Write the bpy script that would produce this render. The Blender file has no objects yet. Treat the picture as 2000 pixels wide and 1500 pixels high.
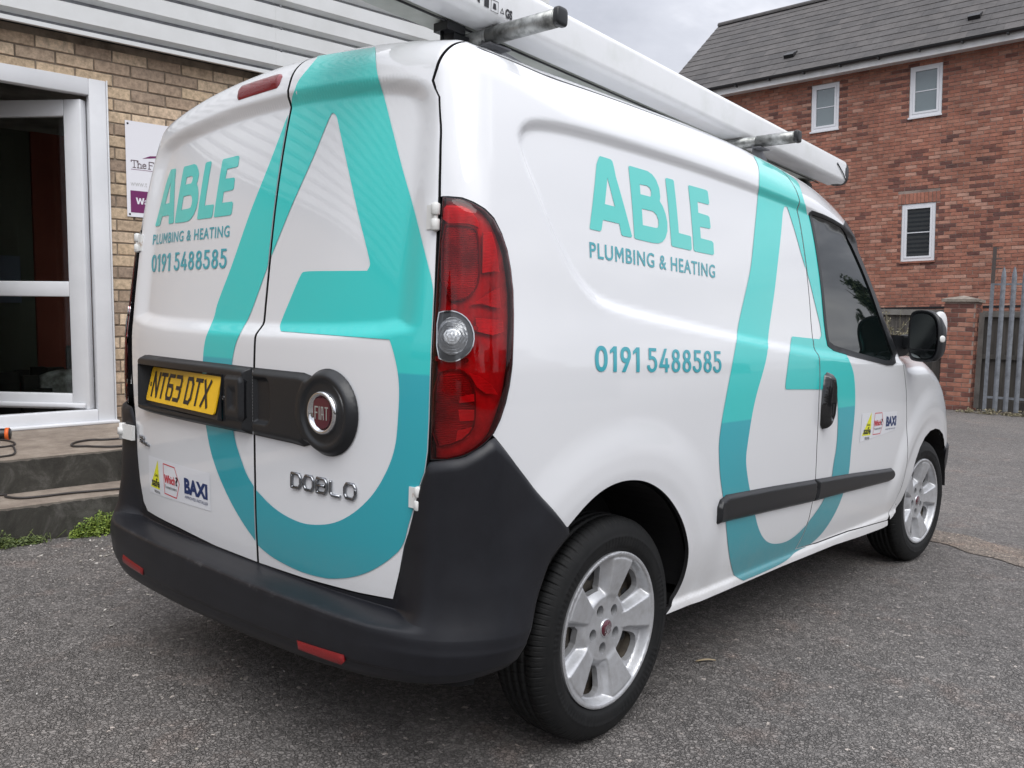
import bpy, bmesh, math, random
import numpy as np
from mathutils import Vector, Matrix
from mathutils.geometry import delaunay_2d_cdt
random.seed(7); rng = np.random.default_rng(7)
R = math.radians
sc = bpy.context.scene
col = sc.collection

# ------------------------------------------------------------------ camera
def cam_axes(yaw, pitch, roll):
    cy, sy, cp, sp = math.cos(yaw), math.sin(yaw), math.cos(pitch), math.sin(pitch)
    f = Vector((sy*cp, cy*cp, sp)); r = Vector((cy, -sy, 0)); u = r.cross(f)
    c, s = math.cos(roll), math.sin(roll)
    return c*r + s*u, -s*r + c*u, f
cd = bpy.data.cameras.new('camera'); cam = bpy.data.objects.new('camera', cd); col.objects.link(cam)
r_, u_, f_ = cam_axes(-.7318, -.0683, .0309)
cam.matrix_world = Matrix(((r_.x, u_.x, -f_.x, 2.2262), (r_.y, u_.y, -f_.y, -1.2306), (r_.z, u_.z, -f_.z, 1.1607), (0, 0, 0, 1)))
cd.sensor_width = 36.0; cd.lens = 36.0*1676.79/2000; cd.clip_start = .05; cd.clip_end = 1500
sc.camera = cam

# ------------------------------------------------------------------ sky and sun
SUN_EL, SUN_AZ = R(52), R(122)           # azimuth measured from +y towards +x
w = bpy.data.worlds.new('World'); sc.world = w; w.use_nodes = True
nt = w.node_tree; nt.nodes.clear()
def N(nt, t, **kw):
    n = nt.nodes.new(t)
    for k, v in kw.items():
        if k.startswith('i_'):
            n.inputs[k[2:].replace('_', ' ')].default_value = v
        else: setattr(n, k, v)
    return n
def ramp(nt, stops, interp='LINEAR'):
    n = nt.nodes.new('ShaderNodeValToRGB'); e = n.color_ramp.elements; n.color_ramp.interpolation = interp
    while len(e) < len(stops): e.new(.5)
    for i, (p, c) in enumerate(stops):
        e[i].position = p; e[i].color = (c, c, c, 1) if isinstance(c, (int, float)) else (*c, 1)
    return n
L = nt.links.new
sky = N(nt, 'ShaderNodeTexSky', sky_type='NISHITA', sun_disc=False, sun_elevation=SUN_EL, sun_rotation=SUN_AZ)
tc = N(nt, 'ShaderNodeTexCoord'); sx = N(nt, 'ShaderNodeSeparateXYZ'); L(tc.outputs['Generated'], sx.inputs[0])
zz = N(nt, 'ShaderNodeMath', operation='MAXIMUM'); L(sx.outputs['Z'], zz.inputs[0]); zz.inputs[1].default_value = 0
za = N(nt, 'ShaderNodeMath', operation='ADD'); L(zz.outputs[0], za.inputs[0]); za.inputs[1].default_value = .22
dx = N(nt, 'ShaderNodeMath', operation='DIVIDE'); L(sx.outputs['X'], dx.inputs[0]); L(za.outputs[0], dx.inputs[1])
dy = N(nt, 'ShaderNodeMath', operation='DIVIDE'); L(sx.outputs['Y'], dy.inputs[0]); L(za.outputs[0], dy.inputs[1])
cx = N(nt, 'ShaderNodeCombineXYZ'); L(dx.outputs[0], cx.inputs[0]); L(dy.outputs[0], cx.inputs[1])
n1 = N(nt, 'ShaderNodeTexNoise', i_Scale=1.15, i_Detail=7.0, i_Roughness=.55, i_Distortion=.25); L(cx.outputs[0], n1.inputs['Vector'])
r1 = ramp(nt, [(.28, (3.5, 3.65, 4.15)), (.45, (5.3, 5.45, 6.0)), (.58, (8.3, 8.4, 8.9)), (.72, (11.2, 11.2, 11.4))]); L(n1.outputs['Fac'], r1.inputs[0])
# an overcast dome is about three times brighter overhead than at the horizon
cie = N(nt, 'ShaderNodeMapRange'); L(zz.outputs[0], cie.inputs[0]); cie.inputs[3].default_value = .50; cie.inputs[4].default_value = 1.75
cm = N(nt, 'ShaderNodeMix', data_type='RGBA', blend_type='MULTIPLY'); cm.inputs[0].default_value = 1.; L(r1.outputs[0], cm.inputs[6]); L(cie.outputs[0], cm.inputs[7])
mx = N(nt, 'ShaderNodeMix', data_type='RGBA'); mx.inputs[0].default_value = .95
L(sky.outputs[0], mx.inputs[6]); L(cm.outputs[2], mx.inputs[7])
bg = N(nt, 'ShaderNodeBackground', i_Strength=.1); L(mx.outputs[2], bg.inputs[0])
wo = N(nt, 'ShaderNodeOutputWorld'); L(bg.outputs[0], wo.inputs[0])
sl = bpy.data.lights.new('sun', 'SUN'); sun = bpy.data.objects.new('sun', sl); col.objects.link(sun)
sl.energy = 1.1; sl.angle = R(45); sl.color = (1, .985, .955)
sd = Vector((math.sin(SUN_AZ)*math.cos(SUN_EL), math.cos(SUN_AZ)*math.cos(SUN_EL), math.sin(SUN_EL)))
sun.rotation_euler = sd.to_track_quat('Z', 'Y').to_euler()
sc.view_settings.view_transform = 'Standard'; sc.view_settings.look = 'None'
sc.view_settings.exposure = 0.70; sc.view_settings.gamma = 1; sc.view_settings.use_curve_mapping = False

# ------------------------------------------------------------------ helpers
def tag(o, label=None, cat=None, group=None, kind=None):
    if label: o['label'] = label
    if cat: o['category'] = cat
    if group: o['group'] = group
    if kind: o['kind'] = kind
    return o
def empty(name, label=None, cat=None, loc=(0, 0, 0), group=None, mat=None):
    o = bpy.data.objects.new(name, None); col.objects.link(o); o.empty_display_size = .1
    if mat is not None: o.matrix_world = mat
    else: o.location = loc
    return tag(o, label, cat, group)
def link(name, me, parent=None, mats=(), kind=None, mw=None):
    o = bpy.data.objects.new(name, me); col.objects.link(o)
    for m in mats:
        if m.name not in [k.name for k in me.materials if k]: me.materials.append(m)
    if parent is not None: o.parent = parent
    if kind: o['kind'] = kind
    return o
class MB:
    def __init__(s): s.v = []; s.f = []; s.m = []; s.sm = []
    def add(s, v, f, m=0, smooth=False):
        b = len(s.v); s.v += [tuple(p) for p in v]; s.f += [tuple(b + i for i in q) for q in f]
        s.m += [m]*len(f); s.sm += [smooth]*len(f); return s
    def box(s, x0, x1, y0, y1, z0, z1, m=0, M=None):
        v = [(x, y, z) for x in (x0, x1) for y in (y0, y1) for z in (z0, z1)]
        if M is not None: v = [M @ Vector(p) for p in v]
        return s.add(v, [(0, 1, 3, 2), (4, 6, 7, 5), (0, 4, 5, 1), (2, 3, 7, 6), (0, 2, 6, 4), (1, 5, 7, 3)], m)
    def tube(s, pts, r, n=12, m=0, cap=True, ry=None):
        pts = [Vector(p) for p in pts]; v = []; f = []
        up = None
        for i, p in enumerate(pts):
            d = (pts[min(i+1, len(pts)-1)] - pts[max(i-1, 0)]).normalized()
            if up is None: up = Vector((0, 0, 1)) if abs(d.z) < .9 else Vector((1, 0, 0))
            a = d.cross(up).normalized(); b = a.cross(d).normalized(); up = b
            rr = r[i] if isinstance(r, (list, tuple)) else r
            for k in range(n):
                t = 2*math.pi*k/n; v.append(p + a*(rr*math.cos(t)) + b*((ry or rr)*math.sin(t)))
        for i in range(len(pts)-1):
            for k in range(n):
                f.append((i*n + k, i*n + (k+1) % n, (i+1)*n + (k+1) % n, (i+1)*n + k))
        s.add(v, f, m, True)
        if cap:
            b = len(s.v) - len(v)
            s.f.append(tuple(b + k for k in range(n))[::-1]); s.m.append(m); s.sm.append(False)
            e = b + (len(pts)-1)*n
            s.f.append(tuple(e + k for k in range(n))); s.m.append(m); s.sm.append(False)
        return s
    def lathe(s, prof, c, axis, n=64, m=0, M=None):
        """prof: (along axis, radius)"""
        v = []; f = []; k = len(prof)
        for i in range(n):
            t = 2*math.pi*i/n; ct, st = math.cos(t), math.sin(t)
            for a, r in prof:
                p = {'x': (a, r*ct, r*st), 'y': (r*st, a, r*ct), 'z': (r*ct, r*st, a)}[axis]
                v.append(Vector(c) + Vector(p))
        for i in range(n):
            for j in range(k-1):
                f.append((i*k + j, i*k + j+1, ((i+1) % n)*k + j+1, ((i+1) % n)*k + j))
        return s.add(v, f, m, True)
    def prism(s, poly, a0, a1, axis='x', m=0, M=None):
        n = len(poly); v = []
        for a in (a0, a1):
            for p, q in poly:
                v.append({'x': (a, p, q), 'y': (p, a, q), 'z': (p, q, a)}[axis])
        if M is not None: v = [M @ Vector(p) for p in v]
        f = [tuple(range(n)), tuple(range(2*n-1, n-1, -1))] + [(i, i + n, (i+1) % n + n, (i+1) % n) for i in range(n)]
        return s.add(v, f, m)
    def build(s, name, mats, parent=None, kind=None, fix=True):
        me = bpy.data.meshes.new(name); me.from_pydata(s.v, [], s.f)
        mats = mats if isinstance(mats, (list, tuple)) else [mats]
        for m in mats: me.materials.append(m)
        me.polygons.foreach_set('material_index', s.m); me.polygons.foreach_set('use_smooth', s.sm)
        if fix:
            bm = bmesh.new(); bm.from_mesh(me); bmesh.ops.recalc_face_normals(bm, faces=bm.faces); bm.to_mesh(me); bm.free()
        return link(name, me, parent, (), kind)
def bevel_box(name, x0, x1, y0, y1, z0, z1, b, mat, parent=None, seg=2):
    m = MB().box(x0, x1, y0, y1, z0, z1); o = m.build(name, mat, parent)
    bm = bmesh.new(); bm.from_mesh(o.data)
    bmesh.ops.bevel(bm, geom=bm.edges[:], offset=b, segments=seg, profile=.5, affect='EDGES')
    for f in bm.faces: f.smooth = True
    bm.to_mesh(o.data); bm.free()
    return o

# ------------------------------------------------------------------ materials
MATS = {}
def mat(name, base, rough=.5, metal=0., coat=0., spec=None, bump=None, var=None, build=None, **kw):
    m = bpy.data.materials.new(name); m.use_nodes = True; MATS[name] = m
    nt = m.node_tree; b = nt.nodes['Principled BSDF']
    b.inputs['Base Color'].default_value = (*base, 1); b.inputs['Roughness'].default_value = rough
    b.inputs['Metallic'].default_value = metal; b.inputs['Coat Weight'].default_value = coat
    b.inputs['Coat Roughness'].default_value = .03
    if spec is not None: b.inputs['Specular IOR Level'].default_value = spec
    L = nt.links.new
    tc = N(nt, 'ShaderNodeTexCoord'); P = tc.outputs['Object']
    if var:      # (scale, darker colour, lo, hi [,detail])
        n = N(nt, 'ShaderNodeTexNoise', i_Scale=var[0], i_Detail=var[4] if len(var) > 4 else 6., i_Roughness=.6); L(P, n.inputs['Vector'])
        r = ramp(nt, [(var[2], (*base,)), (var[3], (*var[1],))]); L(n.outputs['Fac'], r.inputs[0]); L(r.outputs[0], b.inputs['Base Color'])
    if bump:     # (scale, strength, distance)
        n = N(nt, 'ShaderNodeTexNoise', i_Scale=bump[0], i_Detail=5., i_Roughness=.6); L(P, n.inputs['Vector'])
        bp = N(nt, 'ShaderNodeBump', i_Strength=bump[1], i_Distance=bump[2]); L(n.outputs['Fac'], bp.inputs['Height']); L(bp.outputs[0], b.inputs['Normal'])
    if build: build(nt, b, P, L)
    return m
def mul(nt, L, a, c, fac=1.):
    m = N(nt, 'ShaderNodeMix', data_type='RGBA', blend_type='MULTIPLY'); m.inputs[0].default_value = fac
    if hasattr(a, 'links'): L(a, m.inputs[6])
    else: m.inputs[6].default_value = (*a, 1)
    if hasattr(c, 'links'): L(c, m.inputs[7])
    else: m.inputs[7].default_value = (*c, 1)
    return m.outputs[2]
def mixc(nt, L, fac, a, c):
    m = N(nt, 'ShaderNodeMix', data_type='RGBA')
    if hasattr(fac, 'links'): L(fac, m.inputs[0])
    else: m.inputs[0].default_value = fac
    for i, x in ((6, a), (7, c)):
        if hasattr(x, 'links'): L(x, m.inputs[i])
        else: m.inputs[i].default_value = (*x, 1)
    return m.outputs[2]
def dirt_low(nt, b, P, L, base, dirt=(.30, .27, .23), z0=.62, z1=.26, amt=.6, src=None):
    """road film: speckled dust that sits on the lower panels"""
    s = N(nt, 'ShaderNodeSeparateXYZ'); L(P, s.inputs[0])
    mr = N(nt, 'ShaderNodeMapRange'); L(s.outputs['Z'], mr.inputs[0]); mr.inputs[1].default_value = z1; mr.inputs[2].default_value = z0
    mr.inputs[3].default_value = amt; mr.inputs[4].default_value = 0.0; mr.clamp = True
    n = N(nt, 'ShaderNodeTexNoise', i_Scale=14., i_Detail=9., i_Roughness=.75); L(P, n.inputs['Vector'])
    n2 = N(nt, 'ShaderNodeTexNoise', i_Scale=260., i_Detail=2.); L(P, n2.inputs['Vector'])
    r = ramp(nt, [(.3, .35), (.7, 1.)]); L(n.outputs['Fac'], r.inputs[0])
    r2 = ramp(nt, [(.38, .6), (.66, 1.)]); L(n2.outputs['Fac'], r2.inputs[0])
    m1 = N(nt, 'ShaderNodeMath', operation='MULTIPLY'); L(mr.outputs[0], m1.inputs[0]); L(r.outputs[0], m1.inputs[1])
    m2 = N(nt, 'ShaderNodeMath', operation='MULTIPLY'); L(m1.outputs[0], m2.inputs[0]); L(r2.outputs[0], m2.inputs[1])
    o = mixc(nt, L, m2.outputs[0], src if src is not None else base, dirt); L(o, b.inputs['Base Color'])
    mr2 = N(nt, 'ShaderNodeMapRange'); L(m2.outputs[0], mr2.inputs[0]); mr2.inputs[3].default_value = b.inputs['Roughness'].default_value; mr2.inputs[4].default_value = .6
    L(mr2.outputs[0], b.inputs['Roughness'])
    mc = N(nt, 'ShaderNodeMapRange'); L(m2.outputs[0], mc.inputs[0]); mc.inputs[2].default_value = .4; mc.inputs[3].default_value = b.inputs['Coat Weight'].default_value; mc.inputs[4].default_value = 0.
    L(mc.outputs[0], b.inputs['Coat Weight'])
def peel(nt, b, P, L, s=55., k=.02):
    n = N(nt, 'ShaderNodeTexNoise', i_Scale=s, i_Detail=1.); L(P, n.inputs['Vector'])
    bp = N(nt, 'ShaderNodeBump', i_Strength=k, i_Distance=.002); L(n.outputs['Fac'], bp.inputs['Height'])
    L(bp.outputs[0], b.inputs['Normal']); L(bp.outputs[0], b.inputs['Coat Normal'])
WHITE = (.755, .765, .785)
m_white = mat('van_white_paint', WHITE, .30, coat=1., build=lambda nt, b, P, L: (b.inputs['Coat IOR'].__setattr__('default_value', 1.7), dirt_low(nt, b, P, L, WHITE), peel(nt, b, P, L)))
def vinyl(nt, b, P, L):
    # printed gradient with a hard step half way down
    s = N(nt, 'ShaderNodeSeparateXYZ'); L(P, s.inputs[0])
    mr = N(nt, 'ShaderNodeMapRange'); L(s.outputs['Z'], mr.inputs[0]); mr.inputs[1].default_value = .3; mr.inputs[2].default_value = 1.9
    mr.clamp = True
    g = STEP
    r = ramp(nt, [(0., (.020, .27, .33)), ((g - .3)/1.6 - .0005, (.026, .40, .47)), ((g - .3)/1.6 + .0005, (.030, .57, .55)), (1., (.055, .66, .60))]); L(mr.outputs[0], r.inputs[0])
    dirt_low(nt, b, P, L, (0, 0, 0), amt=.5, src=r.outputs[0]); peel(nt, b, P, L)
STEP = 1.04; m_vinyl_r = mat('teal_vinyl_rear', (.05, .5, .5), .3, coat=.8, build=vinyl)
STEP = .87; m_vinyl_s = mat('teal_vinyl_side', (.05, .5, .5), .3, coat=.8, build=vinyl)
m_teal_l = mat('teal_vinyl_letters', (.10, .60, .55), .32, coat=.7)
m_teal_d = mat('teal_vinyl_small_letters', (.06, .36, .42), .32, coat=.7)
m_teal_p = mat('teal_vinyl_numbers', (.045, .37, .44), .32, coat=.7)
m_black = mat('gap_black', (.006, .006, .007), .8)
def plastic(nt, b, P, L):
    n = N(nt, 'ShaderNodeTexNoise', i_Scale=7., i_Detail=8., i_Roughness=.7); L(P, n.inputs['Vector'])
    r = ramp(nt, [(.35, (.0075, .008, .011)), (.7, (.012, .013, .017))]); L(n.outputs['Fac'], r.inputs[0])
    # scratches on the step
    wv = N(nt, 'ShaderNodeMapping'); wv.inputs['Scale'].default_value = (6, 40, 12); wv.inputs['Rotation'].default_value = (0, 0, .5); L(P, wv.inputs[0])
    n3 = N(nt, 'ShaderNodeTexNoise', i_Scale=6., i_Detail=6., i_Roughness=.8); L(wv.outputs[0], n3.inputs['Vector'])
    r3 = ramp(nt, [(.66, 0.), (.74, .55)]); L(n3.outputs['Fac'], r3.inputs[0])
    s = N(nt, 'ShaderNodeSeparateXYZ'); L(P, s.inputs[0])
    a = N(nt, 'ShaderNodeMapRange'); L(s.outputs['Z'], a.inputs[0]); a.inputs[1].default_value = .50; a.inputs[2].default_value = .43; a.clamp = True
    c = N(nt, 'ShaderNodeMapRange'); L(s.outputs['Z'], c.inputs[0]); c.inputs[1].default_value = .42; c.inputs[2].default_value = .445; c.clamp = True
    q = N(nt, 'ShaderNodeMath', operation='MULTIPLY'); L(a.outputs[0], q.inputs[0]); L(c.outputs[0], q.inputs[1])
    q2 = N(nt, 'ShaderNodeMath', operation='MULTIPLY'); L(q.outputs[0], q2.inputs[0]); L(r3.outputs[0], q2.inputs[1])
    o = mixc(nt, L, q2.outputs[0], r.outputs[0], (.16, .15, .16))
    # the nose of the step is rubbed grey
    e1 = ramp(nt, [(0., 0.), (.28, 0.), (.42, 1.), (.60, 1.), (.78, 0.)]); em = N(nt, 'ShaderNodeMapRange'); L(s.outputs['Z'], em.inputs[0]); em.inputs[1].default_value = .425; em.inputs[2].default_value = .465; L(em.outputs[0], e1.inputs[0])
    n5 = N(nt, 'ShaderNodeTexNoise', i_Scale=26., i_Detail=9., i_Roughness=.8); L(P, n5.inputs['Vector']); r5 = ramp(nt, [(.52, 0.), (.70, .7)]); L(n5.outputs['Fac'], r5.inputs[0])
    ax5 = N(nt, 'ShaderNodeMath', operation='ABSOLUTE'); L(s.outputs['X'], ax5.inputs[0]); mx5 = N(nt, 'ShaderNodeMapRange'); L(ax5.outputs[0], mx5.inputs[0]); mx5.inputs[1].default_value = .55; mx5.inputs[2].default_value = .66; mx5.inputs[3].default_value = 1; mx5.inputs[4].default_value = 0
    qa = N(nt, 'ShaderNodeMath', operation='MULTIPLY'); L(e1.outputs[0], qa.inputs[0]); L(mx5.outputs[0], qa.inputs[1])
    q5 = N(nt, 'ShaderNodeMath', operation='MULTIPLY'); L(qa.outputs[0], q5.inputs[0]); L(r5.outputs[0], q5.inputs[1])
    o = mixc(nt, L, q5.outputs[0], o, (.13, .13, .135)); L(o, b.inputs['Base Color'])
    n2 = N(nt, 'ShaderNodeTexNoise', i_Scale=700., i_Detail=2.); L(P, n2.inputs['Vector'])
    bp = N(nt, 'ShaderNodeBump', i_Strength=.25, i_Distance=.0006); L(n2.outputs['Fac'], bp.inputs['Height']); L(bp.outputs[0], b.inputs['Normal'])
m_plastic = mat('black_bumper_plastic', (.02, .02, .024), .40, spec=.42, build=plastic)
m_trim = mat('black_trim_plastic', (.012, .013, .015), .38, bump=(600, .2, .0005))
m_gloss = mat('gloss_black', (.008, .008, .009), .12, coat=.5)
m_chrome = mat('chrome', (.75, .76, .78), .08, metal=1)
m_chromed = mat('dark_chrome', (.30, .31, .33), .12, metal=1)
def rubber(nt, b, P, L):
    n = N(nt, 'ShaderNodeTexNoise', i_Scale=22., i_Detail=8., i_Roughness=.7); L(P, n.inputs['Vector'])
    r = ramp(nt, [(.35, (.0045, .005, .0055)), (.75, (.012, .012, .012))]); L(n.outputs['Fac'], r.inputs[0]); L(r.outputs[0], b.inputs['Base Color'])
m_tyre = mat('tyre_rubber', (.015, .015, .016), .66, spec=.32, build=rubber, bump=(300, .15, .001))
def hub(nt, b, P, L):
    n = N(nt, 'ShaderNodeTexNoise', i_Scale=30., i_Detail=8., i_Roughness=.7); L(P, n.inputs['Vector'])
    r = ramp(nt, [(.4, (.53, .54, .56)), (.75, (.40, .40, .405))]); L(n.outputs['Fac'], r.inputs[0]); L(r.outputs[0], b.inputs['Base Color'])
m_hub = mat('silver_hubcap_paint', (.42, .43, .45), .42, metal=.55, coat=.35, build=hub)
m_rim = mat('dirty_steel_wheel', (.10, .085, .065), .6, metal=.4, var=(25, (.035, .03, .026), .35, .7))
m_fiat = mat('badge_maroon', (.085, .012, .022), .25, coat=.6)
m_silver = mat('badge_silver', (.62, .62, .64), .25, metal=.7)
m_yel = mat('plate_yellow', (.80, .47, .01), .35, coat=.3, var=(9, (.62, .36, .012), .45, .8))
m_ink = mat('black_print', (.012, .012, .014), .4)
m_navy = mat('navy_print', (.008, .028, .12), .35)
m_redp = mat('red_print', (.55, .02, .04), .35)
m_gasy = mat('yellow_print', (.72, .72, .02), .35)
m_stick = mat('sticker_white', (.75, .762, .795), .32, coat=.7)
m_glass = mat('dark_van_glass', (.004, .007, .007), .02, spec=.65)
m_mirror = mat('mirror_glass', (.16, .18, .18), .03, metal=1)
m_galv = mat('galvanised_tube', (.36, .37, .36), .42, metal=.75, bump=(60, .35, .002), var=(38, (.12, .125, .12), .42, .7, 8.))
m_galv2 = mat('galvanised_plate', (.20, .205, .215), .5, metal=.6, var=(12, (.12, .12, .13), .4, .7))
m_ladder = mat('ladder_white_enamel', (.78, .79, .80), .30, coat=.4, var=(6, (.66, .68, .66), .5, .85))
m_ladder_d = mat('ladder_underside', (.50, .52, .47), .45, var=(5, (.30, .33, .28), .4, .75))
m_hinge = mat('hinge_paint', (.70, .70, .68), .4, coat=.3, bump=(90, .3, .002), var=(30, (.30, .16, .06), .60, .74))
def lens_red(nt, b, P, L):
    out = [n for n in nt.nodes if n.type == 'OUTPUT_MATERIAL'][0]; nt.nodes.remove(b)
    t = N(nt, 'ShaderNodeBsdfTransparent'); t.inputs[0].default_value = (1., .055, .085, 1)
    g = N(nt, 'ShaderNodeBsdfGlossy'); g.inputs['Roughness'].default_value = .03
    f = N(nt, 'ShaderNodeFresnel'); f.inputs[0].default_value = 1.5
    m = N(nt, 'ShaderNodeMixShader'); L(f.outputs[0], m.inputs[0]); L(t.outputs[0], m.inputs[1]); L(g.outputs[0], m.inputs[2]); L(m.outputs[0], out.inputs[0])
m_lens = mat('red_lamp_lens', (.6, .01, .02), .05, build=lens_red)
def lens_clear(nt, b, P, L):
    out = [n for n in nt.nodes if n.type == 'OUTPUT_MATERIAL'][0]; nt.nodes.remove(b)
    t = N(nt, 'ShaderNodeBsdfTransparent'); t.inputs[0].default_value = (.9, .9, .9, 1)
    g = N(nt, 'ShaderNodeBsdfGlossy'); g.inputs['Roughness'].default_value = .03
    f = N(nt, 'ShaderNodeFresnel'); f.inputs[0].default_value = 1.6
    m = N(nt, 'ShaderNodeMixShader'); L(f.outputs[0], m.inputs[0]); L(t.outputs[0], m.inputs[1]); L(g.outputs[0], m.inputs[2]); L(m.outputs[0], out.inputs[0])
m_clear = mat('clear_lamp_lens', (.9, .9, .9), .05, build=lens_clear)
def refl_bump(sc_, ax='Z', k=.6, lo=.22, hi=.9, ns=22.):
    def f(nt, b, P, L):
        wv = N(nt, 'ShaderNodeTexWave', i_Scale=sc_, i_Distortion=1.2, i_Detail=1.); wv.bands_direction = ax; L(P, wv.inputs['Vector'])
        bp = N(nt, 'ShaderNodeBump', i_Strength=k, i_Distance=.004); L(wv.outputs['Fac'], bp.inputs['Height']); L(bp.outputs[0], b.inputs['Normal'])
        n = N(nt, 'ShaderNodeTexNoise', i_Scale=ns, i_Detail=3.); L(P, n.inputs['Vector'])
        r = ramp(nt, [(.36, (lo,)*3), (.60, (hi,)*3)]); L(n.outputs['Fac'], r.inputs[0]); L(r.outputs[0], b.inputs['Base Color'])
    return f
m_refl = mat('lamp_reflector', (.8, .8, .8), .25, metal=.0, build=refl_bump(95, k=.5, lo=.75, hi=.98))
m_bowl = mat('lamp_bowl', (.25, .25, .25), .25, metal=.5, build=refl_bump(75, k=.7, lo=.36, hi=.90, ns=11.))
m_lampd = mat('lamp_housing_dark', (.60, .52, .52), .3, metal=.0, var=(18, (.34, .28, .28), .4, .65))
m_lampg = mat('lamp_grey_bezel', (.16, .17, .18), .3, metal=.2)
m_revl = mat('reversing_lens_grey', (.50, .52, .54), .18, metal=.35, coat=.6)
m_redref = mat('red_reflector', (.20, .008, .010), .3, coat=.3, bump=(350, .5, .002))
m_brake = mat('brake_light_red', (.20, .006, .012), .2, coat=.8, bump=(160, .2, .002))

# ---- van body: an implicit surface F(x,y,z)=h, sampled through a (s,t) chart -------------
# s runs along the plan outline (0 = middle of the tail, + = right side), t runs up the side and over the roof edge
def pch(xs, ys):
    xs = np.array(xs, float); ys = np.array(ys, float)
    h = np.diff(xs); d = np.diff(ys) / h
    m = np.zeros_like(xs); m[0] = d[0]; m[-1] = d[-1]
    for i in range(1, len(xs) - 1):
        if d[i-1] * d[i] > 0:
            w1 = 2*h[i] + h[i-1]; w2 = h[i] + 2*h[i-1]
            m[i] = (w1 + w2) / (w1 / d[i-1] + w2 / d[i])
    lx = np.linspace(xs[0], xs[-1], 3000)
    k = np.clip(np.searchsorted(xs, lx) - 1, 0, len(h) - 1)
    u = (lx - xs[k]) / h[k]
    ly = ((2*u**3 - 3*u**2 + 1)*ys[k] + (u**3 - 2*u**2 + u)*h[k]*m[k] + (-2*u**3 + 3*u**2)*ys[k+1] + (u**3 - u**2)*h[k]*m[k+1])
    return lambda q: np.interp(q, lx, ly)
def sstep(a, b, x):
    u = np.clip((x - a) / (b - a), 0, 1)
    return u*u*(3 - 2*u)
def poly_sd(P, poly):
    # signed distance to polygon, + inside
    P = np.asarray(P, float); poly = np.asarray(poly, float)
    d = np.full(len(P), 1e9); ins = np.zeros(len(P), bool)
    n = len(poly)
    for i in range(n):
        a = poly[i]; b = poly[(i+1) % n]; e = b - a
        w = P - a
        tt = np.clip((w @ e) / max(e @ e, 1e-12), 0, 1)
        q = w - tt[:, None]*e
        d = np.minimum(d, q[:, 0]**2 + q[:, 1]**2)
        c = ((a[1] > P[:, 1]) != (b[1] > P[:, 1]))
        if abs(e[1]) > 1e-12:
            xx = a[0] + (P[:, 1] - a[1]) * e[0] / e[1]
            ins ^= c & (P[:, 0] < xx)
    return np.where(ins, 1, -1) * np.sqrt(d)
class GridFn:
    def __init__(self, x0, x1, y0, y1, st, fn):
        self.x0, self.y0, self.st = x0, y0, st
        gx = np.arange(x0, x1 + st, st); gy = np.arange(y0, y1 + st, st)
        X, Y = np.meshgrid(gx, gy, indexing='ij')
        self.g = fn(np.stack([X.ravel(), Y.ravel()], -1)).reshape(X.shape)
    def __call__(self, x, y):
        g = self.g
        u = np.clip((x - self.x0) / self.st, 0, g.shape[0] - 1.001); v = np.clip((y - self.y0) / self.st, 0, g.shape[1] - 1.001)
        i = u.astype(int); j = v.astype(int); u = u - i; v = v - j
        return (g[i, j]*(1-u)*(1-v) + g[i+1, j]*u*(1-v) + g[i, j+1]*(1-u)*v + g[i+1, j+1]*u*v)

YA = .7256; WB = 2.755; ZW = .31          # rear axle, wheelbase, hub height
XZ = pch([.05,.15,.20,.235,.27,.315,.33,.345,.40,.50,.62,.80,.95,1.05,1.10,1.14,1.20,1.35,1.50,1.65,1.80,2.0],
         [.76,.82,.862,.884,.889,.886,.878,.880,.889,.899,.907,.913,.914,.911,.906,.901,.893,.877,.855,.826,.79,.74])
YB = pch([.1,.35,.47,.62,.80,1.0,1.08,1.16,1.30,1.46,1.60,1.75,1.85,2.0], [.09,.084,.075,.066,.060,.056,.057,.064,.077,.094,.114,.142,.168,.21])
ZY = pch([-.1,.15,.5,1.2,1.6,1.9,2.2,2.4,2.56,2.68,2.78,2.91,3.08,3.2,3.32,3.45,3.63,3.83,3.98,4.08,4.2,4.4],
         [1.887,1.908,1.920,1.920,1.912,1.890,1.864,1.832,1.795,1.745,1.665,1.52,1.335,1.22,1.14,1.125,1.12,1.075,1.01,.92,.72,.3])
REC_SIDE = [(.345,1.60),(.36,1.64),(.42,1.665),(.6,1.675),(1.2,1.672),(1.8,1.65),(2.05,1.635),(2.5,1.58),(2.9,1.4),(3.2,1.12),(3.2,1.05),(2.6,1.058),(1.97,1.09),(1.36,1.142),(1.0,1.178),(.66,1.215),(.56,1.25),(.47,1.34),(.385,1.5)]
REC_REAR = [(-.68,1.13),(.68,1.13),(.69,1.2),(.685,1.60),(.67,1.69),(.60,1.735),(.3,1.762),(0,1.772),(-.3,1.762),(-.60,1.735),(-.67,1.69),(-.685,1.60),(-.69,1.2)]
def _smooth(p, n):
    p = np.array(p, float)
    for _ in range(n):
        q = np.roll(p, -1, 0); p = np.stack([p*.75 + q*.25, p*.25 + q*.75], 1).reshape(-1, 2)
    return p
REC_SIDE = _smooth(REC_SIDE, 2); REC_REAR = _smooth(REC_REAR, 2)
_rs = GridFn(.0, 3.6, .9, 1.9, .004, lambda P: sstep(-.019, .019, poly_sd(P, REC_SIDE)))
_rr = GridFn(-.9, .9, 1.0, 1.9, .004, lambda P: sstep(-.024, .020, poly_sd(P*[.42, 1], np.array(REC_REAR)*[.42, 1])))
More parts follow.
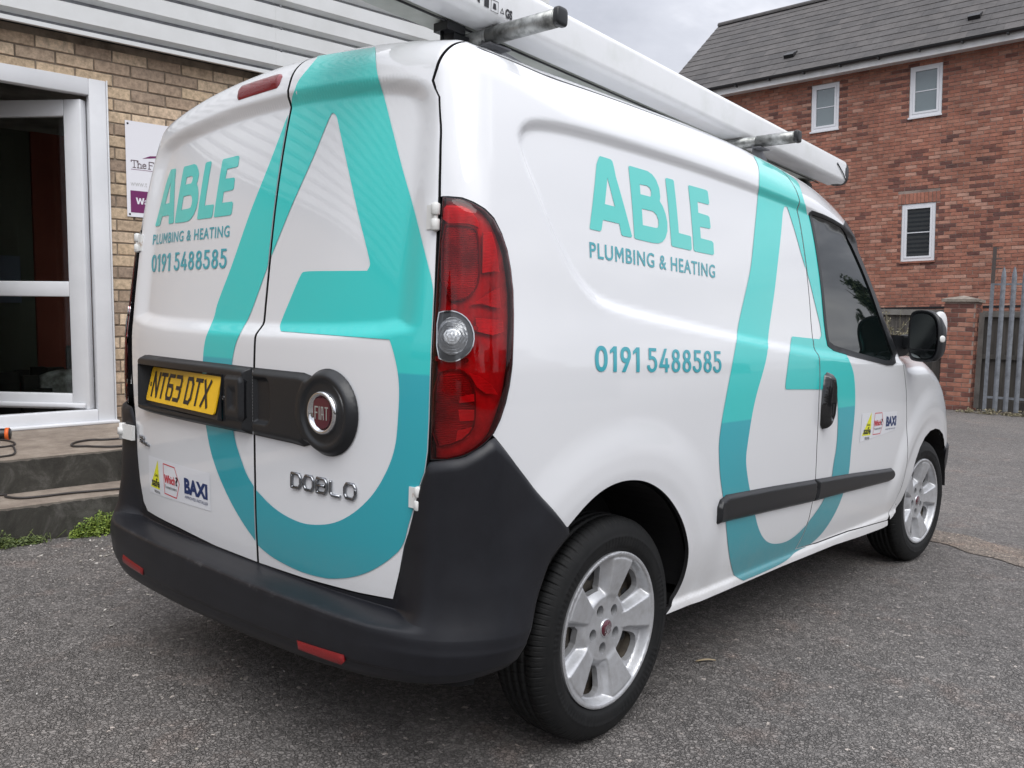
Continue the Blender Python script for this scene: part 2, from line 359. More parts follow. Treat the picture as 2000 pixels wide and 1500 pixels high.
def Xside(y, z):
    X = XZ(z)
    X = X - .030*np.clip((.95 - y)/.75, 0, 2)**2
    X = X - .040*np.clip((y - 2.7)/1.1, 0, 3)**2 - .05*np.clip((y - 3.7)/.6, 0, 3)**2
    X = X - .05*np.clip((y - 2.1)/1.2, 0, 1.5)**1.5*np.clip((z - 1.15)/.5, 0, 1)
    X = X - .017*_rs(y, z)
    for yc in (YA, YA + WB):
        r = np.hypot(y - yc, (z - ZW)*1.0)
        X = X + .012*sstep(.62, .50, r)*sstep(.30, .52, z) - .005*sstep(.47, .41, r)
    return X
def Yrear(x, z):
    q = np.abs(x)/.75
    return YB(z) + .014*q**2 + .028*q**4 + .023*_rr(x, z) 
def Ztop(x, y):
    q = (x/.7)**2
    return ZY(y + .17*sstep(1.9, 2.6, y)*q) - (.063 - .02*sstep(2., 2.6, y))*q
def Yfront(x, z):
    return 4.36 - .28*(x/.85)**2 - .10*sstep(.6, 1.0, z)
def Fbody(P, r=None):
    x, y, z = np.abs(P[:, 0]), P[:, 1], P[:, 2]
    f = [x - Xside(y, z), Yrear(P[:, 0], z) - y, z - Ztop(P[:, 0], y), y - Yfront(x, z)]
    r = .085 + .06*sstep(1.3, 1.75, z)*sstep(.2, .6, y)
    s = sum(np.maximum(a + r, 0)**2 for a in f)
    m = np.maximum.reduce(f)
    return np.where(s > 0, np.sqrt(s) - r, m)
XC, YC, RHO, RHO2 = .70, .30, .20, .24
S1 = XC + RHO*np.pi/2
def zcore(y):
    return np.minimum(1.60, ZY(y) - .24)
def chart(s, t):
    s = np.asarray(s, float); t = np.asarray(t, float)
    sg = np.where(s < 0, -1., 1.); a = np.abs(s)
    ang = np.clip((a - XC)/RHO, 0, np.pi/2)
    qx = np.minimum(a, XC); qy = np.where(a > S1, YC + a - S1, YC)
    zc = zcore(qy)
    b = np.clip((t - zc)/RHO2, 0, np.pi/2); qz = np.minimum(t, zc)
    d = np.stack([sg*np.sin(ang)*np.cos(b), -np.cos(ang)*np.cos(b), np.sin(b)], -1)
    return np.stack([sg*qx, qy, qz], -1), d
def inv_chart(P):
    P = np.atleast_2d(P); x, y, z = np.abs(P[:, 0]), P[:, 1], P[:, 2]
    sg = np.where(P[:, 0] < 0, -1., 1.)
    rear = (y <= YC) & (x <= XC); side = (y > YC)
    ang = np.arctan2(np.maximum(x - XC, 0), np.maximum(YC - y, 1e-9))
    a = np.where(rear, x, np.where(side, S1 + y - YC, XC + RHO*ang))
    qy = np.where(side, y, YC); zc = zcore(qy)
    hr = np.hypot(np.where(side | ~rear, np.maximum(x - XC, 0), 0), np.maximum(YC - y, 0))
    b = np.arctan2(np.maximum(z - zc, 0), np.maximum(hr, 1e-9))
    t = np.where(z > zc, zc + RHO2*b, z)
    return sg*a, t
def solve(q, d, h):
    n = len(q); lo = np.zeros(n); hi = np.full(n, 1.0)
    lo += 0.0
    flo = Fbody(q + lo[:, None]*d) - h; fhi = Fbody(q + hi[:, None]*d) - h
    x = lo
    for it in range(30):
        x = lo - flo*(hi - lo)/np.where(np.abs(fhi - flo) < 1e-12, 1e-12, fhi - flo)
        x = np.clip(x, lo + .02*(hi-lo), hi - .02*(hi-lo)) if it < 14 else np.clip(x, lo, hi)
        fx = Fbody(q + x[:, None]*d) - h
        neg = fx < 0
        # Illinois
        fhi = np.where(neg, fhi*np.where(lo_side(it, neg), .5, 1), fx); flo2 = np.where(neg, fx, flo*.5)
        lo = np.where(neg, x, lo); hi = np.where(neg, hi, x)
        flo = flo2
        if np.max(np.abs(fx)) < 2e-6: break
    return x
def lo_side(it, neg): return neg
def surf(s, t, h=0.):
    q, d = chart(s, t)
    h = np.broadcast_to(np.asarray(h, float), (len(q),))
    lam = solve(q, d, h)
    return q + lam[:, None]*d
def surf_n(s, t, hf=None, e=.005):
    """points and normals; hf(s,t) = offset function or number"""
    H = (lambda a, b: hf) if not callable(hf) else hf
    if hf is None: H = lambda a, b: 0.
    P = surf(s, t, H(s, t))
    A = surf(s + e, t, H(s + e, t)) - surf(s - e, t, H(s - e, t))
    B = surf(s, t + e, H(s, t + e)) - surf(s, t - e, H(s, t - e))
    N = np.cross(A, B); N /= np.linalg.norm(N, axis=1)[:, None] + 1e-12
    return P, N

# outlines on the body chart (s, t) in metres
BK = {
 'arch': [[1.1878,0.6475],[1.214,0.6756],[1.2625,0.7101],[1.3243,0.7351],[1.3912,0.7473],[1.4642,0.7445],[1.5321,0.7292],[1.606,0.6977],[1.6736,0.6526],[1.7338,0.5933],[1.7719,0.5319],[1.7988,0.4706],[1.8117,0.41],[1.8136,0.35],[1.7641,0.3127],[1.7243,0.2911]],
 'lamp': [[0.7652,1.4504],[0.79,1.4497],[0.8264,1.4476],[0.858,1.4388],[0.8912,1.4254],[0.922,1.4056],[0.9495,1.3722],[0.9701,1.3335],[0.9815,1.2894],[0.9879,1.2404],[0.9863,1.1865],[0.9803,1.1328],[0.9722,1.0659],[0.9626,1.0171],[0.9511,0.9774],[0.9349,0.9381],[0.9173,0.908],[0.9014,0.891],[0.8803,0.8739],[0.8522,0.8584],[0.82,0.849],[0.7758,0.843],[0.7785,0.9968],[0.7784,1.1367],[0.7714,1.3027],[0.7676,1.4128]],
 'rA_out': [[0.1434,1.9227],[0.1767,1.8948],[0.1824,1.8831],[0.1833,1.874],[0.1817,1.8664],[0.1784,1.8597],[0.1737,1.8536],[0.1702,1.8497],[0.1661,1.8461],[0.1586,1.8403],[0.1527,1.8354],[0.1489,1.8286],[0.147,1.8197],[0.1451,1.8155],[0.1407,1.813],[0.1347,1.8113],[0.128,1.8099],[0.1212,1.8085],[0.1153,1.8063],[0.1106,1.803],[0.1088,1.797],[0.1071,1.7908],[0.1053,1.7843],[0.1002,1.7722],[0.096,1.7616],[0.0929,1.7527],[0.0908,1.7458],[0.0898,1.7411],[0.0873,1.7314],[0.0832,1.7165],[0.079,1.701],[0.0747,1.685],[0.0702,1.6686],[0.0657,1.6519],[0.061,1.6352],[0.0574,1.6222],[0.0537,1.6094],[0.0499,1.5977],[0.0457,1.5886],[0.0416,1.5794],[0.0372,1.5703],[0.0328,1.5611],[0.0284,1.5519],[0.0234,1.5419],[0.0184,1.5319],[0.0133,1.5218],[0.0082,1.5118],[0.003,1.5017],[-0.0017,1.4924],[-0.0064,1.4831],[-0.0112,1.4738],[-0.0158,1.4644],[-0.0204,1.4549],[-0.0247,1.4454],[-0.0291,1.4359],[-0.0335,1.4263],[-0.0391,1.4141],[-0.0447,1.4018],[-0.0504,1.3895],[-0.0561,1.3772],[-0.0619,1.3648],[-0.0678,1.3524],[-0.0737,1.34],[-0.0784,1.3302],[-0.0832,1.3204],[-0.0881,1.3106],[-0.0932,1.3008],[-0.0983,1.291],[-0.1032,1.2822],[-0.1081,1.2733],[-0.113,1.2644],[-0.1195,1.2531],[-0.126,1.2418],[-0.1326,1.2305],[-0.1391,1.2185],[-0.1457,1.2064],[-0.1489,1.1994],[-0.1522,1.1924],[-0.156,1.1813],[-0.1572,1.1733],[-0.1597,1.1649],[-0.1634,1.1561],[-0.1675,1.1469],[-0.1658,1.1375],[-0.1593,1.1284],[-0.1528,1.1198],[-0.1501,1.1115],[-0.1533,1.1034],[-0.1578,1.094],[-0.1616,1.0832],[-0.1651,1.0711],[-0.1677,1.0576],[-0.1686,1.0499],[-0.1696,1.0422],[-0.1703,1.0334],[-0.171,1.0247],[-0.1715,1.0137],[-0.172,1.0027],[-0.1723,0.9895],[-0.1727,0.9763],[-0.1726,0.9643],[-0.1725,0.9523],[-0.1719,0.9416],[-0.1713,0.9309],[-0.1701,0.9215],[-0.1689,0.9121],[-0.1678,0.9027],[-0.1659,0.891],[-0.1641,0.8793],[-0.1622,0.8676],[-0.1605,0.8583],[-0.1587,0.8491],[-0.157,0.8398],[-0.1544,0.8297],[-0.1518,0.8195],[-0.1488,0.8095],[-0.1458,0.7996],[-0.1422,0.7899],[-0.1388,0.7801],[-0.1346,0.7707],[-0.1304,0.7612],[-0.1256,0.7521],[-0.1207,0.7429],[-0.1152,0.734],[-0.1097,0.7252],[-0.1035,0.7166],[-0.0974,0.708],[-0.0909,0.6997],[-0.0845,0.6913],[-0.0778,0.6833],[-0.0711,0.6752],[-0.0642,0.6674],[-0.0573,0.6596],[-0.05,0.652],[-0.0429,0.6445],[-0.0354,0.6371],[-0.028,0.6299],[-0.0203,0.6228],[-0.0126,0.6158],[-0.0047,0.609],[0.0031,0.6022],[0.0113,0.5957],[0.0193,0.5892],[0.0272,0.5831],[0.035,0.5771],[0.0427,0.5716],[0.0503,0.5661],[0.0578,0.5611],[0.0653,0.5561],[0.0725,0.5515],[0.0798,0.547],[0.0917,0.5394],[0.101,0.533],[0.1078,0.528],[0.1121,0.5243],[0.1195,0.5204],[0.1299,0.5164],[0.1434,0.5121],[0.1598,0.5078],[0.1764,0.5039],[0.193,0.5007],[0.2099,0.498],[0.2268,0.4959],[0.2446,0.4939],[0.2632,0.4922],[0.2729,0.4915],[0.2826,0.4908],[0.2927,0.4901],[0.3028,0.4895],[0.3127,0.4892],[0.3226,0.4888],[0.3325,0.4888],[0.3422,0.4888],[0.352,0.4891],[0.3616,0.4893],[0.3712,0.4899],[0.3807,0.4904],[0.3971,0.4915],[0.4111,0.4926],[0.4226,0.4937],[0.4317,0.4949],[0.4436,0.497],[0.4581,0.5001],[0.4752,0.5041],[0.4849,0.5065],[0.4946,0.5089],[0.5041,0.5117],[0.5136,0.5144],[0.5228,0.5175],[0.532,0.5206],[0.541,0.524],[0.5499,0.5274],[0.5586,0.5311],[0.5672,0.5348],[0.5758,0.5389],[0.5844,0.543],[0.5928,0.5475],[0.6012,0.552],[0.6095,0.557],[0.6177,0.5619],[0.6259,0.5672],[0.634,0.5725],[0.6415,0.5778],[0.6489,0.583],[0.6558,0.5883],[0.6626,0.5935],[0.6689,0.5987],[0.6752,0.6039],[0.6809,0.6091],[0.6866,0.6143],[0.6913,0.6199],[0.696,0.6256],[0.6997,0.6316],[0.7034,0.6377],[0.7062,0.6443],[0.709,0.6508],[0.7109,0.6578],[0.7127,0.6649],[0.7149,0.6723],[0.7171,0.6797],[0.7197,0.6876],[0.7222,0.6954],[0.7252,0.7038],[0.7281,0.7122],[0.7311,0.7205],[0.7351,0.7315],[0.739,0.7424],[0.743,0.7532],[0.7468,0.7641],[0.7507,0.7749],[0.7545,0.7856],[0.7582,0.7963],[0.7619,0.807],[0.7643,0.8154],[0.7668,0.8238],[0.7692,0.8321],[0.7707,0.8405],[0.7722,0.8489],[0.7729,0.8572],[0.7736,0.8656],[0.7742,0.874],[0.7745,0.8846],[0.7748,0.8953],[0.7751,0.9059],[0.7754,0.9165],[0.7756,0.9271],[0.7759,0.9377],[0.7761,0.9483],[0.7763,0.9589],[0.7765,0.9694],[0.7767,0.9799],[0.7769,0.9905],[0.7771,1.001],[0.7772,1.0092],[0.7772,1.0174],[0.7773,1.0257],[0.7773,1.0339],[0.7774,1.0421],[0.7773,1.0503],[0.7773,1.0585],[0.7772,1.0667],[0.7771,1.0769],[0.777,1.087],[0.7767,1.0972],[0.7763,1.1074],[0.7759,1.1175],[0.7753,1.1277],[0.7748,1.1379],[0.7742,1.1481],[0.7737,1.1583],[0.7732,1.1684],[0.7728,1.1786],[0.7723,1.1888],[0.7718,1.199],[0.7713,1.2092],[0.7704,1.2174],[0.7696,1.2256],[0.7687,1.2337],[0.7669,1.2418],[0.7651,1.2499],[0.7616,1.2602],[0.758,1.2706],[0.7545,1.279],[0.7509,1.2875],[0.7472,1.2959],[0.7441,1.3029],[0.7408,1.3098],[0.7374,1.3168],[0.7333,1.325],[0.7289,1.3332],[0.7242,1.3415],[0.7193,1.3498],[0.714,1.3581],[0.708,1.3672],[0.7017,1.3764],[0.6958,1.3856],[0.6899,1.3949],[0.684,1.4042],[0.6785,1.4128],[0.6731,1.4215],[0.6677,1.4302],[0.6623,1.4388],[0.6571,1.4475],[0.6507,1.4584],[0.6446,1.4692],[0.6398,1.4779],[0.6352,1.4866],[0.6305,1.4952],[0.6248,1.5061],[0.6189,1.5171],[0.6143,1.5258],[0.6097,1.5346],[0.6051,1.5435],[0.6005,1.5524],[0.5958,1.5613],[0.5903,1.5719],[0.5848,1.5825],[0.5792,1.5932],[0.5735,1.6066],[0.5677,1.6247],[0.5619,1.6429],[0.556,1.661],[0.55,1.6789],[0.5439,1.6964],[0.5377,1.7133],[0.5315,1.7296],[0.5251,1.7452],[0.5197,1.7572],[0.5142,1.7688],[0.5087,1.7798],[0.5047,1.788],[0.5035,1.7927],[0.5035,1.7955],[0.5038,1.7977],[0.5035,1.8001],[0.5022,1.8032],[0.4996,1.8082],[0.4947,1.8149],[0.4903,1.8217],[0.4858,1.8282],[0.4805,1.8367],[0.4734,1.8462],[0.4628,1.8595],[0.4475,1.8756],[0.422,1.8981],[0.4057,1.8974],[0.3888,1.897],[0.3715,1.8968],[0.3537,1.8969],[0.3353,1.8973],[0.3163,1.8979],[0.2967,1.8988],[0.2763,1.9001],[0.2551,1.9017],[0.2328,1.9038],[0.2091,1.9067],[0.1828,1.9109]],
 'rA_in': [[0.2905,1.6997],[0.2952,1.7153],[0.2997,1.7303],[0.3043,1.7426],[0.3085,1.7497],[0.3141,1.7533],[0.324,1.7473],[0.3292,1.7427],[0.3331,1.7375],[0.3368,1.731],[0.3402,1.723],[0.3457,1.7098],[0.3495,1.7004],[0.3532,1.6909],[0.3582,1.6777],[0.3632,1.6643],[0.3681,1.6509],[0.375,1.6316],[0.3818,1.6125],[0.3886,1.5959],[0.3952,1.5837],[0.4017,1.5716],[0.4082,1.5596],[0.4145,1.5476],[0.4208,1.5357],[0.427,1.5239],[0.4331,1.5121],[0.4391,1.5004],[0.445,1.4887],[0.4509,1.4771],[0.4566,1.4655],[0.4612,1.4564],[0.4658,1.4473],[0.4703,1.4382],[0.4748,1.4291],[0.4794,1.4201],[0.484,1.4111],[0.4886,1.4022],[0.4931,1.3933],[0.4982,1.3834],[0.5032,1.3736],[0.5082,1.3638],[0.5131,1.354],[0.518,1.3442],[0.5218,1.3367],[0.5255,1.3291],[0.5292,1.3216],[0.5339,1.3113],[0.5367,1.3044],[0.5375,1.3011],[0.5375,1.2978],[0.5368,1.2946],[0.5347,1.2908],[0.5295,1.2839],[0.5137,1.284],[0.4977,1.2842],[0.4814,1.2844],[0.4648,1.2846],[0.448,1.2848],[0.4309,1.285],[0.4135,1.2852],[0.3959,1.2854],[0.378,1.2856],[0.3599,1.2859],[0.3415,1.2861],[0.3219,1.2862],[0.3021,1.2862],[0.2846,1.2856],[0.2739,1.2844],[0.2702,1.2827],[0.265,1.277],[0.2584,1.2674],[0.2519,1.2562],[0.2454,1.2449],[0.2392,1.2337],[0.233,1.2224],[0.2268,1.2111],[0.2205,1.1997],[0.2142,1.1883],[0.2099,1.1805],[0.2056,1.1727],[0.2013,1.1648],[0.1958,1.1539],[0.1934,1.1466],[0.1943,1.143],[0.1967,1.1395],[0.2003,1.1362],[0.2062,1.1323],[0.2182,1.1258],[0.2401,1.1254],[0.2616,1.1251],[0.2827,1.1248],[0.3035,1.1244],[0.324,1.1241],[0.344,1.1238],[0.3638,1.1235],[0.3832,1.1231],[0.4022,1.1228],[0.4209,1.1225],[0.4396,1.1222],[0.4581,1.1219],[0.4762,1.1216],[0.4939,1.1212],[0.5113,1.1209],[0.5282,1.1206],[0.5448,1.1203],[0.5611,1.12],[0.5769,1.1197],[0.5924,1.1193],[0.6076,1.119],[0.6226,1.1187],[0.6373,1.1184],[0.6517,1.118],[0.6569,1.1089],[0.6618,1.0999],[0.6646,1.0943],[0.6672,1.0887],[0.6713,1.0784],[0.6733,1.0728],[0.6754,1.0671],[0.6774,1.0609],[0.6794,1.0546],[0.681,1.0484],[0.6827,1.0422],[0.684,1.0359],[0.6852,1.0297],[0.6862,1.0234],[0.6871,1.0172],[0.6876,1.0109],[0.6882,1.0046],[0.6884,0.9978],[0.6887,0.9909],[0.6887,0.9835],[0.6887,0.9761],[0.6884,0.9682],[0.6881,0.9602],[0.6876,0.9517],[0.687,0.9432],[0.6864,0.9353],[0.6858,0.9274],[0.6852,0.9201],[0.6845,0.9129],[0.6839,0.9062],[0.6832,0.8996],[0.6825,0.8936],[0.6818,0.8877],[0.6807,0.8815],[0.6795,0.8753],[0.6779,0.869],[0.6763,0.8626],[0.6743,0.8561],[0.6722,0.8496],[0.6697,0.8428],[0.6672,0.8361],[0.6639,0.829],[0.6606,0.8218],[0.6566,0.8143],[0.6526,0.8068],[0.6476,0.7985],[0.6426,0.7902],[0.6365,0.781],[0.6304,0.7719],[0.624,0.7635],[0.6174,0.755],[0.6106,0.7472],[0.6036,0.7394],[0.596,0.7319],[0.5884,0.7244],[0.5801,0.7173],[0.5717,0.71],[0.5633,0.7034],[0.5547,0.6968],[0.5461,0.6907],[0.5374,0.6846],[0.5286,0.6792],[0.5198,0.6736],[0.5108,0.6688],[0.5018,0.6638],[0.4927,0.6595],[0.4836,0.6552],[0.4743,0.6515],[0.465,0.6477],[0.4556,0.6446],[0.4461,0.6415],[0.4366,0.6389],[0.4269,0.6364],[0.4172,0.6343],[0.4074,0.6322],[0.3975,0.6304],[0.3876,0.6287],[0.3775,0.6274],[0.3674,0.626],[0.3572,0.6251],[0.3469,0.6242],[0.3359,0.624],[0.3248,0.6238],[0.313,0.6244],[0.3011,0.625],[0.2884,0.6264],[0.2756,0.6277],[0.262,0.6299],[0.2482,0.6321],[0.2351,0.635],[0.2218,0.6379],[0.2092,0.6416],[0.1964,0.6453],[0.1843,0.6498],[0.1721,0.6543],[0.1605,0.6595],[0.1489,0.6648],[0.14,0.6689],[0.1311,0.673],[0.1188,0.6788],[0.1123,0.6822],[0.1115,0.683],[0.1084,0.6855],[0.103,0.6896],[0.0953,0.6954],[0.0851,0.7029],[0.0752,0.7117],[0.0656,0.722],[0.061,0.7277],[0.0563,0.7335],[0.0518,0.74],[0.0472,0.7465],[0.0428,0.7531],[0.0384,0.7597],[0.0341,0.7664],[0.0298,0.7732],[0.0257,0.78],[0.0215,0.7868],[0.0174,0.7938],[0.0134,0.8008],[0.0101,0.8086],[0.0068,0.8164],[0.0042,0.825],[0.0017,0.8336],[-0.0004,0.8456],[-0.0024,0.8576],[-0.0034,0.8678],[-0.0044,0.878],[-0.0055,0.8882],[-0.0065,0.901],[-0.0074,0.9138],[-0.0078,0.9241],[-0.0082,0.9344],[-0.0082,0.947],[-0.0082,0.9596],[-0.008,0.9695],[-0.0078,0.9794],[-0.0077,0.9894],[-0.0069,1.0013],[-0.0063,1.0133],[-0.005,1.0223],[-0.0038,1.0313],[-0.002,1.0397],[-0.0002,1.0481],[0.0022,1.0559],[0.0047,1.0637],[0.0075,1.0706],[0.0102,1.0776],[0.0163,1.0899],[0.0226,1.1006],[0.0285,1.1096],[0.0285,1.1189],[0.0243,1.1284],[0.0205,1.1383],[0.0225,1.1487],[0.0268,1.155],[0.0313,1.1613],[0.0359,1.1687],[0.0405,1.1761],[0.0452,1.185],[0.0498,1.1938],[0.0545,1.2026],[0.0594,1.2127],[0.0643,1.2228],[0.0692,1.2328],[0.0741,1.2428],[0.079,1.2528],[0.083,1.2613],[0.0871,1.2697],[0.0911,1.2782],[0.0942,1.2847],[0.0972,1.2912],[0.1018,1.3015],[0.105,1.3089],[0.1099,1.319],[0.1132,1.3254],[0.1165,1.3318],[0.121,1.34],[0.1254,1.3482],[0.1298,1.3563],[0.1359,1.3675],[0.142,1.3787],[0.1481,1.3899],[0.1541,1.401],[0.16,1.4121],[0.1659,1.4231],[0.1717,1.4341],[0.1765,1.4429],[0.1811,1.4517],[0.1858,1.4605],[0.1906,1.4692],[0.1953,1.4779],[0.2003,1.4864],[0.2051,1.495],[0.21,1.5036],[0.2162,1.5145],[0.2224,1.5254],[0.2285,1.5362],[0.2346,1.5471],[0.2406,1.5579],[0.2451,1.5664],[0.2495,1.5748],[0.2539,1.5832],[0.2581,1.5917],[0.2622,1.6003],[0.2661,1.6131],[0.27,1.6261],[0.2738,1.6392],[0.278,1.6546],[0.2823,1.6699],[0.2864,1.6849]],
 'sA_out': [[2.4187,1.9337],[2.392,1.9055],[2.378,1.8832],[2.3649,1.8594],[2.3536,1.8397],[2.3418,1.8195],[2.3298,1.7987],[2.3196,1.778],[2.3113,1.7574],[2.3052,1.7369],[2.3072,1.7204],[2.3149,1.7009],[2.3177,1.6863],[2.3151,1.6671],[2.3088,1.6413],[2.3026,1.6158],[2.2965,1.5956],[2.2888,1.5798],[2.2812,1.5641],[2.2738,1.5485],[2.2666,1.533],[2.2597,1.5176],[2.253,1.5023],[2.2464,1.4871],[2.2401,1.4719],[2.2338,1.4568],[2.2277,1.4418],[2.2218,1.4268],[2.2163,1.4142],[2.211,1.4018],[2.2058,1.3893],[2.1996,1.3769],[2.1935,1.3646],[2.1865,1.3523],[2.1796,1.3401],[2.1729,1.3279],[2.1641,1.3128],[2.1555,1.2979],[2.147,1.283],[2.1386,1.2681],[2.1302,1.2533],[2.1218,1.2386],[2.1133,1.224],[2.1075,1.2134],[2.1015,1.2029],[2.0954,1.1925],[2.0912,1.1844],[2.0871,1.1764],[2.0818,1.164],[2.0757,1.1552],[2.057,1.1429],[2.0443,1.135],[2.0357,1.1272],[2.0298,1.117],[2.0247,1.1069],[2.0197,1.0968],[2.0129,1.0838],[2.0064,1.071],[2.0003,1.0581],[1.9951,1.0453],[1.9902,1.0325],[1.9853,1.0197],[1.9806,1.0069],[1.9761,0.9942],[1.9717,0.9814],[1.9682,0.9709],[1.9649,0.9603],[1.9617,0.9498],[1.959,0.9404],[1.9563,0.9309],[1.9539,0.9224],[1.9515,0.9138],[1.9494,0.906],[1.9473,0.8983],[1.9455,0.8904],[1.9436,0.8826],[1.942,0.8746],[1.9404,0.8667],[1.939,0.8586],[1.9377,0.8506],[1.9365,0.8424],[1.9354,0.8342],[1.9348,0.8265],[1.9342,0.8188],[1.934,0.8044],[1.9348,0.791],[1.9368,0.7785],[1.9392,0.7655],[1.9421,0.7518],[1.9454,0.7376],[1.9492,0.7227],[1.9517,0.7146],[1.9543,0.7065],[1.9575,0.6977],[1.9608,0.6889],[1.9647,0.6794],[1.9687,0.6698],[1.9733,0.6596],[1.978,0.6493],[1.9825,0.639],[1.9871,0.6286],[1.9915,0.6181],[1.996,0.6076],[2.0004,0.597],[2.0049,0.5863],[2.0093,0.5756],[2.0139,0.5648],[2.0183,0.5541],[2.0228,0.5434],[2.0272,0.5329],[2.0316,0.5224],[2.0359,0.512],[2.0403,0.5016],[2.0445,0.4914],[2.0488,0.4812],[2.0531,0.4715],[2.0575,0.4618],[2.062,0.4526],[2.0665,0.4434],[2.0759,0.4261],[2.0855,0.4098],[2.0955,0.3945],[2.1064,0.3799],[2.1205,0.3631],[2.1327,0.349],[2.1449,0.3349],[2.158,0.3273],[2.163,0.3239],[2.1676,0.3209],[2.176,0.3165],[2.2005,0.3055],[2.2262,0.3054],[2.2523,0.3052],[2.2787,0.3051],[2.3015,0.3051],[2.3245,0.3051],[2.3437,0.3052],[2.3631,0.3054],[2.3832,0.3056],[2.4034,0.3059],[2.4243,0.3063],[2.4455,0.3067],[2.4636,0.3073],[2.4818,0.3079],[2.5118,0.3094],[2.5355,0.3113],[2.5525,0.3136],[2.5686,0.3161],[2.5848,0.3184],[2.6008,0.3207],[2.6161,0.3232],[2.6356,0.3251],[2.6592,0.3267],[2.6874,0.3278],[2.7204,0.3283],[2.7533,0.3302],[2.7845,0.3339],[2.8135,0.3395],[2.8411,0.3468],[2.8668,0.3556],[2.8899,0.3659],[2.9107,0.3779],[2.92,0.3845],[2.9296,0.3912],[2.9474,0.4041],[2.9635,0.4166],[2.9776,0.4287],[2.9896,0.4406],[3.0003,0.452],[3.0097,0.4629],[3.0177,0.4734],[3.0243,0.4834],[3.0318,0.496],[3.0402,0.5113],[3.0448,0.5203],[3.0495,0.5292],[3.0547,0.5395],[3.0599,0.5498],[3.0635,0.5608],[3.0671,0.5717],[3.0691,0.5834],[3.0713,0.5951],[3.0718,0.6074],[3.0726,0.6197],[3.0717,0.6327],[3.0708,0.6456],[3.0702,0.6572],[3.0696,0.6687],[3.0692,0.6789],[3.0689,0.689],[3.0686,0.7065],[3.0689,0.7213],[3.0695,0.7389],[3.07,0.7491],[3.0705,0.7594],[3.0713,0.771],[3.0722,0.7826],[3.0734,0.7957],[3.0747,0.8087],[3.0754,0.8211],[3.0761,0.8334],[3.0761,0.8451],[3.0761,0.8568],[3.0754,0.8678],[3.0748,0.8788],[3.0735,0.8892],[3.0723,0.8995],[3.0705,0.9096],[3.0688,0.9196],[3.0665,0.9295],[3.0643,0.9393],[3.059,0.9585],[3.0534,0.9772],[3.0468,0.994],[3.0392,1.0089],[3.0304,1.0219],[3.0202,1.0331],[3.0089,1.0442],[2.9975,1.0552],[2.9947,1.066],[2.9973,1.0766],[2.9997,1.0881],[2.9914,1.1008],[2.9798,1.1144],[2.9689,1.1289],[2.9635,1.1378],[2.9582,1.1467],[2.9531,1.1573],[2.9482,1.1679],[2.9433,1.1808],[2.9383,1.1936],[2.9329,1.2064],[2.9257,1.224],[2.9183,1.2415],[2.9106,1.259],[2.9028,1.2764],[2.8951,1.2937],[2.8875,1.311],[2.8802,1.3282],[2.8732,1.3454],[2.8666,1.3626],[2.8603,1.3797],[2.8542,1.3968],[2.8484,1.4139],[2.8428,1.431],[2.8374,1.448],[2.8322,1.4651],[2.8272,1.4821],[2.8225,1.4991],[2.8179,1.5161],[2.8137,1.5331],[2.8098,1.5501],[2.8062,1.5672],[2.8027,1.5842],[2.7996,1.6026],[2.791,1.6355],[2.7601,1.6387],[2.7293,1.6418],[2.712,1.6662],[2.6929,1.687],[2.679,1.7082],[2.6775,1.7281],[2.6791,1.7492],[2.6856,1.7792],[2.6952,1.8061],[2.7061,1.8291],[2.7168,1.8493],[2.7257,1.8659],[2.7306,1.8779],[2.7295,1.8843],[2.7236,1.8918],[2.7131,1.9003],[2.6985,1.9101],[2.6813,1.9217],[2.6621,1.9311],[2.6396,1.9376],[2.6121,1.9406],[2.5782,1.9391],[2.5451,1.9373],[2.5138,1.9356],[2.4776,1.9342],[2.4474,1.9336]],
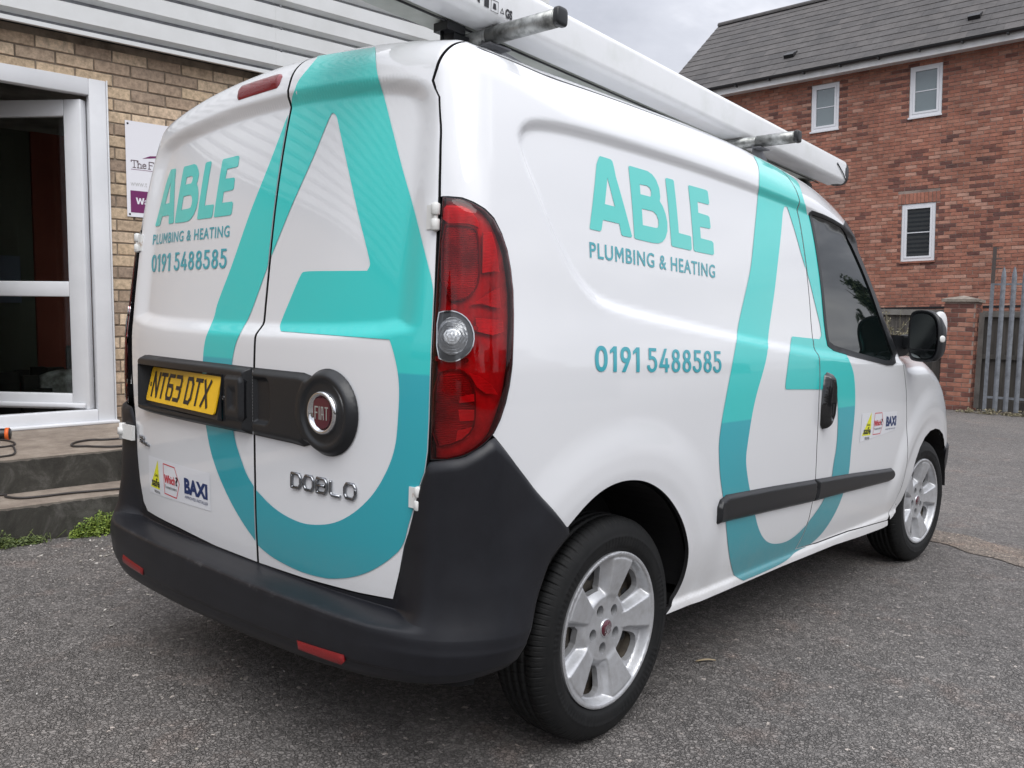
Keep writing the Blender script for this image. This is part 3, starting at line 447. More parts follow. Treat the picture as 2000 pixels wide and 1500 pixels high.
 'sA_in': [[2.5311,1.6614],[2.5525,1.6609],[2.5611,1.6294],[2.5684,1.5989],[2.5759,1.5835],[2.5821,1.5701],[2.5884,1.5568],[2.5932,1.5455],[2.5981,1.5343],[2.6029,1.5226],[2.6079,1.5109],[2.6127,1.4988],[2.6176,1.4866],[2.6228,1.4751],[2.6281,1.4635],[2.6336,1.4526],[2.6392,1.4416],[2.645,1.4313],[2.651,1.421],[2.6571,1.4113],[2.6633,1.4015],[2.6691,1.3915],[2.6749,1.3815],[2.6803,1.3712],[2.6858,1.3609],[2.6908,1.3503],[2.6959,1.3397],[2.7007,1.3289],[2.7056,1.318],[2.7106,1.3074],[2.7157,1.2967],[2.7209,1.2862],[2.7262,1.2757],[2.7315,1.2653],[2.7368,1.255],[2.742,1.2448],[2.7473,1.2346],[2.7515,1.2256],[2.7556,1.2165],[2.7616,1.2006],[2.7657,1.1841],[2.7674,1.1713],[2.769,1.1585],[2.7464,1.1435],[2.7038,1.1449],[2.662,1.1463],[2.621,1.1477],[2.5807,1.149],[2.5412,1.1504],[2.5024,1.1517],[2.4969,1.1485],[2.4915,1.1406],[2.4839,1.1269],[2.4714,1.1171],[2.4533,1.1075],[2.4335,1.0948],[2.4262,1.082],[2.4213,1.0703],[2.4169,1.0586],[2.4135,1.0479],[2.4105,1.0372],[2.4077,1.0276],[2.405,1.0179],[2.4025,1.0092],[2.4002,1.0005],[2.3973,0.9867],[2.3961,0.9766],[2.3972,0.9695],[2.4019,0.9632],[2.4342,0.9621],[2.467,0.961],[2.5003,0.9598],[2.5342,0.9586],[2.5686,0.9574],[2.6036,0.9562],[2.6334,0.9551],[2.6637,0.954],[2.6945,0.9529],[2.7196,0.9519],[2.7449,0.9509],[2.7701,0.9498],[2.7955,0.9486],[2.8334,0.9467],[2.8719,0.9447],[2.877,0.9271],[2.8821,0.9095],[2.8873,0.8918],[2.8911,0.8764],[2.8949,0.8609],[2.8972,0.8477],[2.8996,0.8345],[2.9014,0.8189],[2.9033,0.8032],[2.9048,0.785],[2.9065,0.7667],[2.9073,0.7517],[2.9082,0.7366],[2.9079,0.7248],[2.9077,0.713],[2.9064,0.7026],[2.9052,0.6923],[2.9007,0.6745],[2.8973,0.6569],[2.8948,0.6395],[2.8933,0.6224],[2.8929,0.6055],[2.8892,0.588],[2.8858,0.5791],[2.8824,0.5702],[2.8773,0.561],[2.8722,0.5519],[2.8655,0.5426],[2.8589,0.5333],[2.8521,0.5251],[2.8454,0.517],[2.8317,0.5032],[2.8178,0.4917],[2.8036,0.4826],[2.7891,0.4738],[2.7742,0.4652],[2.7591,0.4569],[2.7437,0.4488],[2.7296,0.4416],[2.717,0.4352],[2.7056,0.4296],[2.6955,0.4247],[2.6841,0.4198],[2.6713,0.4148],[2.6571,0.4098],[2.6417,0.4046],[2.6248,0.4],[2.6065,0.3957],[2.5869,0.3919],[2.5659,0.3886],[2.5438,0.3867],[2.5205,0.3862],[2.4962,0.3872],[2.4707,0.3895],[2.4473,0.3926],[2.4259,0.3964],[2.4065,0.4008],[2.389,0.4059],[2.3727,0.4116],[2.3576,0.4179],[2.3438,0.4248],[2.3312,0.4323],[2.3191,0.4403],[2.3076,0.449],[2.2967,0.4583],[2.2863,0.4681],[2.2766,0.478],[2.2676,0.4881],[2.2593,0.4983],[2.2516,0.5086],[2.2414,0.523],[2.2351,0.5322],[2.2288,0.5414],[2.2213,0.5525],[2.214,0.5635],[2.2055,0.5765],[2.1972,0.5894],[2.1899,0.6011],[2.1829,0.6127],[2.1768,0.6231],[2.1707,0.6336],[2.1656,0.6429],[2.1605,0.6521],[2.152,0.6685],[2.1446,0.6838],[2.1383,0.6982],[2.133,0.7115],[2.1288,0.7239],[2.1261,0.7365],[2.1249,0.7495],[2.1252,0.7628],[2.127,0.7764],[2.1293,0.7911],[2.1307,0.799],[2.1321,0.8068],[2.1337,0.8152],[2.1353,0.8236],[2.137,0.8325],[2.1388,0.8415],[2.1409,0.8505],[2.1429,0.8596],[2.1452,0.8689],[2.1476,0.8782],[2.1502,0.8877],[2.1529,0.8971],[2.1558,0.9068],[2.1587,0.9164],[2.1625,0.9264],[2.1662,0.9365],[2.1708,0.9468],[2.1755,0.9572],[2.1811,0.968],[2.1869,0.9788],[2.1936,0.9899],[2.2006,1.0011],[2.2068,1.0113],[2.2131,1.0216],[2.2186,1.031],[2.2242,1.0404],[2.2289,1.0489],[2.2338,1.0574],[2.2428,1.0725],[2.2507,1.0877],[2.2569,1.103],[2.2711,1.1181],[2.2936,1.1333],[2.3024,1.1421],[2.3057,1.1511],[2.3097,1.1611],[2.3138,1.1712],[2.3192,1.1825],[2.3244,1.1938],[2.3295,1.2052],[2.3369,1.2211],[2.344,1.2371],[2.3511,1.2532],[2.3562,1.2654],[2.3614,1.2777],[2.3665,1.2901],[2.3715,1.3028],[2.3767,1.3156],[2.3815,1.3285],[2.3866,1.3413],[2.3919,1.3542],[2.3982,1.3698],[2.4047,1.3855],[2.4114,1.4012],[2.4183,1.417],[2.4254,1.4328],[2.4327,1.4488],[2.4401,1.4648],[2.4477,1.4808],[2.4537,1.4935],[2.4598,1.5063],[2.466,1.5191],[2.4713,1.5304],[2.4768,1.5417],[2.4815,1.5519],[2.4863,1.5622],[2.4904,1.5713],[2.4945,1.5804],[2.5024,1.5955],[2.5097,1.6152],[2.5181,1.6361]],
 'L_A': [[1.381,1.6445],[1.3869,1.6533],[1.4335,1.6494],[1.4412,1.6395],[1.4479,1.5774],[1.4973,1.4191],[1.4921,1.4146],[1.4539,1.4154],[1.4476,1.4182],[1.4408,1.4476],[1.3685,1.4501],[1.3585,1.4223],[1.3517,1.4178],[1.3115,1.4193],[1.3088,1.4235]],
 'L_A_in': [[1.408,1.5689],[1.428,1.4927],[1.3835,1.4943]],
 'L_B': [[1.5161,1.633],[1.5225,1.6408],[1.6111,1.6378],[1.6347,1.6249],[1.6539,1.5968],[1.6645,1.5757],[1.664,1.5503],[1.6586,1.5369],[1.6716,1.5245],[1.6832,1.5034],[1.6889,1.4772],[1.6844,1.4513],[1.6704,1.4303],[1.6528,1.4175],[1.6287,1.4105],[1.596,1.4095],[1.5149,1.4128],[1.5084,1.4161]],
 'L_B_i1': [[1.5617,1.5729],[1.5984,1.574],[1.6124,1.5699],[1.6169,1.5608],[1.6155,1.5495],[1.6093,1.5436],[1.5595,1.5442]],
 'L_B_i2': [[1.5584,1.5029],[1.6162,1.5024],[1.6324,1.4946],[1.64,1.4802],[1.6391,1.4662],[1.6335,1.4573],[1.623,1.4548],[1.5558,1.4559]],
 'L_L': [[1.7057,1.6206],[1.714,1.6279],[1.7479,1.6275],[1.7535,1.6202],[1.749,1.4528],[1.8127,1.4504],[1.8196,1.4475],[1.8174,1.4108],[1.8092,1.4057],[1.7068,1.4089],[1.7005,1.4134]],
 'L_E': [[1.8371,1.6147],[1.8436,1.6209],[1.9479,1.62],[1.9572,1.6119],[1.9571,1.5682],[1.9497,1.563],[1.8824,1.5641],[1.879,1.5293],[1.9393,1.5267],[1.9474,1.5222],[1.9486,1.4904],[1.9409,1.4856],[1.8799,1.4855],[1.879,1.4494],[1.9476,1.4472],[1.9569,1.4411],[1.9548,1.4075],[1.946,1.4028],[1.8366,1.4051],[1.8291,1.4089]],
 'R_gas': [[-0.4959,0.6832],[-0.4863,0.586],[-0.5632,0.5873]],
 'R_which': [[-0.4554,0.6799],[-0.3692,0.6778],[-0.3363,0.6266],[-0.3606,0.5767],[-0.4504,0.5795]],
 'R_baxi': [[-0.3041,0.6548],[-0.1562,0.6539],[-0.1558,0.6066],[-0.304,0.6046]],
 'R_appr': [[-0.3022,0.5986],[-0.1543,0.599],[-0.1552,0.5889],[-0.3031,0.5892]],
 'S_gas': [[3.2765,0.8331],[3.2786,0.7339],[3.1771,0.7371]],
 'S_which': [[3.318,0.8285],[3.4079,0.8261],[3.4313,0.777],[3.3997,0.7294],[3.3079,0.7324]],
 'S_baxi': [[3.4662,0.8041],[3.6036,0.7999],[3.6052,0.7546],[3.4668,0.7585]],
 'S_appr': [[3.4625,0.7487],[3.6025,0.7465],[3.6028,0.7405],[3.4626,0.7433]],
 'brake': [[-0.1625,1.8455],[-0.1666,1.8599],[-0.1502,1.8673],[0.0299,1.8662],[0.0561,1.854],[0.0588,1.8381],[0.0431,1.8341],[-0.119,1.834]],
 'lb_up': [[0.7774,1.3862],[0.8201,1.3887],[0.8596,1.3858],[0.8763,1.3713],[0.8823,1.3057],[0.8809,1.2619],[0.8704,1.2353],[0.8463,1.2148],[0.7925,1.2102]],
 'lb_band': [[0.7769,1.4303],[0.8224,1.4306],[0.8534,1.4208],[0.8759,1.3977],[0.8814,1.3782],[0.8647,1.3861],[0.8445,1.3895],[0.7809,1.3883]],
 'lb_side': [[0.8885,1.372],[0.9145,1.3739],[0.9299,1.3352],[0.9389,1.2826],[0.9193,1.2836],[0.8866,1.2775]],
 'lb_fin': [[0.8576,1.2043],[0.9131,1.2371],[0.9381,1.2471],[0.9432,1.1986],[0.9127,1.202],[0.8873,1.2076]],
 'lb_mid': [[0.8715,1.1744],[0.9485,1.1722],[0.9503,1.1457],[0.9169,1.1364],[0.8742,1.1441]],
 'lb_low': [[0.7819,1.0452],[0.8312,1.0607],[0.8554,1.0506],[0.8744,1.0184],[0.878,0.9574],[0.8729,0.918],[0.8435,0.889],[0.7795,0.871]],
 'lb_low2': [[0.8594,1.0507],[0.8843,1.0424],[0.9116,1.0228],[0.9285,1.0004],[0.8981,1.0032],[0.8765,1.0185]],
 'lb_b1': [[0.8417,0.996],[0.8748,1.0032],[0.8752,0.9858],[0.8413,0.9808]],
 'lb_b2': [[0.8397,0.9655],[0.8757,0.9662],[0.8743,0.9421],[0.8431,0.9394]],
 'lb_b3': [[0.8389,0.9173],[0.8706,0.9268],[0.8631,0.9048],[0.8355,0.8887]],
 'rev_o': [[0.7857,1.1839],[0.8039,1.1896],[0.8257,1.1902],[0.8475,1.1801],[0.8631,1.1611],[0.8709,1.1331],[0.8664,1.1049],[0.8505,1.085],[0.8308,1.0736],[0.8124,1.0729],[0.7915,1.0828]],
 'rev_i': [[0.794,1.1328],[0.7995,1.1526],[0.8205,1.1649],[0.842,1.1561],[0.8519,1.1348],[0.8456,1.113],[0.8237,1.0993],[0.8046,1.105]],
}
BK = {k: [tuple(p) for p in v] for k, v in BK.items()}
# ------------------------------------------------------------------ patch engine
def resample(loop, g, closed=True):
    loop = np.asarray(loop, float); out = []
    n = len(loop)
    for i in range(n if closed else n-1):
        a, b = loop[i], loop[(i+1) % n]; d = np.hypot(*(b - a))
        if d < 1e-6: continue
        k = max(1, int(math.ceil(d/g)))
        for j in range(k): out.append(a + (b - a)*j/k)
    if not closed: out.append(loop[-1])
    return np.array(out)
def chaikin(loop, n=1, closed=True, keep=None):
    p = np.asarray(loop, float)
    for _ in range(n):
        m = len(p); q = []
        for i in range(m if closed else m-1):
            a, b = p[i], p[(i+1) % m]; q += [a*.75 + b*.25, a*.25 + b*.75]
        if not closed: q = [p[0]] + q[1:-1] + [p[-1]]
        p = np.array(q)
    return p
def round_poly(loop, ang=55, n=2):
    """smooth all but the sharp corners"""
    p = [np.array(q, float) for q in loop]
    for _ in range(n):
        q = []; m = len(p)
        for i in range(m):
            a, b, c = p[i-1], p[i], p[(i+1) % m]; u, v = b - a, c - b
            lu, lv = np.hypot(*u), np.hypot(*v)
            t = abs(math.degrees(math.atan2(u[0]*v[1] - u[1]*v[0], u @ v)))
            if t > ang or lu < 1e-5 or lv < 1e-5: q.append(b)
            else: q += [b - u*min(.25, .03/max(lu, 1e-6)), b + v*min(.25, .03/max(lv, 1e-6))]
        p = q
    return np.array(p)
def inside_eo(P, loops):
    ins = np.zeros(len(P), bool)
    for l in loops: ins ^= poly_sd(P, l) > 0
    return ins
def tri2d(loops, clip=None, g=.015, fine=None):
    """triangles (2-D) of the even-odd region of loops, optionally cut by clip loops"""
    L0 = [resample(l, g) for l in loops]; L1 = [resample(l, g) for l in (clip or [])]
    allp = np.concatenate(L0); lo = allp.min(0); hi = allp.max(0)
    sx = np.arange(lo[0], hi[0] + g, g); sy = np.arange(lo[1], hi[1] + g, g*.866)
    X, Y = np.meshgrid(sx, sy, indexing='ij'); X = X + (np.arange(len(sy)) % 2)[None, :]*g/2
    G = np.stack([X.ravel(), Y.ravel()], -1)
    GS = np.full(len(G), g)
    for (x0, x1, y0, y1, gx_, gy_) in (fine or []):
        inb = (G[:, 0] > x0) & (G[:, 0] < x1) & (G[:, 1] > y0) & (G[:, 1] < y1); G = G[~inb]; GS = GS[~inb]
        a, b = np.meshgrid(np.arange(max(x0, lo[0]), min(x1, hi[0]), gx_), np.arange(y0, y1, gy_), indexing='ij')
        a = a + (np.arange(a.shape[1]) % 2)[None, :]*gx_/2
        G = np.concatenate([G, np.stack([a.ravel(), b.ravel()], -1)]); GS = np.concatenate([GS, np.full(a.size, min(gx_, gy_))])
    ok = np.ones(len(G), bool); ins = np.zeros(len(G), bool); inc = np.zeros(len(G), bool)
    for l in L0:
        d = poly_sd(G, l); ok &= np.abs(d) > .42*GS; ins ^= d > 0
    ok &= ins
    for l in L1:
        d = poly_sd(G, l); ok &= np.abs(d) > .42*GS; inc ^= d > 0
    if L1: ok &= inc
    G = G[ok]
    vs = []; es = []
    for l in L0 + L1:
        b = len(vs); n = len(l); vs += [tuple(q) for q in l]; es += [(b + i, b + (i+1) % n) for i in range(n)]
    vs += [tuple(q) for q in G]
    r = delaunay_2d_cdt([Vector(v) for v in vs], es, [], 0, 1e-6)
    V = np.array([(v.x, v.y) for v in r[0]]); F = np.array([f for f in r[2] if len(f) == 3])
    c = V[F].mean(1)
    keep = inside_eo(c, L0)
    if L1: keep &= inside_eo(c, L1)
    F = F[keep]
    u, inv = np.unique(F.ravel(), return_inverse=True)
    V = V[u]; F = inv.reshape(-1, 3)
    a = V[F]; ar = (a[:, 1, 0]-a[:, 0, 0])*(a[:, 2, 1]-a[:, 0, 1]) - (a[:, 1, 1]-a[:, 0, 1])*(a[:, 2, 0]-a[:, 0, 0])
    F = np.where(ar[:, None] < 0, F[:, ::-1], F)
    return V, F
def mesh_n(name, P, F, Nn, mats, parent=None, mi=None, mirror=False, kind=None):
    P = np.array(P, float); Nn = np.array(Nn, float)
    if mirror:
        P = P*[-1, 1, 1]; Nn = Nn*[-1, 1, 1]; F = [tuple(f)[::-1] for f in F]
    me = bpy.data.meshes.new(name); me.from_pydata(P.tolist(), [], [tuple(int(i) for i in f) for f in F])
    mats = mats if isinstance(mats, (list, tuple)) else [mats]
    for m in mats: me.materials.append(m)
    if mi is not None: me.polygons.foreach_set('material_index', mi)
    me.polygons.foreach_set('use_smooth', [True]*len(me.polygons))
    me.validate()
    me.normals_split_custom_set_from_vertices(Nn.tolist())
    return link(name, me, parent, (), kind)
def boundary(F):
    from collections import Counter
    c = {}
    for f in F:
        for i in range(3):
            a, b = int(f[i]), int(f[(i+1) % 3])
            if (b, a) in c: del c[(b, a)]
            else: c[(a, b)] = 1
    return list(c)
def patch(name, loops, mats, parent=None, h=0., g=.016, clip=None, rim=.012, mirror=False, rmat=0, fine=None, fn=None, kind=None, round_e=0.):
    V, F = tri2d(loops, clip, g, fine)
    if not len(F): return None
    fn = fn or (lambda s, t, H: surf_n(s, t, H))
    P, Nn = fn(V[:, 0], V[:, 1], h)
    # orientation
    t0 = F[:200]; fnrm = np.cross(P[t0[:, 1]] - P[t0[:, 0]], P[t0[:, 2]] - P[t0[:, 0]])
    if (np.einsum('ij,ij->i', fnrm, Nn[t0[:, 0]])).sum() < 0: Nn = -Nn; fl = True
    cen = np.array([0, 2., 1.0])
    if fn is not None and name and (np.einsum('ij,ij->i', Nn, P - cen)).sum() < 0:
        Nn = -Nn; F = F[:, ::-1]
    Ps = [P]; Ns = [Nn]; Fs = [F.tolist()]; M = [0]*len(F)
    if rim:
        be = boundary(F); ids = sorted({i for e in be for i in e}); mp = {i: k for k, i in enumerate(ids)}
        T = {}
        for a, b in be:
            e = P[b] - P[a]; e /= np.linalg.norm(e) + 1e-12
            o = np.cross(e, (Nn[a] + Nn[b])/2)
            for i in (a, b): T[i] = T.get(i, 0) + o
        RN = np.array([T[i]/(np.linalg.norm(T[i]) + 1e-12) for i in ids])
        base = P[ids]; nb = Nn[ids]
        re = round_e
        b0 = len(P); n = len(ids)
        rings = [(base, nb)]
        if re:
            rings += [(base + RN*re*.7 - nb*re*.3, (RN + nb)), (base + RN*re - nb*re, RN)]
            base2 = base + RN*re
        else:
            rings += [(base, RN)]; base2 = base
        rings += [(base2 - nb*rim, RN)]
        for k, (pp, nn) in enumerate(rings[(0 if False else 1):]):
            Ps.append(pp); Ns.append(nn/np.linalg.norm(nn, axis=1)[:, None])
        fr = []
        off = [None] + [b0 + k*n for k in range(len(rings)-1)]
        for k in range(len(rings)-1):
            if k == 0 and not re: continue
            for a, b in be:
                A = (a if k == 0 else off[k] + mp[a]); B = (b if k == 0 else off[k] + mp[b])
                fr.append((A, off[k+1] + mp[a], off[k+1] + mp[b], B))
        Fs.append(fr); M += [rmat]*len(fr)
    return mesh_n(name, np.concatenate(Ps), [tuple(f) for x in Fs for f in x], np.concatenate(Ns), mats, parent, M, mirror, kind)
def dome(loop, hmax, edge, h0=.002, p=.5, other=None):
    lp = np.array(loop, float)
    def f(s, t):
        d = np.clip(poly_sd(np.stack([s, t], -1), lp)/edge, 0, 1)
        return h0 + (hmax - h0)*(1 - (1 - d)**2)**p
    return f
def shrink(loop, d):
    """inset a loop (positive = smaller)"""
    p = np.asarray(loop, float); n = len(p)
    A = .5*np.sum(p[:, 0]*np.roll(p[:, 1], -1) - p[:, 1]*np.roll(p[:, 0], -1)); sg = 1 if A > 0 else -1
    out = []
    for i in range(n):
        u = p[i] - p[i-1]; v = p[(i+1) % n] - p[i]
        u = u/(np.hypot(*u) + 1e-12); v = v/(np.hypot(*v) + 1e-12)
        nu = np.array([-u[1], u[0]])*sg; nv = np.array([-v[1], v[0]])*sg; m = nu + nv; l = m @ m
        m = m/max(l, .5)*2*.5*2 if l > 1e-6 else nu
        out.append(p[i] + m*d*(1.0 if l > 1e-6 else 1))
    return np.array(out)
# text -> flat triangles from the built-in vector font
def _text_raw(s, bold, spacing):
    cu = bpy.data.curves.new('t', 'FONT'); cu.body = s; cu.offset = bold; cu.space_character = spacing; cu.resolution_u = 4
    o = bpy.data.objects.new('t', cu); col.objects.link(o)
    bpy.context.view_layer.update()
    me = bpy.data.meshes.new_from_object(o.evaluated_get(bpy.context.evaluated_depsgraph_get()))
    v = np.array([(q.co.x, q.co.y) for q in me.vertices]); f = [tuple(p.vertices) for p in me.polygons]
    bpy.data.objects.remove(o); bpy.data.curves.remove(cu); bpy.data.meshes.remove(me)
    return v, f
def text2d(s, bold=.0, spacing=1.0):
    v, f = _text_raw(s, bold, spacing)
    for i, ch in enumerate(s):
        if ch in 'MW' and bold > .003:      # the thickened M folds over itself: draw it as a plain outline
            own, _ = _text_raw(ch, 0., 1.); pre = _text_raw(s[:i+1], 0., spacing)[0]
            x1 = pre[:, 0].max() + bold; x0 = x1 - (own[:, 0].max() - own[:, 0].min()) - 2*bold; y0, y1 = own[:, 1].min() - bold, own[:, 1].max() + bold
            f = [q for q in f if not (x0 - .012 < v[list(q), 0].mean() < x1 + .012)]
            t = .17 + .5*bold; w2 = .5
            g = [(0, 0), (0, 1), (t*1.15, 1), (.5, .52), (1 - t*1.15, 1), (1, 1), (1, 0), (1 - t, 0), (1 - t, .66), (.5, .20), (t, .66), (t, 0)]
            if ch == 'W': g = [(0, 1), (.19, 1), (.29, .36), (.42, .95), (.58, .95), (.71, .36), (.81, 1), (1, 1), (.81, 0), (.63, 0), (.5, .6), (.37, 0), (.19, 0)]
            V2, F2 = tri2d([g], None, .5); n0 = len(v)
            v = np.concatenate([v, np.stack([x0 + (x1 - x0)*V2[:, 0], y0 + (y1 - y0)*V2[:, 1]], -1)]); f = f + [tuple(int(k) + n0 for k in q) for q in F2]
    used = np.array(sorted({k for q in f for k in q})); lo, hi = v[used].min(0), v[used].max(0)
    return (v - lo)/(hi - lo), f, (hi - lo)
def quadmap(uv, q):
    """q = TL, TR, BR, BL"""
    q = [np.array(c, float) for c in q]; u = uv[:, :1]; v = uv[:, 1:]
    return (q[3]*(1-u) + q[2]*u)*(1-v) + (q[0]*(1-u) + q[1]*u)*v
def text_on_body(name, s, q, m, parent, h=.0014, bold=.0, spacing=1., mirror=False):
    uv, f, _ = text2d(s, bold, spacing); st = quadmap(uv, q)
    P, Nn = surf_n(st[:, 0], st[:, 1], h)
    cen = np.array([0, 2., 1.])
    if (np.einsum('ij,ij->i', Nn, P - cen)).sum() < 0: Nn = -Nn
    a, b, c = f[0][:3]
    if np.cross(P[b]-P[a], P[c]-P[a]) @ Nn[a] < 0: f = [x[::-1] for x in f]
    # one object per word: cut where the gap between letters is wide
    mnx = np.array([uv[list(x), 0].min() for x in f]); mxx = np.array([uv[list(x), 0].max() for x in f]); o_ = np.argsort(mnx); cur = -1; grp = np.zeros(len(f), int); k = 0
    nsp = s.count(' '); gaps = []
    for i in o_:
        if cur >= 0 and mnx[i] > cur: gaps.append((mnx[i] - cur, cur))
        cur = max(cur, mxx[i])
    cuts = sorted(c for _, c in sorted(gaps, reverse=True)[:nsp]) if nsp else []
    out = None
    for k in range(len(cuts) + 1):
        a_ = cuts[k-1] if k else -1; b_ = cuts[k] if k < len(cuts) else 9
        ff = [x for x, q in zip(f, mnx) if a_ - 1e-9 <= q < b_]
        if not ff: continue
        ids = sorted({i for x in ff for i in x}); mp = {i: j for j, i in enumerate(ids)}
        out = mesh_n(name, P[ids], [tuple(mp[i] for i in x) for x in ff], Nn[ids], m, parent, None, mirror)
    return out

# ------------------------------------------------------------------ the van
van = empty('van', 'white panel van lettered ABLE PLUMBING & HEATING with a giant teal A', 'van')
DE = [(.690, 1.945), (.690, 1.875), (.688, 1.82), (.684, 1.789), (.697, 1.765), (.718, 1.74), (.740, 1.631), (.754, 1.527), (.762, 1.451), (.767, 1.337), (.771, 1.241), (.775, 1.08), (.774, .938), (.771, .865), (.764, .815), (.746, .770), (.732, .715), (.716, .663), (.703, .63), (.687, .564), (.664, .492)]
DEL = [(-.690, 1.945), (-.690, 1.875), (-.688, 1.82), (-.684, 1.789), (-.697, 1.765), (-.716, 1.74), (-.732, 1.631), (-.742, 1.527), (-.745, 1.414), (-.742, 1.2), (-.733, 1.08), (-.722, .95), (-.708, .85), (-.695, .77), (-.688, .67), (-.672, .588), (-.647, .519), (-.611, .493)]
XG = .110; GW = .0052
PM2 = dict(rmat=1, round_e=.0015)  # panel edges are coloured black so the gaps between panels look shaded
zb = .4705
rdoor = [(XG + GW, 1.945)] + DE + [(.546, .483), (.331, .474), (XG + GW, zb)]
ldoor = [(XG - GW, 1.945)] + DEL + [(-.523, .489), (-.358, .484), (-.128, .472), (XG - GW, zb)]
unit_hole_l = [(-.57, .86), (-.02, .86), (-.02, 1.0), (-.57, 1.0)]
FDOOR = [(-.8, .8, 1.70, 1.95, .012, .006), (-.8, .8, 1.085, 1.18, .012, .007)]
right_door = patch('rear_door', [rdoor], [m_white, m_black], van, g=.0095, fine=FDOOR, **PM2)
left_door = patch('rear_door', [ldoor, unit_hole_l], [m_white, m_black], van, g=.0095, fine=FDOOR, **PM2)
FINE = [(1.70, 3.7, .270, .365, .022, .0045)]
# body side with lamp and arch openings
arch_r = [(p[0], p[1]) for p in BK['arch']]
def circ_arc(yc, r, a0, a1, n, zc=ZW, k=1.):
    return [(S1 + yc + r*math.cos(a) - YC, zc + k*r*math.sin(a)) for a in np.linspace(a0, a1, n)]
rear_arch = chaikin([(1.18, .652), (1.20, .668), (1.26, .711), (1.321, .738), (1.388, .750), (1.462, .747), (1.532, .731), (1.608, .697), (1.677, .648), (1.737, .588), (1.778, .525), (1.799, .47), (1.803, .412), (1.790, .356), (1.750, .318), (1.712, .299)], 2, False).tolist()
rear_arch = [tuple(q) for q in rear_arch]
gap1 = [(2.640, 1.955), (2.634, 1.842), (2.632, 1.75), (2.638, 1.65), (2.650, 1.559), (2.664, 1.411), (2.678, 1.272), (2.684, 1.15), (2.690, 1.09), (2.698, .993), (2.704, .875), (2.712, .737), (2.728, .62), (2.732, .53), (2.716, .445), (2.675, .377), (2.640, .338)]
sill_top = [(2.833, .329), (3.167, .325), (3.458, .312), (3.640, .302)]
gap2 = [(3.640, 1.085), (3.680, 1.0), (3.728, .905), (3.765, .77), (3.785, .647), (3.805, .554), (3.815, .485), (3.797, .417), (3.741, .366), (3.684, .324)]
sill_bot = [(3.655, .275), (3.592, .272), (3.298, .280), (3.01, .292), (2.51, .297), (2.214, .297), (1.927, .297)]
lamp = [(.776, 1.452)] + [tuple(p) for p in BK['lamp'][1:21]] + [(.779, .846)]
lampR = [tuple(p) for p in BK['lamp'][1:17]]
off = lambda pts, dx, dz=0: [(a + dx, b + dz) for a, b in pts]
qside = [(a + .0085, b) for a, b in DE[:9]] + [(.776, 1.452)] + off(lampR, .003, .002) + [(.917, .908), (.998, .828), (1.085, .741)] + rear_arch + sill_bot[::-1] + [(3.658, .296)] + off(sill_top[::-1], 0, -.004) + off(gap1[::-1], -.0028)
qside = qside
bs = patch('body_side', [qside], [m_white, m_black], van, g=.0135, fine=FINE, **PM2)
FINE_ = 0
bsl = patch('body_side', [qside], [m_white, m_white], van, g=.028, mirror=True)
win = [(2.739, 1.655), (2.752, 1.672), (2.854, 1.664), (2.95, 1.650), (3.042, 1.630), (3.115, 1.603), (3.18, 1.560), (3.272, 1.470), (3.354, 1.379), (3.43, 1.285), (3.485, 1.215), (3.54, 1.140), (3.60, 1.076), (3.56, 1.046), (3.510, 1.034), (3.437, 1.034), (3.283, 1.052), (3.071, 1.075), (2.878, 1.099), (2.818, 1.118), (2.806, 1.155), (2.797, 1.229), (2.781, 1.371), (2.765, 1.494), (2.750, 1.593)]
door_top = [(2.72, 1.95), (2.95, 1.905), (3.08, 1.86), (3.16, 1.78), (3.24, 1.66), (3.32, 1.54), (3.42, 1.40), (3.52, 1.26), (3.60, 1.15)]
fdoor = [(2.646, 1.955)] + door_top + gap2 + [(3.658, .304)] + sill_top[::-1] + off(gap1[1:][::-1], .0028)
for mir in (False, True):
    gg_ = .0155 if not mir else .03
    fd = patch('front_door', [fdoor, win], [m_white, m_black], van, g=gg_, mirror=mir, fine=FINE, **PM2)
    if not mir: front_door = fd
    wing = [(3.646, 1.085), (3.75, 1.2), (3.9, 1.2), (4.2, 1.15), (4.45, 1.05), (4.62, .93), (4.72, .80), (4.76, .60), (4.60, .56), (4.565, .575), (4.528, .612), (4.475, .648), (4.394, .677), (4.296, .690), (4.189, .686), (4.098, .662), (4.022, .616), (3.974, .560), (3.938, .492), (3.91, .43), (3.875, .36), (3.79, .315), (3.69, .297)] + off(gap2[::-1][:-1], .006)
    patch('wing', [wing], [m_white, m_black], van, g=gg_, mirror=mir, **PM2)
    patch('window_frame', [win, shrink(win, .022)], [m_trim, m_trim], fd, h=.004, g=.02, mirror=mir, rim=.008)
    gl = patch('window', [shrink(win, .020)], [m_glass, m_glass], fd, h=-.002, g=.03, mirror=mir, rim=0)
    # front bumper return behind the wheel
    patch('front_bumper', [[(4.565, .56), (4.62, .565), (4.75, .60), (4.78, .45), (4.74, .22), (4.55, .22), (4.60, .35), (4.59, .47)]], [m_plastic, m_plastic], van, h=.012, g=.03, mirror=mir)
for mir in (False, True):
    ap = [(3.06, 1.628), (3.115, 1.603), (3.18, 1.560), (3.272, 1.470), (3.354, 1.379), (3.43, 1.285), (3.485, 1.215), (3.54, 1.140), (3.60, 1.076), (3.66, 1.10), (3.74, 1.20), (3.62, 1.34), (3.50, 1.49), (3.38, 1.64), (3.27, 1.76), (3.20, 1.78)]
    patch('pillar_trim', [ap], [m_trim, m_trim], van, h=.0035, g=.02, mirror=mir, rim=.005)
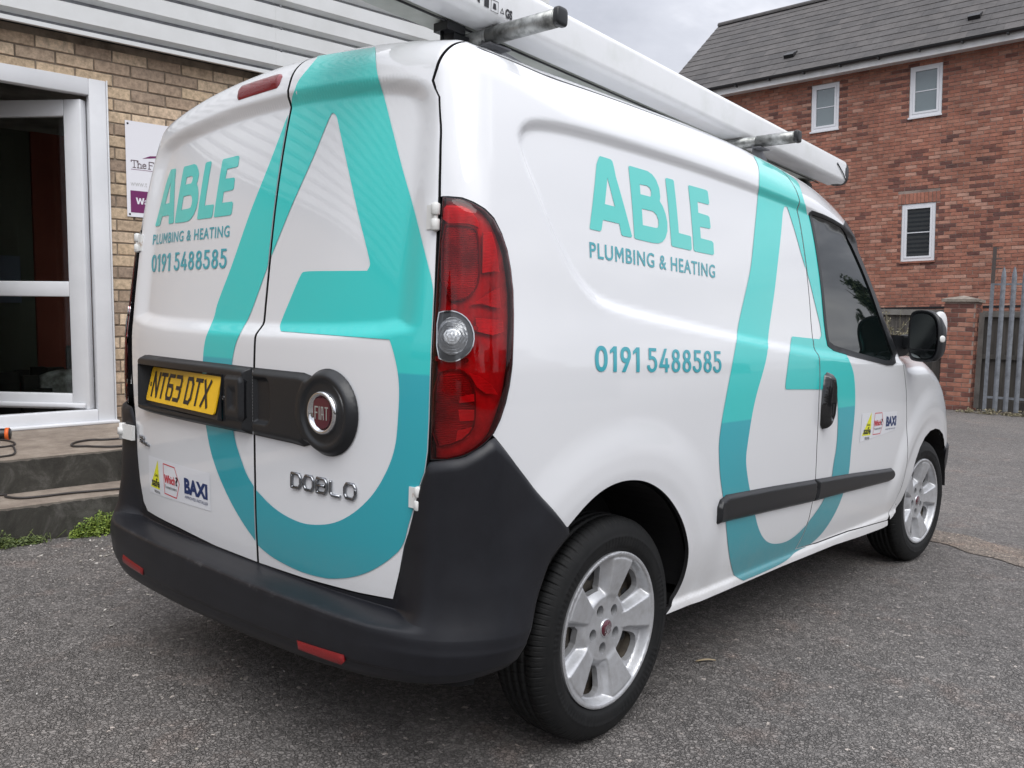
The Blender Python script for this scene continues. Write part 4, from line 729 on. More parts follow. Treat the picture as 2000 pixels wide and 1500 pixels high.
# roof, windscreen, bonnet: height field from a core plane
def topfn(x, y, H):
    x = np.asarray(x, float); y = np.asarray(y, float)
    def one(x, y):
        q = np.stack([x, y, np.full(len(x), .62)], -1); d = np.zeros_like(q); d[:, 2] = 1
        lo = np.zeros(len(x)); hi = np.full(len(x), 1.45)
        for _ in range(26):
            m = (lo + hi)/2; F_ = Fbody(q + m[:, None]*d) - H; lo = np.where(F_ < 0, m, lo); hi = np.where(F_ < 0, hi, m)
        return q + lo[:, None]*d
    e = .004; P = one(x, y); A = one(x + e, y) - one(x - e, y); B = one(x, y + e) - one(x, y - e)
    n = np.cross(A, B); n /= np.linalg.norm(n, axis=1)[:, None] + 1e-12
    return P, n
def toppatch(name, loop, m, h=-.0015, g=.04): return patch(name, [loop], [m, m], van, h=h, g=g, fn=topfn, rim=.01)
toppatch('roof', [(-.712, .26), (-.5, .235), (0, .215), (.5, .235), (.712, .26), (.716, 1.9), (.70, 2.30), (.5, 2.43), (0, 2.50), (-.5, 2.43), (-.70, 2.30), (-.716, 1.9)], m_white, h=-.001)
toppatch('windscreen', [(-.70, 2.31), (-.5, 2.44), (0, 2.51), (.5, 2.44), (.70, 2.31), (.74, 2.60), (.77, 2.88), (.60, 3.13), (.3, 3.24), (0, 3.27), (-.3, 3.24), (-.60, 3.13), (-.77, 2.88), (-.74, 2.60)], m_glass)
toppatch('bonnet', [(-.60, 3.14), (-.3, 3.25), (0, 3.28), (.3, 3.25), (.60, 3.14), (.78, 2.9), (.80, 3.3), (.79, 3.7), (.74, 3.95), (.5, 4.08), (0, 4.12), (-.5, 4.08), (-.74, 3.95), (-.79, 3.7), (-.80, 3.3), (-.78, 2.9)], m_white)
def frontfn(x, z, H):
    def one(x, z):
        q = np.stack([x, np.full(len(x), 3.5), z], -1); d = np.zeros_like(q); d[:, 1] = 1
        lo = np.zeros(len(x)); hi = np.full(len(x), 1.2)
        for _ in range(26):
            m = (lo + hi)/2; F_ = Fbody(q + m[:, None]*d) - H; lo = np.where(F_ < 0, m, lo); hi = np.where(F_ < 0, hi, m)
        return q + lo[:, None]*d
    e = .004; P = one(x, z); A = one(x + e, z) - one(x - e, z); B = one(x, z + e) - one(x, z - e)
    n = np.cross(A, B); n /= np.linalg.norm(n, axis=1)[:, None] + 1e-12
    return P, n
patch('front_panel', [[(-.76, .56), (.76, .56), (.76, .80), (.6, .93), (0, .98), (-.6, .93), (-.76, .80)]], [m_white, m_white], van, h=-.001, g=.05, fn=frontfn)
patch('front_bumper', [[(-.80, .22), (.80, .22), (.80, .56), (-.80, .56)]], [m_plastic, m_plastic], van, h=.012, g=.05, fn=frontfn)
# black inner shell, added behind the gaps to make them look dark
for mir in (False, True):
    shell = [(0, .30), (0, 1.93), (2.6, 1.93), (3.05, 1.86), (3.3, 1.5), (3.62, 1.07), (4.2, 1.0), (4.6, .8), (4.58, .58), (4.5, .66), (4.296, .72), (4.1, .69), (3.95, .56), (3.86, .40), (3.70, .32), (1.85, .32), (1.83, .5), (1.73, .67), (1.55, .77), (1.388, .79), (1.22, .74), (1.08, .66), (.95, .5), (.90, .30)]
    o = patch('inner_shell', [shell], [m_black, m_black], van, h=-.017, g=.05, mirror=mir, rim=0)

# ---- livery: the giant letter on the doors and on the side
def livery(name, loops, clip, m, parent, h=.0017, g=.0105, fine=None): return patch(name, loops, [m, m], parent, h=h, g=g, clip=clip, rim=0, fine=fine)
rA = [BK['rA_out'], BK['rA_in']]
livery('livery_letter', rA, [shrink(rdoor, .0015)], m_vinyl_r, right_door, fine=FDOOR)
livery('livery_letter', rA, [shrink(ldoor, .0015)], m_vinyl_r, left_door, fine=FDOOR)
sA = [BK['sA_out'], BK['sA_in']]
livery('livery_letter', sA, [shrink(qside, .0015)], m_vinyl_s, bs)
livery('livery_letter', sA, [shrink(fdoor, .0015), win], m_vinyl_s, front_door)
able = [BK[k] for k in ('L_A', 'L_A_in', 'L_B', 'L_B_i1', 'L_B_i2', 'L_L', 'L_E')]
able = [np.array(a) for a in able]
livery('able_lettering', able, None, m_teal_l, bs, h=.0013, g=.016)
QS = [np.array(c) for c in ((1.304, 1.652), (1.95, 1.6235), (1.95, 1.4025), (1.304, 1.4185))]
QR = [np.array(c) for c in ((-.660, 1.675), (-.130, 1.663), (-.126, 1.461), (-.663, 1.458))]
def s2r(p):
    u = (p[:, 0] - 1.304)/(1.95 - 1.304); bt = QS[3][1]*(1-u) + QS[2][1]*u; tp = QS[0][1]*(1-u) + QS[1][1]*u
    v = (p[:, 1] - bt)/(tp - bt); return quadmap(np.stack([u, v], -1), QR)
livery('able_lettering', [s2r(a) for a in able], None, m_teal_l, left_door, h=.0013, g=.012)
text_on_body('slogan_lettering', 'PLUMBING & HEATING', [(1.303, 1.386), (1.955, 1.372), (1.951, 1.330), (1.301, 1.344)], m_teal_d, bs, bold=.014, spacing=1.12)
text_on_body('slogan_lettering', 'PLUMBING & HEATING', [(-.664, 1.431), (-.124, 1.431), (-.120, 1.396), (-.663, 1.396)], m_teal_d, left_door, bold=.014, spacing=1.12)
# the phone number is drawn as its own bold figures
def ell(cx_, cy_, rx, ry, a0=0, a1=360, n=26, e=2.3):
    out = []
    for a in np.linspace(R(a0), R(a1), n):
        c, s_ = math.cos(a), math.sin(a); out.append((cx_ + rx*math.copysign(abs(c)**(2/e), c), cy_ + ry*math.copysign(abs(s_)**(2/e), s_)))
    return out
def eight():
    ys_ = np.linspace(0, 1, 41); w_ = []
    for y in ys_:
        a = .22*math.sqrt(max(0, 1 - ((y - .29)/.29)**2)); b = .195*math.sqrt(max(0, 1 - ((y - .745)/.255)**2)); w_.append(max(a, b))
    return [(.22 + w, y) for w, y in zip(w_, ys_)] + [(.22 - w, y) for w, y in zip(w_[::-1], ys_[::-1])][1:-1]
DG = {'0': [.48, [ell(.24, .5, .24, .5)[:-1], ell(.24, .5, .105, .33)[:-1]]], '1': [.27, [[(0, .70), (0, .84), (.14, 1), (.27, 1), (.27, 0), (.13, 0), (.13, .80)]]],
      '8': [.44, [eight(), ell(.22, .285, .088, .15)[:-1], ell(.22, .745, .074, .12)[:-1]]],
      '9': [.46, [ell(.23, .68, .23, .32, -22, 262, 30) + [(.23, .375), (.06, 0), (.225, 0)], ell(.23, .69, .095, .155)[:-1]]],
      '5': [.44, [[(.05, 1), (.40, 1), (.40, .87), (.165, .87), (.165, .655)] + ell(.20, .335, .24, .335, 96, -168, 26, 2.1) + [(-.02, .29), (.10, .29)] + ell(.20, .335, .115, .20, -165, 105, 20, 2.1) + [(.05, .50)]]],
      '4': [.50, [[(.26, 1), (.385, 1), (.155, .335), (.295, .335), (.295, .60), (.42, .60), (.42, .335), (.50, .335), (.50, .20), (.42, .20), (.42, 0), (.295, 0), (.295, .20), (0, .20), (0, .32)]]]}
UPOS = [(0.0, 0.081), (0.097, 0.142), (0.167, 0.239), (0.255, 0.302), (0.362, 0.434), (0.451, 0.531), (0.55, 0.623), (0.643, 0.718), (0.737, 0.812), (0.831, 0.906), (0.925, 1.0)]
def phone(q, par):
    i = 0
    for word in ('0191', '5488585'):
        loops = []
        for ch in word:
            u0, u1 = UPOS[i]; i += 1; wd_, gl = DG[ch]
            for l in gl: loops.append(quadmap(np.array([(u0 + (u1 - u0)*a/wd_, b) for a, b in l]), q))
        patch('phone_lettering', loops, [m_teal_p, m_teal_p], par, h=.0017, g=.012, rim=0)
phone([(1.279, 1.1155), (1.931, 1.0995), (1.928, 1.032), (1.274, 1.048)], bs)
phone([(-.661, 1.362), (-.124, 1.362), (-.119, 1.303), (-.652, 1.303)], left_door)

# ---- trade logos
def logos(par, gas, wh, bx, ap, reg, sheet):
    livery('sticker_sheet', [sheet], None, m_stick, par, h=.0011, g=.02)
    livery('yellow_triangle', [gas], None, m_gasy, par, h=.0015, g=.02)
    a, b, c = [np.array(q) for q in gas]            # top, right-bottom, left-bottom
    w_ = b[0] - c[0]; hh = a[1] - b[1]
    text_on_body('logo_lettering', 'safe', [(c[0] + .18*w_, c[1] + .36*hh), (b[0] - .0, b[1] + .36*hh), (b[0] - .0, b[1] + .06*hh), (c[0] + .16*w_, c[1] + .05*hh)], m_ink, par, h=.002, bold=.03)
    text_on_body('logo_lettering', 'GAS', [(c[0] + .5*w_, c[1] + .50*hh), (b[0] - .12*w_, b[1] + .50*hh), (b[0] - .12*w_, b[1] + .41*hh), (c[0] + .5*w_, c[1] + .41*hh)], m_ink, par, h=.002, bold=.02)
    text_on_body('logo_lettering', 'REGISTER', reg, m_ink, par, h=.002, bold=.01)
    livery('logo_outline', [wh, shrink(wh, .0035)], None, m_redp, par, h=.0015, g=.02)
    x0 = min(p[0] for p in wh); x1 = max(p[0] for p in wh); z0 = min(p[1] for p in wh); z1 = max(p[1] for p in wh); W = x1 - x0; H_ = z1 - z0
    text_on_body('logo_lettering', 'Which', [(x0 + .07*W, z0 + .66*H_), (x0 + .74*W, z0 + .66*H_), (x0 + .74*W, z0 + .40*H_), (x0 + .07*W, z0 + .40*H_)], m_redp, par, h=.002, bold=.03)
    text_on_body('logo_lettering', '?', [(x0 + .76*W, z0 + .69*H_), (x0 + .90*W, z0 + .69*H_), (x0 + .90*W, z0 + .40*H_), (x0 + .76*W, z0 + .40*H_)], m_ink, par, h=.002, bold=.03)
    text_on_body('logo_lettering', 'Trusted traders', [(x0 + .09*W, z0 + .33*H_), (x0 + .82*W, z0 + .33*H_), (x0 + .82*W, z0 + .23*H_), (x0 + .09*W, z0 + .23*H_)], m_ink, par, h=.002)
    text_on_body('logo_lettering', 'BAXI', bx, m_navy, par, h=.002, bold=.05)
    text_on_body('logo_lettering', 'APPROVED INSTALLER', ap, m_navy, par, h=.002)
logos(left_door, BK['R_gas'], BK['R_which'], BK['R_baxi'], BK['R_appr'], [(-.53, .581), (-.485, .579), (-.485, .571), (-.53, .573)], [(-.575, .69), (-.14, .69), (-.14, .575), (-.575, .565)])
logos(front_door, BK['S_gas'], BK['S_which'], BK['S_baxi'], BK['S_appr'], [(3.215, .729), (3.27, .728), (3.27, .717), (3.215, .718)], [(3.165, .835), (3.61, .82), (3.615, .735), (3.16, .712)])
# ---- chrome model badges
def badge_text(name, s, q, m, parent, h0=.001, h1=.006, bold=.0):
    uv, f, _ = text2d(s, bold); st = quadmap(uv, q)
    P0, N0 = surf_n(st[:, 0], st[:, 1], h0); P1, _ = surf_n(st[:, 0], st[:, 1], h1)
    mb = MB(); n = len(P0); cen = np.array([0, 2, 1.])
    if np.cross(P1[f[0][1]]-P1[f[0][0]], P1[f[0][2]]-P1[f[0][0]]) @ (P1[0]-cen) < 0: f = [x[::-1] for x in f]
    fs = [tuple(i + n for i in x) for x in f]
    ed = {}
    for x in f:
        for i in range(len(x)):
            a, b = x[i], x[(i+1) % len(x)]
            if (b, a) in ed: del ed[(b, a)]
            else: ed[(a, b)] = 1
    fs += [(a, b, b + n, a + n) for a, b in ed]
    mb.add(np.concatenate([P0, P1]).tolist(), fs)
    return mb.build(name, m, parent, fix=False)
# block letters of the model name, drawn as bent bars
def bars(name, strokes, q, wd, m, parent, h=.003, r=.0045, n=8):
    mb = MB()
    for st_ in strokes:
        pts = quadmap(resample(np.array(st_, float), .12, False), q); P = surf(pts[:, 0], pts[:, 1], h)
        mb.tube(P.tolist(), r, n=n)
    return mb.build(name, m, parent)
def R4(x0, x1, y0, y1, c=.12, o=(1, 1, 1, 1)):   # rounded rectangle path, corners bl br tr tl
    p = []
    p += [(x0 + c, y0)] ; p += [(x1 - c, y0), (x1, y0 + c*1.6)] if o[1] else [(x1, y0)]
    p += [(x1, y1 - c*1.6), (x1 - c, y1)] if o[2] else [(x1, y1)]
    p += [(x0 + c, y1), (x0, y1 - c*1.6)] if o[3] else [(x0, y1)]
    p += [(x0, y0 + c*1.6), (x0 + c, y0)] if o[0] else [(x0, y0), (x0 + c, y0)]
    return p
W5 = 1/5.9
def L5(i, pts): return [((i*1.21 + x)*W5, y) for x, y in pts]
dob = [L5(0, R4(.08, .95, .06, .94, .16, (0, 1, 1, 0))), L5(1, R4(.08, .95, .06, .94, .16)), L5(2, R4(.08, .95, .06, .94, .16, (0, 1, 1, 0))), L5(2, [(.08, .5), (.8, .5)]),
       L5(3, [(.08, .94), (.08, .2), (.22, .06), (.92, .06)]), L5(4, R4(.08, .95, .06, .94, .16)[:4] + [(.95, .36)]), L5(4, [(.95, .58), (.95, .70), (.79, .94), (.24, .94), (.08, .70), (.08, .32), (.24, .06)])]
bars('model_badge', dob, [(.289, .755), (.553, .759), (.552, .717), (.288, .713)], .1, m_chromed, right_door, h=.004, r=.0042)
badge_text('small_badge', 'eco', [(-.648, .752), (-.606, .747), (-.606, .737), (-.648, .740)], m_chromed, left_door, bold=.02)
badge_text('small_badge', 'MultiJet', [(-.645, .737), (-.560, .729), (-.562, .717), (-.646, .722)], m_chromed, left_door, bold=.0)

# ---- number plate and handle panel
CX, CZ, CR = .447, .927, .111
circ = [(CX + CR*math.cos(a), CZ + CR*math.sin(a)) for a in np.linspace(R(-150), R(150), 40)]
unit_r = [(XG + GW + .001, .835)] + [(.30, .832)] + [(CX - .10, .829)] + [c for c in circ if c[0] > CX - .075] + [(CX - .10, 1.022), (.3, 1.022), (XG + GW + .001, 1.0225)]
unit_l = round_poly([(-.605, .845), (-.59, .838), (-.3, .836), (0, .835), (XG - GW - .001, .835), (XG - GW - .001, 1.0225), (0, 1.024), (-.3, 1.026), (-.58, 1.027), (-.603, 1.018)], 60, 1)
plate_open = [(-.578, .862), (-.012, .862), (-.012, .996), (-.578, .996)]
pocket = [(.128, .87), (.20, .87), (.215, .885), (.215, .985), (.20, 1.0), (.128, 1.0)]
hu_l = lambda s, t: .003 + .023*sstep(0, .012, poly_sd(np.stack([s, t], -1), unit_l))
patch('handle_panel', [unit_l, plate_open], [m_trim, m_trim], van, h=hu_l, g=.0075, rim=.05)
def hu_r(s, t):
    P = np.stack([s, t], -1); b = .003 + .017*sstep(-.002, .018, poly_sd(P, unit_r)); r = np.hypot(s - CX, t - CZ)
    ring = .005*sstep(.112, .102, r) - .006*sstep(.086, .076, r)
    return b + ring - .013*sstep(0, .010, poly_sd(P, pocket))
panel_r = patch('handle_panel', [unit_r], [m_trim, m_trim], van, h=hu_r, g=.005, rim=.03)
# plate recess
pl_c = Vector((-.2881, .0487, .9331)); yaw, tilt = -.0874, .2106
pw = Vector((math.cos(yaw), math.sin(yaw), 0)); ph = Vector((-math.sin(yaw)*math.sin(tilt), math.cos(yaw)*math.sin(tilt), math.cos(tilt))); pn = ph.cross(pw)   # outward (-y)
if pn.y > 0: pn = -pn
P4 = surf(np.array([p[0] for p in plate_open]), np.array([p[1] for p in plate_open]), .03)
mb = MB(); inner = [pl_c + pw*(a*.275) + ph*(b*.068) - pn*.006 for a, b in ((-1, -1), (1, -1), (1, 1), (-1, 1))]
mb.add([tuple(p) for p in P4] + [tuple(p) for p in inner], [(0, 1, 5, 4), (1, 2, 6, 5), (2, 3, 7, 6), (3, 0, 4, 7), (4, 5, 6, 7)])
mb.build('plate_recess', m_trim, van)
def plate_M(): return Matrix(((pw.x, ph.x, pn.x, pl_c.x), (pw.y, ph.y, pn.y, pl_c.y), (pw.z, ph.z, pn.z, pl_c.z), (0, 0, 0, 1)))
PM = plate_M()
def rrect(w_, h_, r, n=5):
    out = []
    for cx_, cy_, a0 in ((w_-r, h_-r, 0), (-w_+r, h_-r, 90), (-w_+r, -h_+r, 180), (w_-r, -h_+r, 270)):
        out += [(cx_ + r*math.cos(R(a0 + 90*k/n)), cy_ + r*math.sin(R(a0 + 90*k/n))) for k in range(n+1)]
    return out
plate = MB().prism(rrect(.26, .0555, .010), -.003, .0015, 'z', M=PM).build('number_plate', m_yel, van)
def flat_text(name, s, x0, x1, y0, y1, M, m, parent, z=.0022, bold=0., depth=0.):
    uv, f, _ = text2d(s, bold); v = [M @ Vector((x0 + (x1-x0)*u, y0 + (y1-y0)*w_, z)) for u, w_ in uv]
    return MB().add([tuple(p) for p in v], f).build(name, m, parent, fix=False)
# plate characters as straight bar strokes
def seg(name, glyphs, M, m, parent, z=.0024, wd=.012):
    mb = MB()
    for (x0, y0, w_, h_, strokes) in glyphs:
        for st_ in strokes:
            p = [np.array((x0 + a*w_, y0 + b*h_)) for a, b in st_]
            for i in range(len(p)-1):
                d = p[i+1] - p[i]; l = np.hypot(*d); d = d/l; n_ = np.array((-d[1], d[0]))*wd/2; e = d*wd/2*.98
                q = [p[i] - e + n_, p[i] - e - n_, p[i+1] + e - n_, p[i+1] + e + n_]
                zz_ = z + .00012*(len(mb.f) % 7)
                mb.add([tuple(M @ Vector((c[0], c[1], zz_))) for c in q], [(0, 1, 2, 3)])
    return mb.build(name, m, parent, fix=False)
GL = {'N': [[(0, 0), (0, 1), (1, 0), (1, 1)]], 'T': [[(0, 1), (1, 1)], [(.5, 1), (.5, 0)]], '6': [[(.95, 1), (.15, 1), (0, .85), (0, .15), (.15, 0), (.85, 0), (1, .15), (1, .42), (.85, .56), (0, .56)]],
      '3': [[(0, 1), (.85, 1), (1, .85), (1, .62), (.85, .52), (.3, .52)], [(.85, .52), (1, .42), (1, .15), (.85, 0), (0, 0)]], 'D': [[(0, 0), (0, 1), (.7, 1), (1, .8), (1, .2), (.7, 0), (0, 0)]], 'X': [[(0, 0), (1, 1)], [(0, 1), (1, 0)]]}
gx = []; x = -.222
for ch in 'NT63 DTX':
    if ch == ' ': x += .028; continue
    gx.append((x, -.036, .040, .072, GL[ch])); x += .0595
seg('plate_characters', gx, PM, m_ink, plate)
flat_text('plate_characters', 'The Van Plate', -.08, .0, -.051, -.044, PM, m_ink, plate) if False else None
flat_text('maker_mark', 'GB', -.252, -.236, -.008, .006, PM, m_ink, plate, bold=.02)
for sx_ in (): MB().lathe([(.0015, .0075), (.0045, .0065), (.0052, .003), (.0052, 0)], (sx_, .0, 0), 'z', 14).build('plate_screw', m_yel, plate).matrix_basis = PM
# pull handle block
hb = [(.004, .868), (.090, .868), (.101, .882), (.101, .984), (.090, .998), (.004, .998)]
patch('pull_handle', [round_poly(hb, 20, 1)], [m_trim, m_trim], van, h=lambda s, t: .026 + .010*sstep(0, .012, poly_sd(np.stack([s, t], -1), hb)) - .008*sstep(.012, .03, poly_sd(np.stack([s, t], -1), [(.016, .884), (.089, .884), (.089, .982), (.016, .982)])), g=.007, rim=.02)
mb = MB(); mb.lathe([(-.001, .007), (.002, .006), (.002, .003), (.0, .0025)], (0, 0, 0), 'z', 16)
Pk, Nk = surf_n(np.array([.004]), np.array([.93]), .0325)
lock = mb.build('door_lock', m_gloss, van); lock.matrix_basis = Matrix.Translation(Pk[0]) @ Vector((0, -1, 0)).to_track_quat('Z', 'Y').to_matrix().to_4x4()
# round badge
Pb, Nb = surf_n(np.array([CX]), np.array([CZ]), .019)
bN = Vector(Nb[0]); bN = -bN if bN.y > 0 else bN
Zv = bN.normalized(); Xv = Vector((0, 0, 1)).cross(Zv).normalized(); Yv = Zv.cross(Xv)
BM_ = Matrix(((Xv.x, Yv.x, Zv.x, Pb[0][0]), (Xv.y, Yv.y, Zv.y, Pb[0][1]), (Xv.z, Yv.z, Zv.z, Pb[0][2]), (0, 0, 0, 1)))
bad = MB().lathe([(-.015, .056), (.002, .056), (.0085, .054), (.011, .050), (.009, .045), (.003, .0435), (.003, 0)], (0, 0, 0), 'z', 64).build('round_badge', m_chrome, van); bad.matrix_basis = BM_
shield = [(-.030, .030), (-.020, .036), (0, .038), (.020, .036), (.030, .030), (.0325, .012), (.032, -.010), (.025, -.030), (.014, -.037), (0, -.039), (-.014, -.037), (-.025, -.030), (-.032, -.010), (-.0325, .012)]
sh = MB().prism(chaikin(shield, 1).tolist(), .003, .006, 'z').build('badge_shield', m_fiat, bad)
def fiat_glyphs(sx, sy, w_, h_, gap):
    G = {'F': [[(0, 0), (0, 1), (1, 1)], [(0, .52), (.8, .52)]], 'I': [[(.5, 0), (.5, 1)]], 'A': [[(0, 0), (.12, 1), (.75, 1), (1, 0)], [(.1, .4), (.9, .4)]], 'T': [[(0, 1), (1, 1)], [(.5, 1), (.5, 0)]]}
    out = []; x = sx
    for ch in 'FIAT':
        ww = w_*(.25 if ch == 'I' else 1); out.append((x, sy, ww, h_, G[ch])); x += ww + gap
    return out
seg('badge_letters', fiat_glyphs(-.0236, -.015, .0098, .030, .0058), Matrix.Identity(4), m_silver, bad, z=.0068, wd=.0036)

# ---- brake light, hinges
bl = [tuple(p) for p in BK['brake']]; cbx = sum(p[0] for p in bl)/8
bl2 = [(-.168, 1.838), (-.168, 1.858), (-.158, 1.866), (.048, 1.866), (.058, 1.858), (.058, 1.842), (.048, 1.834), (-.156, 1.832)]
patch('brake_light', [round_poly(bl2, 10, 2)], [m_brake, m_brake], van, h=dome(bl2, .010, .012, .001), g=.008, rim=.004)
def hinge(s, t, right, ln=.062, box=False):
    P, Nn = surf_n(np.array([s]), np.array([t]), .008); p = Vector(P[0]); mb = MB()
    for k in (-1, 1):
        mb.lathe([(-ln*.20, 0), (-ln*.20, .009), (-ln*.17, .0105), (ln*.17, .0105), (ln*.20, .009), (ln*.20, 0)], p + Vector((0, 0, k*ln*.27)), 'z', 16)
    mb.lathe([(-ln*.5, 0), (-ln*.5, .006), (ln*.5, .006), (ln*.5, 0)], p, 'z', 12)
    q = Vector(surf(np.array([s - (.03 if right else -.03)]), np.array([t]), .003)[0])
    a, b = sorted((p.x, q.x)); mb.box(a, b, min(p.y, q.y) - .002, max(p.y, q.y) + .006, p.z - ln*.42, p.z + ln*.42)
    return mb.build('door_hinge', m_hinge, van)
hinge(.764, 1.403, True, .066); hinge(-.756, 1.405, False, .066); hinge(.752, .752, True, .058)
# the lower left hinge stands out on a bracket over the bumper corner
pl_ = Vector(surf(np.array([-.735]), np.array([.752]), .0)[0])
mb = MB(); mb.box(pl_.x - .035, pl_.x + .05, pl_.y - .028, pl_.y - .016, .727, .777)
mb.lathe([(-.028, 0), (-.028, .011), (.028, .011), (.028, 0)], (pl_.x - .035, pl_.y - .022, .752), 'z', 14)
mb.lathe([(-.012, 0), (-.012, .016), (.012, .016), (.012, 0)], (pl_.x - .035, pl_.y - .022, .752), 'z', 14)
mb.build('door_hinge', m_hinge, van)

# ---- tail lamps
for mir in (False, True):
    gg_ = .011
    tl = patch('tail_lamp', [lamp], [m_lampd, m_gloss], van, h=-.016, g=gg_, rim=.0, mirror=mir)
    lp2 = np.array(lamp); ed = dome(lp2, .010, .03, .001)
    fr_ = patch('lamp_seal', [lamp, shrink(lamp, .004)], [m_gloss, m_gloss], tl, h=.0015, g=.02, rim=.02, mirror=mir)
    hole = chaikin(BK['rev_o'], 1)
    def sub(n, k, m, h, g=.012, h2=None): return patch(n, [chaikin(BK[k], 1) if k in ('lb_up', 'lb_low', 'lb_band') else np.array(BK[k])], [m, m], tl, h=h, g=g, rim=.006, mirror=mir)
    def bowl(k, d):
        lp = chaikin(BK[k], 1); return lambda s, t: -.004 - d*(1 - (1 - np.clip(poly_sd(np.stack([s, t], -1), lp)/.05, 0, 1))**2)
    sub('reflector', 'lb_up', m_bowl, bowl('lb_up', .011), .008); sub('reflector', 'lb_low', m_bowl, bowl('lb_low', .011), .008)
    sub('reflector', 'lb_band', m_refl, .0); sub('reflector', 'lb_side', m_refl, .001); sub('reflector', 'lb_fin', m_refl, .0)
    sub('reflector', 'lb_mid', m_refl, -.001); [sub('reflector_block', k_, m_refl, .0) for k_ in ('lb_b1', 'lb_b2', 'lb_b3')]; sub('reflector', 'lb_low2', m_refl, .0)
    for k_ in ('lb_up', 'lb_low'):
        ol = chaikin(BK[k_], 1); patch('bowl_rim', [ol, shrink(ol, .0035)], [m_lampg, m_lampg], tl, h=.0008, g=.012, rim=.004, mirror=mir)
    patch('lens', [shrink(lamp, .003), hole], [m_lens, m_lens], tl, h=ed, g=gg_, rim=.0, mirror=mir)
    # reversing lamp
    hs = [tuple(p) for p in hole]
    patch('reversing_lamp', [hole], [m_lampg, m_lampg], tl, h=.002, g=.008, rim=.01, mirror=mir)
    patch('chrome_ring', [hole, shrink(hole, .0022)], [m_chrome, m_chrome], tl, h=.010, g=.012, rim=.008, mirror=mir)
    ri = np.array(BK['rev_i']); c0 = ri.mean(0)
    def rings(s, t):
        r = np.hypot((s - c0[0]), (t - c0[1])); return .0045 + .004*(np.sin(r*900)*.5 + .5) + .008*sstep(.04, 0, r)
    patch('reversing_lens', [[(c0[0] + .033*math.cos(a), c0[1] + .043*math.sin(a)) for a in np.linspace(0, 2*math.pi, 28)[:-1]]], [m_revl, m_revl], tl, h=rings, g=.0035, rim=.004, mirror=mir)
    for a in np.linspace(0, 2*math.pi, 6)[:-1]:
        q = (c0[0] + .052*math.cos(a + .3), c0[1] + .066*math.sin(a + .3))
        if q[0] > .79: patch('lens_stud', [[(q[0] + .006*math.cos(b), q[1] + .006*math.sin(b)) for b in np.linspace(0, 2*math.pi, 11)[:-1]]], [m_chromed, m_chromed], tl, h=.006, g=.01, rim=.004, mirror=mir)
    patch('clear_cover', [hole], [m_clear, m_clear], tl, h=.0115, g=.012, rim=0, mirror=mir)

# ---- rear bumper (swept profile wrapped round the corners)
def Ttop(s):
    a = np.abs(s)
    xr = [0, .331, .546, .662, .690, .706, .719, .735, .749, .767, .776, .80, .852, .901, .917, .998, 1.085, 1.181, 1.3]
    zr = [.4665, .469, .478, .488, .564, .630, .663, .711, .767, .812, .840, .846, .856, .888, .905, .825, .738, .650, .56]
    xl = [0, .523, .608, .649, .674, .690, .697, .710, .724, .735, .76, .776, .80, .852, .901, .917, .998, 1.085, 1.181, 1.3]
    zl_ = [.4665, .484, .490, .519, .588, .67, .77, .80, .825, .838, .840, .840, .846, .856, .888, .905, .825, .738, .650, .56]
    return np.where(s >= 0, np.interp(a, xr, zr), np.interp(a, xl, zl_))
prof = [(.4665, -.002), (.4650, .012), (.4620, .035), (.4585, .060), (.4540, .083), (.4515, .0893), (.4475, .0930), (.4405, .0948), (.415, .0965), (.385, .0985), (.350, .098), (.314, .096), (.309, .0905), (.305, .0890), (.28, .086), (.258, .079), (.241, .064), (.232, .03), (.232, -.03)]
SEND_T, SEND_S = [.20, .34, .38, .452, .517, .592, .652, .75], [.94, .960, .985, 1.022, 1.052, 1.095, 1.18, 1.2]
def bump_grid(u, v):
    """u = signed s, v in [0,1]"""
    nv0 = .5
    pz = np.array([p[0] for p in prof]); phh = np.array([p[1] for p in prof]); pv = np.linspace(0, 1, len(prof))
    s = u.copy()
    for _ in range(4):
        tt = Ttop(s)
        lower = np.clip((v - nv0)/(1 - nv0), 0, 1); up = np.clip(v/nv0, 0, 1)
        T = np.where(v < nv0, tt + (.4665 - tt)*up**1.3, np.interp(lower, pv, pz))
        zbot = np.interp(s, [-1.18, -.93, -.8, -.6, -.2, .15, .43, .66, .77, .86, .93, 1.18], [.36, .31, .285, .262, .266, .276, .288, .306, .319, .329, .345, .375])
        kz = (.415 - zbot)/(.415 - .232); T0 = T; T = np.where(T < .415, .415 - (.415 - T)*kz, T)
        a = np.abs(u)
        yarch = YA - np.sqrt(np.maximum(.440**2 - (np.clip(T, ZW, None) - ZW)**2, .0))
        send = np.interp(T, SEND_T, SEND_S)
        a2 = np.where(a > .90, .90 + (a - .90)/(1.18 - .90)*(send - .90), a); s = np.sign(u)*a2
    a = np.abs(s)
    wc = sstep(.66, .80, a)                       # 0 at the back, 1 at the corner
    ledge = np.interp(lower, pv, phh)
    full = np.interp(lower, pv, [0.0]*1 + [.0]*0 + [max(p[1] - 0, 0) for p in prof[1:]])
    fade = 1 - .62*sstep(.80, 1.2, a)
    hc_up = .010 + .012*sstep(0, .12, Ttop(s) - T)
    # corner profile keeps the nose bulge but hides the step
    cp = np.interp(T0, [.23, .25, .30, .40, .44, .50, .60, .75], [.03, .066, .082, .088, .080, .052, .030, .022])*fade + .012*sstep(.8, 1.2, a)
    cp = np.minimum(cp, np.where(T > .6, .03, 1)) 
    edge = sstep(-.001, .014, Ttop(s) - T)
    hcorner = np.maximum(cp*edge, .004) 
    hmid = np.where(v < nv0, -.002, ledge)
    h = hmid*(1 - wc) + hcorner*wc
    tail = sstep(.238, .232, T0); h = h*(1 - tail) - .02*tail
    return s, T, h
